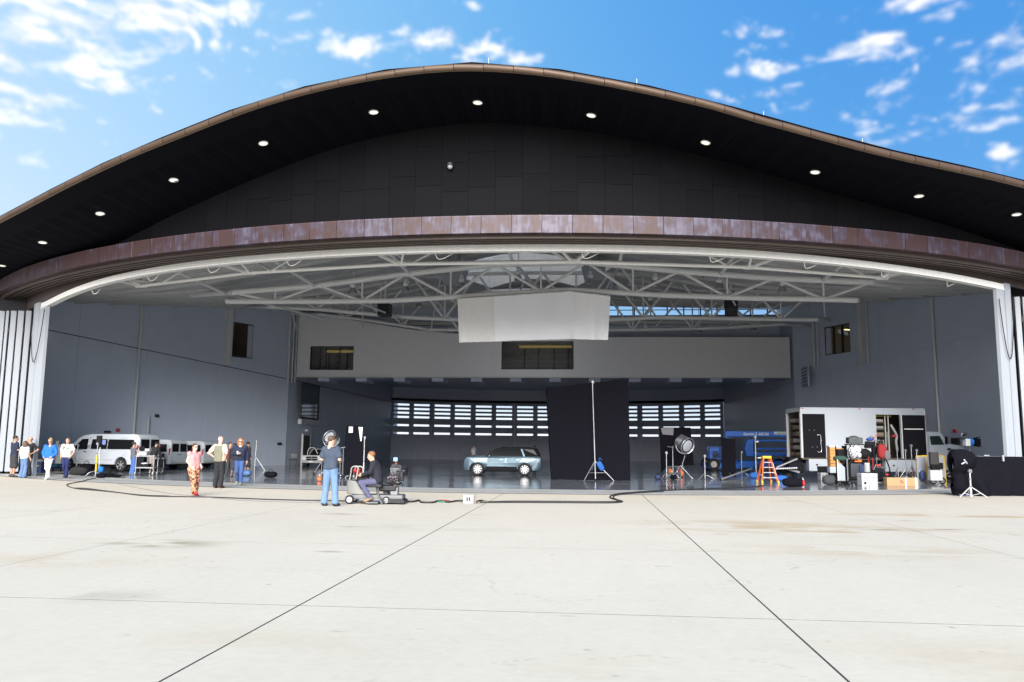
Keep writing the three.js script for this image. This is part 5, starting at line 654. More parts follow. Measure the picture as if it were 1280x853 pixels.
// ------------------------------------------------------------------ film equipment
const silver = mat([.42, .43, .45], .32, .75), greyMetal = mat([.19, .20, .215], .42, .6), duv = dull([.0075, .0075, .011], .95), blueBag = mat([.01, .09, .35], .8), orange = mat([.62, .12, .02], .55), yellow = mat([.62, .42, .02], .55), whiteBox = mat([.52, .54, .56], .5), card = mat([.40, .25, .13], .85), red = mat([.45, .02, .02], .6), darkBlue = mat([.015, .03, .10], .7);
function kit(name, label, cat, bx, by, turn = 5.4, group) { const p = G(bx, by), k = K(bx, by), o = thing(name, label, cat, V(p.x, Math.hypot(p.x - AX, p.z - AZ) < 36.4 ? .0045 : Math.hypot(p.x - AX, p.z - AZ) < 39.4 ? .0055 : .001, p.z), rad(turn), group); return { o, k, X: px => (px - bx) * k, Y: py => (by - py) * k }; }
function stand(label, bx, by, top, q = {}) { // grip stand: three swept legs, telescoping column, grip head
  const { o, k, X, Y } = kit('light_stand', label, 'stand', bx, by, 5.4), m = q.mat || silver, h = Y(top), r = q.r || .018, R = q.legs || .42, lean = (q.lean || 0) * k, P0 = t => V(lean * t, h * t, 0);
  mesh('column', [bar(P0(.02), P0(.42), r * 1.45), bar(P0(.4), P0(.72), r * 1.15), bar(P0(.7), P0(1), r)], m, o); mesh('collar', [.42, .72].map(t => cyl(r * 2, .05, P0(t).x, P0(t).y, 0)), greyMetal, o);
  for (let i = 0; i < 3; i++) { const a = (q.spin || .4) + i * 2.094, hy = .2 + (q.tall ? h * .2 : i * .07); const pts = q.tall ? [V(lean * .2, h * (q.hub || .3), 0), V(Math.cos(a) * R, .02, Math.sin(a) * R)] : [V(0, hy, 0), V(Math.cos(a) * R * .45, hy * .8, Math.sin(a) * R * .45), V(Math.cos(a) * R * .8, .05, Math.sin(a) * R * .8), V(Math.cos(a) * R, .02, Math.sin(a) * R)]; mesh('leg', q.tall ? [bar(pts[0], pts[1], r * .8), bar(V(lean * .05, h * .08, 0), pts[0].clone().lerp(pts[1], .6), r * .5)] : path(pts, r * .9), m, o); }
  mesh('grip_head', [cyl(r * 2.6, .09, lean, h + .02, 0, 'z', 12), box(.05, .12, .05, lean + .04, h, 0)], q.head || greyMetal, o); if (q.arm) mesh('grip_arm', bar(V(lean, h, .03), V(X(q.arm[0]), Y(q.arm[1]), .05), r * .7), m, o);
  return { o, k, X, Y };
}
const bagGeo = (w, h, d) => { const g = new THREE.SphereGeometry(1, 18, 12), p = g.attributes.position; for (let i = 0; i < p.count; i++) { const x = p.getX(i), y = p.getY(i), z = p.getZ(i), n = 1 + .16 * (fbm(x * 2 + w * 9, y * 2, z * 2 + h * 7, 3) - .5); p.setXYZ(i, Math.sign(x) * Math.abs(x) ** .7 * w / 2 * n, (Math.sign(y) * Math.abs(y) ** .75 * .5 + .5) * h * n, Math.sign(z) * Math.abs(z) ** .7 * d / 2 * n); } g.computeVertexNormals(); return g; };
function bag(label, bx, by, w, h, d, m, name = 'sandbag') { const { o } = kit(name, label, name.includes('sand') ? 'sandbag' : 'bag', bx, by); mesh('pouch', bagGeo(w, h, d), m, o); mesh('strap', path([V(-w * .25, h * .8, 0), V(-w * .1, h * 1.25, 0), V(w * .1, h * 1.25, 0), V(w * .25, h * .8, 0)], .014), plastic, o); return o; }
function caseBox(name, label, cat, bx, by, w, h, d, m, q = {}) { const { o } = kit(name, label, cat, bx, by, q.turn ?? 5.4); const y0 = q.y || 0; mesh('shell', rbox(w, h * .7, d, .02, 0, y0 + h * .35, 0), m, o); const l = mesh('lid', rbox(w, h * .29, d, .02, 0, y0 + h * .855, 0), q.lid || m, o); mesh('handle', path([V(-w * .14, y0 + h, 0), V(-w * .12, y0 + h + .04, 0), V(w * .12, y0 + h + .04, 0), V(w * .14, y0 + h, 0)], .01), plastic, l); for (const s of [-1, 1]) mesh('latch', rbox(w * .08, h * .12, .02, .005, s * w * .28, y0 + h * .7, d / 2 + .008), q.latch || greyMetal, o); if (q.extra) q.extra(o, y0); return o; }
function caster(o, x, z, r = .06, m = rubber) { const c = new THREE.Group(); c.name = 'caster'; o.add(c); mesh('tyre', cyl(r, r * .7, x, r, z, 'x', 14), m, c); mesh('fork', [box(r * .9, r * 1.1, .03, x, r * 1.7, z), cyl(r * .3, r * .9, x, r * 2.1, z)], greyMetal, c); }
function cloth(cor, n, m, fn) { // four corners (tl, tr, br, bl) with relief fn(u, v)
  const rows = [], N = V(0, 0, 0).subVectors(cor[1], cor[0]).cross(V(0, 0, 0).subVectors(cor[0], cor[3])).normalize(); for (let j = 0; j <= n; j++) { const row = []; for (let i = 0; i <= n; i++) { const u = i / n, v = j / n, a = cor[0].clone().lerp(cor[1], u), b = cor[3].clone().lerp(cor[2], u); row.push(a.lerp(b, v).addScaledVector(N, fn ? fn(u, v) : 0)); } rows.push(row); } return quads(rows);
}
// cables on the apron
{
  const cab = (nm, label, pts, r, m) => tag(mesh(nm, path(pts.map(([x, y]) => { const g = G(x, y), q = Math.hypot(g.x - AX, g.z - AZ); return V(g.x, r + (q < 39.5 ? .01 : .002), g.z); }), r, 6, pts.length * 10), m), label, 'cable');
  const bc = mat([.02, .02, .022], .6);
  cab('power_cable', 'black cable looping from the yellow pole stand across the apron', [[120, 598.5], [112, 600], [100, 603], [86, 605.5], [83, 607.5], [88, 610], [97, 612], [120, 614], [150, 617], [185, 621], [230, 622], [262, 622.5], [300, 624], [340, 625.5], [380, 626.5], [420, 627], [436, 627.5]], .017, bc);
  cab('power_cable', 'short doubled black cable lying on the apron near the woman in pink', [[92, 611], [104, 611.3], [130, 614.4], [184, 620.5], [205, 621], [213, 621.4]], .017, bc);
  cab('thin_cable', 'thin grey cable trailing towards the silver cart', [[128, 600], [150, 606], [180, 612], [215, 618], [240, 620.5], [300, 626], [360, 628.3], [400, 629]], .009, mat([.2, .2, .2], .7));
  cab('power_cable', 'black cable from the dolly to the metal distribution box', [[502, 628], [515, 628.5], [523, 627], [529, 629.5], [540, 629.5], [548, 627.5], [560, 629], [572, 627.5], [579, 627.6]], .026, bc);
  cab('coloured_cable', 'green and red cable pair plugged into the distribution box', [[546, 627.5], [553, 628.6], [561, 628.8], [569, 627.4], [580, 626.8]], .022, mat([.03, .28, .16], .6)); cab('coloured_cable', 'red cable lying beside the green one at the box', [[549, 626.6], [556, 626.8], [562, 627.6]], .02, mat([.4, .04, .03], .6));
  cab('power_cable', 'heavy black cable curling from the distribution box into the hangar', [[595, 628.5], [602, 627], [610, 628.7], [640, 628.2], [700, 628.4], [750, 628.8], [770, 628.6], [775, 627.6], [770, 625.8], [764, 624], [763, 621.5], [770, 619], [790, 617], [820, 615], [860, 613.2], [900, 611.5], [940, 609.8], [955, 608]], .024, bc); cab('power_cable', 'second black cable curling beside the heavy one', [[600, 629.3], [640, 629.2], [700, 629.4], [765, 629.6], [778, 628.3], [772, 626], [767, 623.5], [768, 621], [778, 619], [800, 617.2], [830, 615.4]], .02, bc); cab('thin_cable', 'yellowish connector tails beside the distribution box', [[594, 629], [599, 629.3], [604, 628.2], [609, 628.8], [613, 628]], .02, mat([.3, .27, .15], .6));
}
// distribution box
{ const { o, k } = kit('distribution_box', 'metal power distribution box on the apron between the cables', 'box', 586.5, 630), w = 16 * k, h = 11 * k; mesh('housing', rbox(w * .86, h, .3, .015, -w * .05, h / 2, 0), mat([.30, .31, .335], .45, .4), o); mesh('end_frame', [box(.03, h, .03, w * .47, h / 2, .12), box(.03, h, .03, w * .47, h / 2, -.12), box(.05, .03, .26, w * .45, h, 0), box(w, .025, .03, 0, h + .01, .13)], greyMetal, o); for (const s of [-1, 1]) mesh('socket', rbox(w * .09, h * .42, .03, .012, s * w * .09 - w * .06, h * .55, .155), plastic, o); mesh('connector', [0, 1, 2].map(i => cyl(.022, .08, w * .43, .05 + i * .07, .05, 'x', 10)), red, o); }

// camera dolly with its operator
{
  const { o, k, X, Y } = kit('camera_dolly', 'grey camera dolly with film camera ridden by the seated man', 'dolly', 470, 630), gm = mat([.15, .155, .165], .5, .35), dk = mat([.022, .022, .026], .55, .3);
  mesh('chassis', [rbox(X(505) - X(440), 6 * k, .62, .04, X(472), Y(621.5), -.1), rbox(X(478) - X(450), 3.5 * k, .72, .03, X(464), Y(624.5), -.1)], gm, o); mesh('rear_cowl', poly([[X(435.5), Y(617)], [X(435), Y(603)], [X(438), Y(602)], [X(445), Y(603)], [X(452), Y(613)], [X(457), Y(615)], [X(457), Y(618)]], .55, .02).translate(0, 0, -.1), mat([.22, .22, .21], .5, .2), o);
  for (const [q, z] of [[439, .28], [439, -.5], [484, .22], [484, -.46]]) { const w = new THREE.Group(); w.name = 'wheel'; o.add(w); const r = q === 439 ? 5.6 * k : 4.8 * k; mesh('tyre', new THREE.TorusGeometry(r * .78, r * .22, 8, 22).translate(X(q), r, z), rubber, w); mesh('hub', cyl(r * .62, .09, X(q), r, z, 'z', 18), mat([.5, .51, .53], .4), w); mesh('axle_cap', cyl(r * .16, .11, X(q), r, z, 'z', 10), greyMetal, w); }
  mesh('push_bar', [path([V(X(437), Y(602), .15), V(X(438.5), Y(592), .15), V(X(440), Y(585), .15), V(X(447), Y(584.5), .15), V(X(446.5), Y(592), .15), V(X(445), Y(600), .15)], .022), path([V(X(439), Y(602), -.3), V(X(440.5), Y(586), -.3), V(X(449), Y(585.5), -.3), V(X(448), Y(601), -.3)], .022), bar(V(X(442), Y(596), .15), V(X(442), Y(596), -.3), .016)], mat([.38, .37, .33], .4, .3), o); mesh('control_box', [rbox(.2, .14, .16, .03, X(444), Y(590), -.1), rbox(.1, .08, .1, .02, X(443), Y(589), .05)], red, o); mesh('battery_box', rbox(.36, .22, .3, .03, X(450), Y(604), -.2), dk, o);
  mesh('steering_console', [rbox(.34, .3, .3, .05, X(452), Y(600), -.15), rbox(.16, .05, .24, .02, X(446), Y(603.5), .0)], dk, o); mesh('seat_pad', rbox(.42, .09, .34, .03, X(469), Y(607.5), .12), dk, o); mesh('seat_post', bar(V(X(472), Y(617), .05), V(X(471), Y(608), .1), .035), gm, o); mesh('foot_rest', [rbox(.34, .04, .26, .012, X(468), Y(627.5), .36), beam(V(X(474), Y(617), .3), V(X(480), Y(629), .34), .05, .04)], gm, o);
  mesh('lift_arm', [beam(V(X(478), Y(616), -.1), V(X(497), Y(612), -.1), .14, .1), beam(V(X(483), Y(612), -.1), V(X(492), Y(626), .1), .1, .06), rbox(.5, .16, .3, .04, X(484), Y(611), -.1)], dk, o); mesh('lift_column', [cyl(.09, 15 * k, X(493), Y(606), -.1, 'y', 14), rbox(.24, .3, .24, .04, X(492), Y(616), -.1), cyl(.06, .12, X(494), Y(622), .06, 'z', 12)], mat([.18, .18, .19], .4, .4), o); mesh('leveling_head', [tor(.16, .03, X(493), Y(600), -.1, 'y'), rbox(.3, .07, .3, .02, X(493), Y(597.5), -.1)], greyMetal, o); mesh('front_bumper', [beam(V(X(478), Y(625.5), .22), V(X(506), Y(626.5), .22), .09, .1), beam(V(X(478), Y(625.5), -.42), V(X(506), Y(626.5), -.42), .09, .1), rbox(.12, .1, .75, .03, X(504.5), Y(627), -.1)], dk, o);
  const cam = new THREE.Group(); cam.name = 'film_camera'; o.add(cam); mesh('camera_body', [rbox(.28, .26, .2, .03, X(494), Y(591), -.1), rbox(.1, .3, .16, .02, X(488.5), Y(592), -.08)], mat([.07, .075, .085], .4, .3), cam); mesh('lens', [cyl(.07, .16, X(501), Y(590), -.1, 'x', 16), cyl(.09, .05, X(504), Y(590), -.1, 'x', 16)], dk, cam); mesh('matte_box', rbox(.06, .24, .26, .02, X(506), Y(590), -.1), plastic, cam); mesh('magazine', [cyl(.1, .12, X(491.5), Y(584.5), -.1, 'z', 16), cyl(.08, .12, X(497), Y(585), -.1, 'z', 16)], dk, cam); mesh('monitor', rbox(5.5 * k, 5 * k, .04, .01, X(492.5), Y(575), -.05), mat([.16, .32, .52], .3), cam); mesh('monitor_arm', path([V(X(492.5), Y(578), -.05), V(X(494), Y(582), -.08), V(X(493), Y(587), -.1)], .014), orange, cam); const R = rng(3); for (let i = 0; i < 14; i++) { const a = [486 + R() * 18, 584 + R() * 22], b = [486 + R() * 18, 588 + R() * 20]; mesh('camera_cable', path([V(X(a[0]), Y(a[1]), .02 + R() * .1), V(X((a[0] + b[0]) / 2 + 3 * (R() - .5)), Y((a[1] + b[1]) / 2 + 2), .1), V(X(b[0]), Y(b[1]), .02 + R() * .1)], .009), [plastic, greyMetal, mat([.16, .02, .08], .6), plastic][i % 4], cam); } mesh('pan_handle', bar(V(X(490), Y(595), .05), V(X(484), Y(598), .12), .014), silver, cam); mesh('grip_wheels', [tor(.08, .012, X(489), Y(598), .1, 'z'), tor(.08, .012, X(497), Y(601), .12, 'z')], dk, cam); mesh('camera_base', [rbox(.34, .34, .26, .04, X(493), Y(599), -.1), rbox(.2, .3, .2, .04, X(499), Y(596), -.05), rbox(.22, .22, .2, .04, X(487), Y(600), -.05)], dk, cam);
  // operator, seated sideways on the dolly
  const base = o.position.clone(), S = V(X(470), 0, .16).applyAxisAngle(V(0, 1, 0), rad(5.4)); const hh = 1.78, sY = Y(606.5) / (hh / 1.76);
  person({ pos: base.clone().add(S).setY(0), height: hh, seated: 1, turn: -84, look: 6, nod: 8, label: 'seated man in navy sweater and grey jeans riding the dolly', hair: ['short', [.22, .095, .035]], cell: .018, top: { color: [.012, .013, .022], sleeve: 'long', name: 'sweater', loose: .028, hem: sY + .05 }, bottom: { color: [.085, .085, .16] }, shoes: [.24, .17, .10], wide: 1.02,
    pose: { pel: [0, sY + .13, -.06], waist: [0, sY + .27, -.04], chest: [0, sY + .47, .02], neck: [0, sY + .66, .09], head: [0, sY + .80, .15], shL: [.18, sY + .60, .06], shR: [-.18, sY + .60, .06], hipL: [.1, sY + .1, 0], hipR: [-.1, sY + .1, 0], kneeL: [.15, sY + .06, .4], kneeR: [-.12, sY + .0, .4], ankL: [.2, .2, .12], ankR: [-.12, .14, .2], toeL: [.22, .1, .27], toeR: [-.13, .06, .36], elL: [.23, sY + .36, .12], elR: [-.23, sY + .36, .12], wrL: [.12, sY + .28, .36], wrR: [-.1, sY + .28, .37] } });
}

// large black backdrop, its stand and a blue sandbag
{
  const { o, X, Y } = kit('black_backdrop', 'tall black cloth backdrop standing on the polished floor right of the SUV', 'backdrop', 735, 601); mesh('fabric', cloth([V(X(683), Y(485), -.4), V(X(785.5), Y(473.5), .3), V(X(787), .012, .3), V(X(690), .012, -.35)], 30, duv, (u, v) => .05 * Math.sin(u * 30 + v * 2) * (fbm(u * 4, v * 2, 7, 3)) + .1 * (fbm(u * 3, v * 2, 2, 3) - .5)), duv, o);
  mesh('return_fold', cloth([V(X(683), Y(485), -.4), V(X(684), Y(485.5), -2.2), V(X(691), .012, -2), V(X(690), .012, -.35)], 12, duv), duv, o); mesh('frame', [bar(V(X(685), Y(487), -.6), V(X(784), Y(476.5), .1), .025), bar(V(X(783.5), Y(476.5), .08), V(X(784.5), .02, .1), .025), bar(V(X(686.5), Y(487), -.62), V(X(693), .02, -.62), .025)], duv, o); mesh('bottom_pole', bar(V(X(693), .1, -.6), V(X(784), .1, .05), .02), duv, o);
  const s = stand('tall silver stand with spread legs holding up the black backdrop', 744.5, 601.5, 478, { tall: 1, lean: -3.5, legs: .9, r: .021, mat: mat([.42, .43, .45], .35, .6), hub: .2, spin: .25 }); const b = thing('sandbag', 'blue sandbag hanging on the tall backdrop stand', 'sandbag', s.o.position.clone().add(V(.36, .5, .1)), .2); mesh('pouch', bagGeo(.28, .5, .2).rotateZ(.5), blueBag, b); mesh('strap', path([V(-.2, .5, .02), V(-.16, .62, .02), V(-.05, .5, .02)], .015), blueBag, b);
}
// fresnel lamp heads on stands
function fresnel(label, bx, by, px, py, size, yaw, pitch, m = mat([.19, .20, .215], .35, .7)) {
  const { o, k, X, Y } = kit('film_lamp', label, 'lamp', bx, by), r = size * k / 2; mesh('stand_column', [bar(V(0, .1, 0), V(X(px) * .5, Y(py) * .5, 0), .035), bar(V(X(px) * .45, Y(py) * .45, 0), V(X(px), Y(py) - r * 1.35, 0), .026)], greyMetal, o); for (let i = 0; i < 3; i++) { const a = .5 + i * 2.094; mesh('leg', [bar(V(0, .7, 0), V(Math.cos(a) * .62, .05, Math.sin(a) * .62), .02), cyl(.05, .04, Math.cos(a) * .62, .05, Math.sin(a) * .62, 'x', 12)], silver, o); }
  const h = new THREE.Group(); h.name = 'lamp_head'; h.position.set(X(px), Y(py), 0); h.rotation.set(pitch, yaw, 0, 'YXZ'); o.add(h);
  mesh('housing', new THREE.LatheGeometry([[.01, -1.3], [.5, -1.28], [.78, -1.0], [.82, -.5], [.86, .1], [1, .2], [1, .55]].map(p => new THREE.Vector2(p[0] * r, p[1] * r)), 24).rotateX(Math.PI / 2), m, h); mesh('lens', new THREE.SphereGeometry(r * .95, 20, 8, 0, Math.PI * 2, 0, .9).scale(1, .35, 1).rotateX(Math.PI / 2).translate(0, 0, r * .28), new THREE.MeshPhysicalMaterial({ color: lin(.35, .38, .42), roughness: .12, clearcoat: 1, side: THREE.DoubleSide }), h); mesh('fin', [...Array(7)].map((_, i) => new THREE.TorusGeometry(r * .84, r * .04, 5, 24).translate(0, 0, -r * (.95 - i * .15))), m, h); mesh('lens_ring', tor(r, r * .07, 0, 0, r * .5), silver, h); mesh('top_vent', rbox(r * .5, r * .3, r * 1.3, .02, 0, r * .86, -r * .4), greyMetal, h);
  mesh('yoke', new THREE.TorusGeometry(r * 1.15, r * .07, 6, 22, Math.PI).rotateZ(Math.PI).translate(X(px), Y(py), 0), silver, o); return { o, k, X, Y };
}
fresnel('big silver film lamp on wheeled stand before the black flags', 851, 599, 857, 556.5, 20, .55, .35); fresnel('big silver film lamp tilted on a stand behind the man in blue', 414, 596, 412, 549, 18, -.5, -.5);
// flags: flat black cloth on frames held by stands
function flag(label, bx, by, cor, q = {}) { const { o, k, X, Y } = kit('black_flag', label, 'flag', bx, by), c = cor.map(p => V(X(p[0]), Y(p[1]), p[2] || 0)); mesh('fabric', cloth(c, 12, duv, (u, v) => .02 * (fbm(u * 5, v * 3, bx, 3) - .5)), duv, o); mesh('frame', [0, 1, 2, 3].map(i => bar(c[i], c[(i + 1) % 4], .014)), duv, o); const low = c[2].clone().lerp(c[3], .5); mesh('support_pole', bar(V(low.x, .03, low.z - .06), V(low.x, c[0].y * .9, low.z - .06), .018), silver, o); for (let i = 0; i < 3; i++) { const a = i * 2.094 + 1; mesh('leg', bar(V(low.x, .3, low.z - .06), V(low.x + Math.cos(a) * .4, .02, low.z - .06 + Math.sin(a) * .4), .014), silver, o); } if (q.extra) q.extra(o, X, Y, k); return o; }
flag('large black flag behind the silver film lamp with a pale sheen panel', 848, 596, [[824.5, 535.5, .2], [866, 535, -.4], [870.5, 582, -.6], [827, 583, .1]], { extra: (o, X, Y) => { mesh('pale_panel', cloth([V(X(826), Y(536), .24), V(X(843), Y(535.5), .1), V(X(842), Y(545), .1), V(X(828), Y(544), .22)], 6, duv), mat([.16, .15, .17], .5), o); mesh('lower_drop', cloth([V(X(824.5), Y(544), .25), V(X(836), Y(544.5), .15), V(X(836), Y(581), .15), V(X(825.5), Y(592), .22)], 8, duv), duv, o); } });
flag('narrow upright black flat standing left of the orange stepladder', 911, 597.5, [[903, 548.5], [920, 549.5], [920, 596], [902.5, 596]]); flag('tall black flag with white taped edges behind the dolly', 441, 598, [[430.5, 533.5, 0], [452, 533.5, 0], [452, 594, 0], [430, 594, 0]], { extra: (o, X, Y) => { mesh('white_patch', [box(X(439) - X(434), Y(534.5) - Y(542), .02, X(436.5), Y(538), .03), hexa([V(X(449), Y(552), .02), V(X(450.5), Y(552), .02), V(X(450.5), Y(552), .03), V(X(449), Y(552), .03)], [V(X(446), Y(534.5), .02), V(X(451.5), Y(534.5), .02), V(X(451.5), Y(534.5), .03), V(X(446), Y(534.5), .03)])], mat([.7, .69, .70], .6), o); } });
stand('thin white pole stand at the edge of the taped black flag', 454, 598, 548, { r: .02, mat: mat([.6, .6, .6], .5) });
{ const { o, X, Y } = kit('pole_trolley', 'grey trolley of upright poles with a blue base behind the dolly', 'trolley', 429, 597); for (const q of [424.5, 428, 431.5]) mesh('pole', bar(V(X(q), .1, 0), V(X(q), Y(561), 0), .025), greyMetal, o); mesh('frame', [box(X(434) - X(422), .05, .4, X(428), .14, 0), box(X(434) - X(422), .04, .04, X(428), Y(575), 0)], darkBlue, o); for (const q of [423, 433]) caster(o, X(q), .15, .055); mesh('arm', bar(V(X(424), Y(561), 0), V(X(433), Y(559), 0), .03), greyMetal, o); }
{ const { o, X, Y } = kit('boom_leg_stand', 'low angled grey stand leg with black foot beside the man in blue', 'stand', 392, 594); mesh('tube', bar(V(0, .05, 0), V(X(400), Y(577), -.3), .03), greyMetal, o); mesh('foot', cyl(.07, .06, 0, .07, 0, 'x', 14), rubber, o); mesh('upright', bar(V(X(400), .02, -.3), V(X(400), Y(576), -.3), .025), greyMetal, o); }
{ const { o, k } = kit('orange_cable_reel', 'small orange reel on the floor behind the man in blue', 'reel', 399, 602); mesh('drum', cyl(.07, .08, 0, .11, 0, 'z', 16), orange, o); for (const s of [-1, 1]) mesh('flange', tor(.08, .016, 0, .116, s * .05), orange, o); mesh('bracket', box(.08, .03, .14, 0, .0151, 0), plastic, o); }
// right-hand group near the lamp
stand('first silver stand left of the silver film lamp, with grip head', 833.5, 599, 567, { r: .024 }); stand('second silver stand left of the silver film lamp, with crossed arm', 841.5, 598, 560, { arm: [835, 559], r: .022 }); stand('slim pole stand right of the silver film lamp', 881.5, 599.5, 571, { r: .024, legs: .5 }); stand('thin stand between the black flat and the blue clamp stand', 927.5, 595, 566, { r: .016 });
bag('dark blue sandbag by the stands left of the film lamp', 822.5, 600, .3, .26, .3, darkBlue); bag('black sandbag under the crossed arm stand', 842, 600, .34, .26, .3, duv);
{ const { o, X, Y } = kit('orange_clamp_rack', 'orange and red clamps hung on a low bar by the film lamp', 'clamps', 845, 597); mesh('bar', [bar(V(X(836), Y(584), 0), V(X(855), Y(584), 0), .02), bar(V(X(836), .0, 0), V(X(836), Y(584), 0), .018), bar(V(X(855), .0, 0), V(X(855), Y(584), 0), .018)], greyMetal, o); [[838, orange], [840, yellow], [850, red], [852.5, orange]].forEach(([q, m], i) => mesh('clamp', poly([[-.07, 0], [0, .1], [.07, 0], [.05, -.22], [0, -.1], [-.05, -.24]], .05, .01).translate(X(q), Y(588 + (i % 2) * 3), .03), m, o)); }
{ const s = stand('silver stand with blue clamps beside the orange stepladder', 945.5, 597, 547.5, { r: .026, legs: .5 }); mesh('clamp', [rbox(.3, .1, .1, .03, .25, s.Y(573), 0), rbox(.16, .1, .12, .03, .1, s.Y(553), .04)], silver, s.o); bag('blue sandbags slumped at the foot of the clamp stand', 943, 598.5, .5, .34, .3, blueBag); }
{ const a = G(902, 601), b = G(939, 594), o = thing('long_pole', 'long grey pole lying aslant on the floor before the black flat', 'pole', V(a.x, .03, a.z)); const d = b.clone().sub(a); mesh('tube', bar(V(0, .03, 0), V(d.x, .35, d.z), .045, .045, 10), mat([.34, .35, .36], .5), o); mesh('end_cap', bar(V(-.03, .028, .01), V(.06, .04, d.z * .03), .055), plastic, o); mesh('padding', bar(V(d.x, .35, d.z), V(d.x * 1.25, .5, d.z * 1.2), .11), blueBag, o); }
// orange stepladder
{ const { o, X, Y } = kit('stepladder', 'orange stepladder with yellow top cap beside the box truck', 'ladder', 959, 604), T = Y(573); const rail = (x0, z0, x1, z1, m) => beam(V(x0, 0.01, z0), V(x1, T, z1), .05, .09); for (const [x0, z0, x1, z1] of [[X(949), .5, X(955), .08], [X(969), .5, X(963), .08], [X(950.5), -.5, X(955.5), -.08], [X(968), -.5, X(962.5), -.08]]) { mesh('rail', rail(x0, z0, x1, z1), orange, o); mesh('foot', rbox(.09, .12, .12, .02, x0, .06, z0), yellow, o); } for (const t of [.22, .42, .62, .82]) mesh('tread', box(lerp(X(969) - X(949), X(963) - X(955), t) - .04, .035, .09, (X(949) + X(969)) / 2, T * t, lerp(.5, .08, t)), silver, o); mesh('top_cap', rbox(X(964.5) - X(953.5), .12, .3, .02, X(959), T + .03, 0), yellow, o); mesh('spreader', [bar(V(X(951.5), T * .4, .33), V(X(952.5), T * .4, -.33), .012), bar(V(X(966.5), T * .4, .33), V(X(965.5), T * .4, -.33), .012)], silver, o); mesh('label_strip', beam(V(X(967.2), T * .15, .46), V(X(964.2), T * .8, .18), .02, .02).translate(.035, 0, .02), mat([.8, .8, .8], .5), o); }
bag('blue padded blanket folded on the floor under the tail lift', 976, 602, .7, .3, .4, blueBag, 'blanket_bag');
// gear in front of the truck
{ const o = bag('black and red holdall lying on the floor by the truck tail', 992, 609, .95, .38, .5, duv, 'holdall'); mesh('red_end', bagGeo(.12, .3, .4).translate(.38, .02, .06), red, o); } { const { o, Y } = kit('white_bottle', 'small white bottle standing beside the black holdall', 'bottle', 1004, 607.5); mesh('vessel', new THREE.LatheGeometry([[.001, 0], [.045, .01], [.05, .05], [.05, .26], [.02, .31], [.02, .33]].map(p => new THREE.Vector2(...p)), 14), whiteBox, o); mesh('cap', cyl(.024, .04, 0, .35, 0), mat([.1, .3, .12], .5), o); }
caseBox('metal_case', 'white metal case with open black lid beside the grey wheeled case', 'case', 1031, 601.5, .56, .42, .45, whiteBox, { extra: o => mesh('open_lid', box(.56, .3, .04, 0, .6, -.2, -.25), plastic, o) }); { const o = bag('rounded dark grey gear bag in front of the white metal case', 1037, 606.5, .62, .44, .42, mat([.035, .04, .045], .85), 'gear_bag'); }
{ const { o, X, Y } = kit('wood_crate_cart', 'cart with tall orange wooden crates and black straps', 'cart', 1046, 605); mesh('deck', box(X(1060) - X(1036), .06, .6, X(1048), .2, 0), plastic, o); for (const [q, z] of [[1038, .2], [1058, .2], [1038, -.2], [1058, -.2]]) caster(o, X(q), z, .07); mesh('crate', rbox(X(1043.5) - X(1037), Y(560) - Y(584), .4, .015, X(1040.5), (Y(560) + Y(584)) / 2, 0), mat([.48, .23, .07], .7), o); mesh('crate', rbox(X(1056) - X(1045.5), Y(561) - Y(581), .4, .015, X(1050.5), (Y(561) + Y(581)) / 2, -.1), mat([.40, .20, .07], .7), o); mesh('slat', [...Array(5)].map((_, i) => box(X(1043.5) - X(1037), .02, .02, X(1040.5), Y(564 + i * 4), .21)), mat([.16, .08, .03], .8), o); mesh('strap', [box(.05, Y(558) - Y(590), .42, X(1044.5), (Y(558) + Y(590)) / 2, 0), box(.05, Y(558) - Y(598), .42, X(1057), (Y(558) + Y(598)) / 2, 0)], plastic, o); mesh('white_cap', rbox(X(1048) - X(1037), .08, .4, .02, X(1042), Y(559), 0), whiteBox, o); mesh('lamp_case', [rbox(.5, .45, .4, .06, X(1052), Y(568), .12), rbox(.24, .5, .3, .04, X(1040), Y(590), 0), cyl(.13, .25, X(1053), Y(576), .26, 'z', 14)], plastic, o); mesh('clear_bin', rbox(X(1044) - X(1036), .3, .35, .03, X(1040), Y(588), .05), mat([.42, .47, .52], .3), o); mesh('lower_bag', bagGeo(.6, .5, .4).translate(X(1047), .22, 0), duv, o); }
{ const { o, X, Y } = kit('panel_cart', 'wheeled cart holding a slanted silver panel with pale edge', 'cart', 1052, 607); mesh('panel', poly([[X(1047), .2], [X(1047), Y(579)], [X(1051), Y(580)], [X(1056), Y(585)], [X(1056), .2]], .03).translate(0, 0, .1), mat([.30, .34, .38], .35, .3), o); mesh('edge', bar(V(X(1047), .2, .12), V(X(1047), Y(575), .12), .025), mat([.6, .55, .4], .6), o); mesh('base', box(X(1063) - X(1046), .06, .5, X(1054), .18, -.1), plastic, o); for (const [q, z] of [[1049, .1], [1061, .1], [1049, -.3], [1061, -.3]]) caster(o, X(q), z, .065); mesh('rail', [bar(V(X(1060), .2, 0), V(X(1060), Y(574), 0), .018), bar(V(X(1063), .2, -.2), V(X(1063), Y(574), -.2), .018)], greyMetal, o); mesh('green_cloth', bagGeo(.6, .24, .4).translate(X(1053), Y(577), -.15), mat([.02, .06, .045], .9), o); }
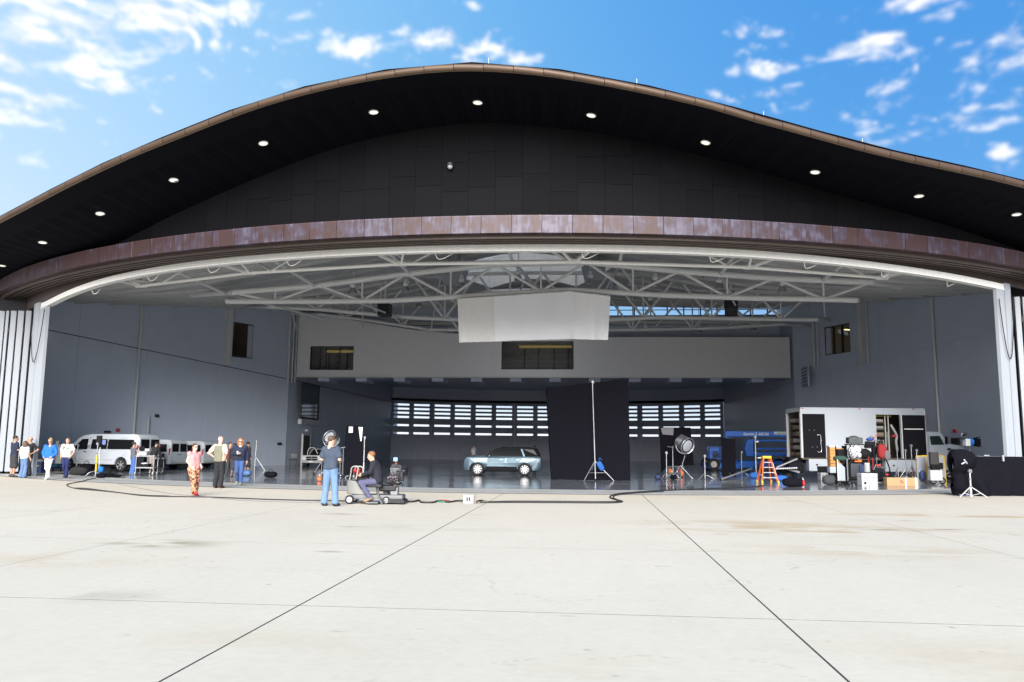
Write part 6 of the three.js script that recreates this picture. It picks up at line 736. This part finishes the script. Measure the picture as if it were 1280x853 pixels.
{ const { o, X, Y } = kit('equipment_rack_cart', 'tall black equipment cart loaded with lamp heads and stands', 'cart', 1077, 606), R = rng(8); for (const [q, z] of [[1063, .2], [1092, .2], [1063, -.3], [1092, -.3]]) { mesh('upright', box(.05, Y(556) - .15, .05, X(q), (Y(556) + .15) / 2, z), plastic, o); caster(o, X(q), z, .07); } for (const y of [600, 578, 572.5, 556.5]) mesh('shelf', box(X(1094) - X(1061), .05, .56, X(1077.5), Y(y), -.05), plastic, o); mesh('top_case', [rbox(X(1080) - X(1062), .3, .42, .05, X(1071), Y(551.5), -.05), ball(.22, X(1070), Y(550), 0, 1.4, .8, .8)], mat([.05, .06, .065], .6), o); mesh('side_panel', box(X(1095) - X(1083), .3, .1, X(1089), Y(556.5), .1), plastic, o); for (const [q, y, r] of [[1065.5, 564, .16], [1071.5, 562, .17], [1066, 569, .15], [1073, 569, .13]]) { const l = mesh('lamp_head', [cyl(r, .24, X(q), Y(y), .1, 'z', 16), cyl(r * .7, .1, X(q), Y(y), .25, 'z', 16)], [chrome, whiteBox][(q | 0) % 2], o); mesh('lamp_ring', tor(r, .02, X(q), Y(y), .22), silver, l); } mesh('lamp_dome', [ball(.32, X(1081), Y(568), .1, 1.1, .8, .7)], plastic, o); mesh('white_bin', rbox(.44, .26, .3, .03, X(1085), Y(564), -.1), whiteBox, o); mesh('blue_tub', rbox(.3, .5, .4, .03, X(1076), Y(588), .12), darkBlue, o); mesh('orange_strap', [rbox(.34, .07, .1, .02, X(1071), Y(577.5), .26), rbox(.2, .06, .1, .02, X(1073), Y(576), .26)], orange, o); mesh('drawer_case', rbox(X(1076) - X(1062), Y(580) - Y(597), .5, .03, X(1069), Y(588.5), 0), mat([.03, .035, .045], .6), o); mesh('red_strut', [bar(V(X(1084), Y(602), .25), V(X(1085), Y(570), .25), .016), bar(V(X(1089), Y(600), .25), V(X(1090), Y(573), .25), .016)], red, o); }
{ const o = bag('big black duffel bag hung at the end of the equipment cart', 1092, 605, .7, .85, .5, duv, 'duffel_bag'); o.children[0].position.y = 1.2; o.children[1].position.y = 1.2; mesh('hook_bar', [bar(V(-.1, .0, -.2), V(-.1, 2.2, -.2), .02), bar(V(-.1, 2.2, -.2), V(.1, 2.2, .05), .02)], greyMetal, o); mesh('blue_cap', ball(.14, -.12, 2.14, .1, 1.3, .6, 1), mat([.02, .06, .3], .7), o); mesh('red_flag_stick', bar(V(.02, 2.1, .1), V(.26, 2.42, .1), .02), red, o); }
{ const o = bag('red and grey backpack slung on a frame beside the black duffel', 1104, 605.5, .46, .72, .34, mat([.22, .012, .016], .85), 'backpack'); o.children[0].position.set(0, 1.2, .05); o.children[1].position.set(0, 1.2, .05); mesh('pocket', bagGeo(.3, .5, .2).translate(.2, 1.12, .16), mat([.10, .10, .11], .8), o); mesh('carrier_frame', [bar(V(-.2, 0, -.1), V(-.2, 2.1, -.15), .02), bar(V(.2, 0, -.1), V(.2, 2.1, -.15), .02), bar(V(-.2, 2.1, -.15), V(.2, 2.1, -.15), .02), bar(V(-.2, .8, -.1), V(.2, .8, -.1), .02)], greyMetal, o); mesh('hanging_straps', [path([V(-.1, 1.25, .2), V(-.2, .9, .25), V(-.05, .6, .22)], .03), path([V(.1, 1.2, .2), V(.25, .8, .2), V(.3, .5, .15)], .03)], duv, o); }
{ const { o, X, Y } = kit('cable_coil_trolley', 'black trolley with a big coil of cable and small wheels', 'trolley', 1099, 607); mesh('coil', [0, 1, 2, 3].map(i => tor(.3 - i * .04, .045, X(1098), .48, .1 + i * .05)), plastic, o); mesh('frame', [path([V(X(1091), .12, .1), V(X(1091), .6, .1), V(X(1095), .95, .1)], .02), box(.7, .05, .35, X(1098), .13, .1), bar(V(X(1106), .1, .1), V(X(1101), 1.0, .05), .02)], greyMetal, o); for (const q of [1093, 1105]) caster(o, X(q), .2, .06); mesh('red_tie', [rbox(.2, .08, .1, .02, X(1098), .92, .12), rbox(.12, .08, .1, .02, X(1107), .5, .2)], red, o); }
caseBox('white_flight_case', 'white flight case with metal edges standing under a clear jar', 'case', 1084.5, 607.5, .72, .56, .5, whiteBox, { extra: o => { mesh('edge_trim', [-.36, -.02, .36].map(x => box(.03, .57, .03, x, .285, .252)), silver, o); mesh('sticker', box(.11, .11, .006, -.2, .12, .256), plastic, o); } });
{ const q = G(1084.5, 607.5), o = thing('clear_jar', 'clear jar with white lid on top of the white flight case', 'jar', V(q.x + .02, .6, q.z), 0); mesh('vessel', new THREE.LatheGeometry([[.001, 0], [.12, .005], [.13, .05], [.13, .34], [.11, .38]].map(p => new THREE.Vector2(...p)), 18), mat([.30, .31, .33], .2), o); mesh('lid', cyl(.12, .06, 0, .41, 0), whiteBox, o); }
{ const { o, X, Y } = kit('cardboard_box', 'long flat brown cardboard box lying before the truck', 'box', 1126, 608), w = X(1145) - X(1107), h = Y(597.5); mesh('carton', rbox(w, h, .36, .01, 0, h / 2, 0), card, o); mesh('white_tape', [box(.06, h + .008, .368, w * .12, h / 2, 0), box(.1, h + .008, .368, w * .46, h / 2, 0)], mat([.7, .68, .66], .7), o); mesh('red_print', [box(.08, .12, .004, -w * .03, h * .55, .184), box(.05, .05, .004, w * .03, h * .4, .184)], mat([.5, .08, .06], .7), o); }
const standList = [['grip stand with swept legs behind the cardboard box, next to the duffel', 1123.5, 603, 563], ['second grip stand behind the cardboard box', 1134, 603.5, 564], ['tallest grip stand behind the cardboard box, with red and white tape', 1141.5, 604, 558], ['grip stand right of the cardboard box before the yellow edged panel', 1148, 605, 564]]; standList.forEach(([l, x, y, t], i) => { const s = stand(l, x, y, t, { tall: 1, hub: .45, legs: .5, r: .02, spin: .3 + i * .7 }); if (i === 2) mesh('tape', [0, 1, 2].map(q => cyl(.032, .05, 0, .4 + q * .14, 0)), red, s.o); if (i === 3) mesh('sand_pouch', bagGeo(.3, .5, .18).translate(.2, .15, .1), darkBlue, s.o); });
{ const { o, X, Y } = kit('yellow_edged_panels', 'pair of grey boards with yellow edges leaning by the truck cab', 'panels', 1166, 605); const pn = (a, b, y, m, dz) => { const g = mesh('board', box(X(b) - X(a), Y(y), .04, (X(a) + X(b)) / 2, Y(y) / 2, dz, -.04), m, o); mesh('edge', [box(.05, Y(y), .05, X(a), Y(y) / 2, dz + .01, -.04), box(.05, Y(y), .05, X(b), Y(y) / 2, dz + .01, -.04), box(X(b) - X(a), .05, .05, (X(a) + X(b)) / 2, Y(y), dz - .02, -.04)], yellow, g); }; pn(1147.5, 1159, 571, mat([.25, .27, .33], .5), 0); pn(1157, 1184.5, 570.5, mat([.34, .35, .36], .5), -.15); }
{ const { o, X, Y } = kit('hand_truck', 'hand truck with white case and black lamp gear before the panels', 'hand truck', 1169, 606); for (const q of [1165.5, 1177]) { const w = new THREE.Group(); w.name = 'wheel'; o.add(w); mesh('tyre', new THREE.TorusGeometry(.13, .05, 8, 18).translate(X(q), .18, .12), rubber, w); mesh('hub', cyl(.09, .06, X(q), .18, .12, 'z', 12), greyMetal, w); } mesh('frame', [bar(V(X(1163), .15, 0), V(X(1163), Y(566), -.05), .02), bar(V(X(1176), .15, 0), V(X(1176), Y(568), -.05), .02), box(X(1177) - X(1162), .03, .3, X(1169.5), .1, .1)], greyMetal, o); mesh('white_case', rbox(X(1176) - X(1161), Y(588.5) - Y(601), .3, .02, X(1168.5), (Y(588.5) + Y(601)) / 2, .1), whiteBox, o); mesh('lamp_pair', [cyl(.13, .2, X(1166), Y(584.5), .14, 'z', 14), cyl(.13, .2, X(1171.5), Y(584.5), .14, 'z', 14), rbox(.2, .3, .2, .04, X(1176.5), Y(583), .05)], plastic, o); mesh('yellow_tube', bar(V(X(1172), Y(585), .05), V(X(1172), Y(567), .05), .04), yellow, o); mesh('black_hood', rbox(X(1175) - X(1164), Y(566) - Y(582), .3, .05, X(1169), Y(574), -.02), mat([.04, .035, .04], .8), o); mesh('clamp_top', [rbox(.3, .1, .14, .03, X(1170), Y(565.5), 0), bar(V(X(1166), Y(563), 0), V(X(1166), Y(575), 0), .02)], greyMetal, o); }
{ const { o, X, Y } = kit('tubular_frame', 'white tubular frame with red fuel can near the truck front', 'frame', 1194, 603); mesh('hoop', [path([V(X(1191), .1, 0), V(X(1191), Y(578), 0), V(X(1193), Y(572), 0), V(X(1197), Y(571.5), 0), V(X(1199), Y(576), 0), V(X(1199.5), Y(596), 0)], .022), bar(V(X(1186), Y(596), 0), V(X(1200), Y(596), 0), .02), bar(V(X(1191), Y(585), 0), V(X(1199), Y(585), 0), .02)], mat([.66, .66, .66], .4), o); const c = mesh('fuel_can', rbox(X(1198.5) - X(1192.5), Y(586) - Y(595), .3, .04, X(1195.5), (Y(586) + Y(595)) / 2 + .02, 0), red, o); mesh('cap', cyl(.04, .06, X(1197.5), Y(585.2), 0), yellow, c); mesh('base', [box(X(1200) - X(1186), .08, .4, X(1193), .06, 0), rbox(.3, .12, .3, .03, X(1198), .16, .1)], greyMetal, o); }
// small lamp with barn doors on a stand behind the black cloth screen
{ const { o, X, Y } = kit('small_lamp', 'small white and blue lamp with black barn doors above the cloth screen', 'lamp', 1216, 608); mesh('column', [bar(V(0, 0, 0), V(X(1215.5), Y(575), 0), .025), bar(V(0, Y(580), 0), V(X(1215), Y(560), 0), .018)], greyMetal, o); for (let i = 0; i < 3; i++) mesh('leg', bar(V(0, .5, 0), V(Math.cos(i * 2.094) * .4, .02, Math.sin(i * 2.094) * .4), .014), greyMetal, o); const h = mesh('housing', rbox(X(1215) - X(1209), Y(549.5) - Y(558.5), .3, .03, X(1212), Y(554), 0), whiteBox, o); mesh('blue_collar', cyl(.19, .14, X(1217), Y(553.5), 0, 'x', 18), mat([.01, .14, .5], .5), o); mesh('barn_door', [box(.36, .02, .34, X(1223), Y(548.5), 0, 0, 0, .25), box(.36, .02, .34, X(1223.5), Y(558), 0, 0, 0, -.25), box(.3, .34, .02, X(1224), Y(553.5), .17, 0, .3), box(.3, .34, .02, X(1224), Y(553.5), -.17, 0, -.3), box(.16, .02, .2, X(1207), Y(549.5), 0, 0, 0, -.2)], duv, o); mesh('wire', path([V(X(1206), Y(545), 0), V(X(1207.5), Y(542.5), 0), V(X(1211), Y(543.5), 0)], .012), silver, o); }
// black cloth screen on the apron at the right with its stand
{
  const { o, k, X, Y } = kit('cloth_screen', 'long low black cloth screen draped over a frame on the apron', 'screen', 1240, 621); const zz = u => -.25 + .7 * Math.sin(u * 2.2) * .2; const rows = []; for (let j = 0; j <= 20; j++) { const v = j / 20, row = []; for (let i = 0; i <= 60; i++) { const u = i / 60, px = lerp(1198, 1320, u), top = Y(lerp(569.5, 571.5, smooth(.08, .3, u)) + (u < .02 ? 2 : 0)), bot = lerp(.02, Y(619.5), smooth(.1, .7, u)) * .2 + .012, hang = smooth(.0, .16, u); const left = lerp(1199 + 10 * v * v, px, 1), z = -.3 + .12 * Math.sin(u * 22 + v * 3) * v * (1.2 - u) + .35 * Math.exp(-((u - .12 - v * .16) ** 2) * 120) * v + .1 * (fbm(u * 8, v * 3, 3, 3) - .5); row.push(V(X(lerp(px, px + (1 - u) * 4 * v * v, 1)), lerp(top, bot, v), z)); } rows.push(row); } mesh('fabric', quads(rows), duv, o);
  const bun = nets((x, y, z) => { const n = (fbm(x * 3.2, y * 3.2, z * 3.2, 3) - .5) * .22; return Math.min(ell(x, y, z, X(1206), Y(579), -.25, .42, .52, .36), ell(x, y, z, X(1213), Y(577), -.15, .40, .40, .34), ell(x, y, z, X(1205), Y(600), -.3, .26, .75, .28)) + n; }, [X(1194), .0, -.85], [X(1228), Y(564), .45], .05); mesh('bundled_end', bun, duv, o);
  mesh('frame', [bar(V(X(1200), Y(571.5), -.36), V(X(1320), Y(572.5), -.36), .025), ...[1201, 1262, 1318].map(q => bar(V(X(q), .01, -.4), V(X(q), Y(572), -.38), .022))], silver, o); mesh('clamp', [rbox(.08, .24, .1, .02, X(1262.5), Y(573.5), -.26), rbox(.2, .06, .1, .02, X(1243), Y(570.5), -.32), rbox(.06, .2, .06, .02, X(1206), Y(578), .2, 0, 0, .6), rbox(.16, .06, .06, .02, X(1203), Y(580), .2, 0, 0, .5)], silver, o);
  const s = stand('short white stand with spread legs before the black cloth screen', 1214.5, 622.5, 590, { tall: 1, hub: .42, legs: .52, r: .024, mat: mat([.45, .45, .46], .4), spin: .75 }); const f = kit('blue_foot_bar', 'flat blue bar on the apron at the foot of the short stand', 'bar', 1206.5, 620.5); mesh('tube', rbox(12 * f.k, .05, .08, .02, 0, .026, 0, 0, .12), darkBlue, f.o); mesh('end_plug', [rbox(.05, .07, .1, .015, -6 * f.k, .036, -.02), rbox(.05, .07, .1, .015, 6 * f.k, .036, .02)], greyMetal, f.o);
}
// ------------------------------------------------------------------ left-hand group by the vans
{ const s = stand('stand with yellow pole carrying a monitor in front of the white van', 119, 596.5, 556, { r: .026, legs: .55, mat: silver }); mesh('yellow_sleeve', bar(V(0, .25, 0), V(0, s.Y(570), 0), .045), yellow, s.o); mesh('monitor', [rbox(.32, .4, .1, .03, s.X(120.5), s.Y(550.5), 0, 0, -.4), rbox(.2, .3, .05, .02, s.X(127), s.Y(553.5), 0)], plastic, s.o); mesh('screen', [box(.16, .22, .01, s.X(127), s.Y(553.5), .032)], mat([.10, .14, .35], .3), s.o); mesh('hanging_cable', path([V(s.X(123), s.Y(560), .03), V(s.X(122), s.Y(567), .06), V(s.X(123.5), s.Y(574), .05), V(s.X(123), s.Y(585), .05)], .02), mat([.5, .5, .52], .5), s.o); }
bag('round blue bag on the floor beside the yellow pole', 125.5, 592, .34, .36, .3, mat([.01, .16, .50], .7), 'blue_bag'); bag('black sandbag right of the yellow pole stand', 135.5, 597, .5, .2, .3, duv); bag('flat black sandbag by the dark cable end', 144, 597, .6, .14, .3, duv); bag('black sandbag on the legs of the yellow pole stand', 126, 598, .45, .22, .32, duv);
stand('thin silver stand between the tee shirt man and the van', 94.5, 592, 557.5, { r: .02 }); { const o = bag('bulky black gear bag hung low between the van and the stand', 107, 592, .75, .5, .4, duv, 'black_gear_bag'); } bag('black bag heap on the floor behind the tee shirt man', 98, 594.5, .9, .4, .4, mat([.014, .014, .016], .9), 'bag_heap');
{ const { o, X, Y } = kit('gear_trolley', 'dark trolley with white foam boards behind the tee shirt man', 'trolley', 74, 590); mesh('board', [box(X(75) - X(68), Y(556.5) - Y(580), .05, X(71.5), (Y(556.5) + Y(580)) / 2, 0), box(.12, .3, .1, X(69), Y(555), 0)], mat([.55, .56, .54], .6), o); mesh('deck', box(X(78) - X(66), .06, .5, X(72), .22, 0), plastic, o); for (const q of [67, 77]) caster(o, X(q), .1, .07); mesh('teal_bin', rbox(.34, .26, .4, .03, X(69), Y(583), .05), mat([.02, .11, .2], .6), o); mesh('post', bar(V(X(78), .2, 0), V(X(78), Y(560), 0), .02), greyMetal, o); }
{ const { o, X, Y } = kit('blue_tote', 'dark blue storage tote with yellow stripe beside the door jamb', 'tote', 49, 591.5); mesh('tub', hexa([V(X(43), 0, .35), V(X(55), 0, .35), V(X(55), 0, -.35), V(X(43), 0, -.35)], [V(X(42), Y(578), .4), V(X(56), Y(578), .4), V(X(56), Y(578), -.4), V(X(42), Y(578), -.4)]), mat([.012, .03, .12], .6), o); mesh('rim', [box(X(56.5) - X(41.5), .05, .05, X(49), Y(578), .41), box(X(56.5) - X(41.5), .05, .05, X(49), Y(578), -.41), box(.05, .05, .84, X(41.8), Y(578), 0), box(.05, .05, .84, X(56.2), Y(578), 0)], darkBlue, o); mesh('yellow_stripe', box(X(53) - X(46), .05, .01, X(49.5), Y(582.5), .4), yellow, o); mesh('contents', bagGeo(.5, .3, .5).translate(0, Y(579) - .1, 0), mat([.2, .2, .19], .8), o); }
{ const { o, X, Y } = kit('silver_cart', 'silver two deck cart on casters loaded with camera gear', 'cart', 182, 594), W = X(194) - X(171); for (const q of [171.5, 193.5]) for (const z of [.25, -.25]) { mesh('post', bar(V(X(q), .14, z), V(X(q), Y(569), z), .025), silver, o); caster(o, X(q), z, .08, mat([.35, .36, .37], .5)); } mesh('lower_deck', box(W, .06, .58, X(182.5), Y(585), 0), silver, o); mesh('upper_deck', box(W, .05, .58, X(182.5), Y(570.5), 0), silver, o); mesh('top_case', [rbox(.5, .18, .4, .03, X(177), Y(567.5), 0), rbox(.24, .12, .3, .02, X(183), Y(563), 0)], mat([.5, .52, .53], .5), o); mesh('under_case', [rbox(.4, .5, .4, .03, X(175.5), Y(578), 0), rbox(.5, .2, .4, .03, X(181), Y(582.5), .05)], plastic, o); mesh('silver_bag', bagGeo(.4, .24, .3).translate(X(181), Y(584.5), .1), mat([.5, .5, .52], .5), o); mesh('dark_pouch', bagGeo(.34, .26, .3).translate(X(176), Y(564.5), 0), plastic, o); }
{ const { o, X, Y } = kit('wheeled_frame_cart', 'dark cart with curved handle and spoked wheels beside the silver cart', 'cart', 201, 593.5); for (const q of [196.5, 201.5]) { const w = new THREE.Group(); w.name = 'wheel'; o.add(w); const r = q < 200 ? .2 : .16; mesh('tyre', tor(r, .03, X(q), r + .03, .1, 'z'), rubber, w); mesh('spokes', [0, 1, 2].map(i => box(.02, r * 2, .02, 0, 0, 0).rotateZ(i * 1.047).translate(X(q), r + .03, .1)), greyMetal, w); } mesh('handle', path([V(X(193), Y(572), .1), V(X(200), Y(571), .1), V(X(203.5), Y(574), .1), V(X(204.5), Y(582), .1), V(X(203.5), Y(590), .1)], .022), greyMetal, o); mesh('deck', box(X(204) - X(194), .06, .5, X(199), Y(582), 0), plastic, o); mesh('load', [rbox(.45, .3, .4, .04, X(199), Y(578), 0), rbox(.3, .24, .3, .03, X(199), Y(570), 0), rbox(.2, .2, .3, .02, X(196), Y(587), 0)], plastic, o); }
{ const { o, X, Y } = kit('boom_stand', 'steel pole with slanted arm pinned down by a black pad', 'stand', 318, 588); mesh('pole', bar(V(0, .02, 0), V(X(319), Y(551), 0), .035), mat([.5, .5, .52], .35, .4), o); mesh('slanted_arm', bar(V(X(319.5), Y(572.5), 0), V(X(338), Y(590.5), .9), .03), mat([.66, .66, .66], .4), o); mesh('blue_strut', bar(V(0, Y(583.5), 0), V(X(330), Y(583.5), .5), .016), blueBag, o); mesh('joint', rbox(.1, .12, .1, .02, X(319), Y(572), 0), greyMetal, o); for (let i = 0; i < 3; i++) mesh('foot', bar(V(0, .2, 0), V(Math.cos(i * 2.1 + 1) * .35, .02, Math.sin(i * 2.1 + 1) * .35), .02), greyMetal, o); }
bag('black weight pad at the end of the slanted pole arm', 338, 597.5, .62, .3, .4, duv, 'weight_pad'); bag('pale blue tarpaulin bundle on the floor behind the curly haired woman', 304, 595.5, .8, .32, .5, mat([.10, .20, .42], .6), 'tarpaulin_bundle');
{ const { o, X, Y } = kit('work_table', 'long dark table heaped with black cases deep in the hangar', 'table', 354, 581); mesh('table_top', box(X(372) - X(339), .05, .8, X(355), .76, 0), plastic, o); for (const q of [340, 371]) for (const z of [.35, -.35]) mesh('leg', bar(V(X(q), 0, z), V(X(q), .74, z), .02), greyMetal, o); for (const [q, w, h] of [[345, .6, .3], [352, .7, .22], [361, .5, .5], [367, .5, .6]]) mesh('black_case', rbox(w, h, .4, .03, X(q), .79 + h / 2, 0), duv, o); mesh('yellow_bag', bagGeo(.25, .4, .3).translate(X(340), .79, .1), mat([.35, .42, .03], .8), o); }
{ const { o, X, Y } = kit('folding_chair', 'grey folding chair beside the dark table deep in the hangar', 'chair', 366, 583); for (const s of [-1, 1]) { mesh('leg', bar(V(s * .24, 0, .2), V(s * .24, .9, -.2), .018), greyMetal, o); mesh('leg', bar(V(s * .24, 0, -.22), V(s * .24, .5, .2), .018), greyMetal, o); } mesh('seat', box(.46, .04, .42, 0, .47, 0), duv, o); mesh('backrest', box(.46, .32, .03, 0, .76, -.15), mat([.2, .2, .21], .8), o); }
// held cup
{ const p = scene.children.find(c => c.userData && c.userData.label && c.userData.label.startsWith('curly')); if (p) { const q = V(-.06, 1.21, .34).multiplyScalar(p.s).applyAxisAngle(V(0, 1, 0), p.rotation.y).add(p.position), o = thing('paper_cup', 'white paper cup held by the curly haired woman', 'cup', q); mesh('cup', new THREE.LatheGeometry([[.001, -.06], [.03, -.06], [.042, .06]].map(a => new THREE.Vector2(...a)), 14), whiteBox, o); mesh('lid', cyl(.045, .015, 0, .064, 0), whiteBox, o); } }

scene.traverse(o => { if (o.isMesh) { o.castShadow = o.receiveShadow = true; } });
renderer.render(scene, camera);
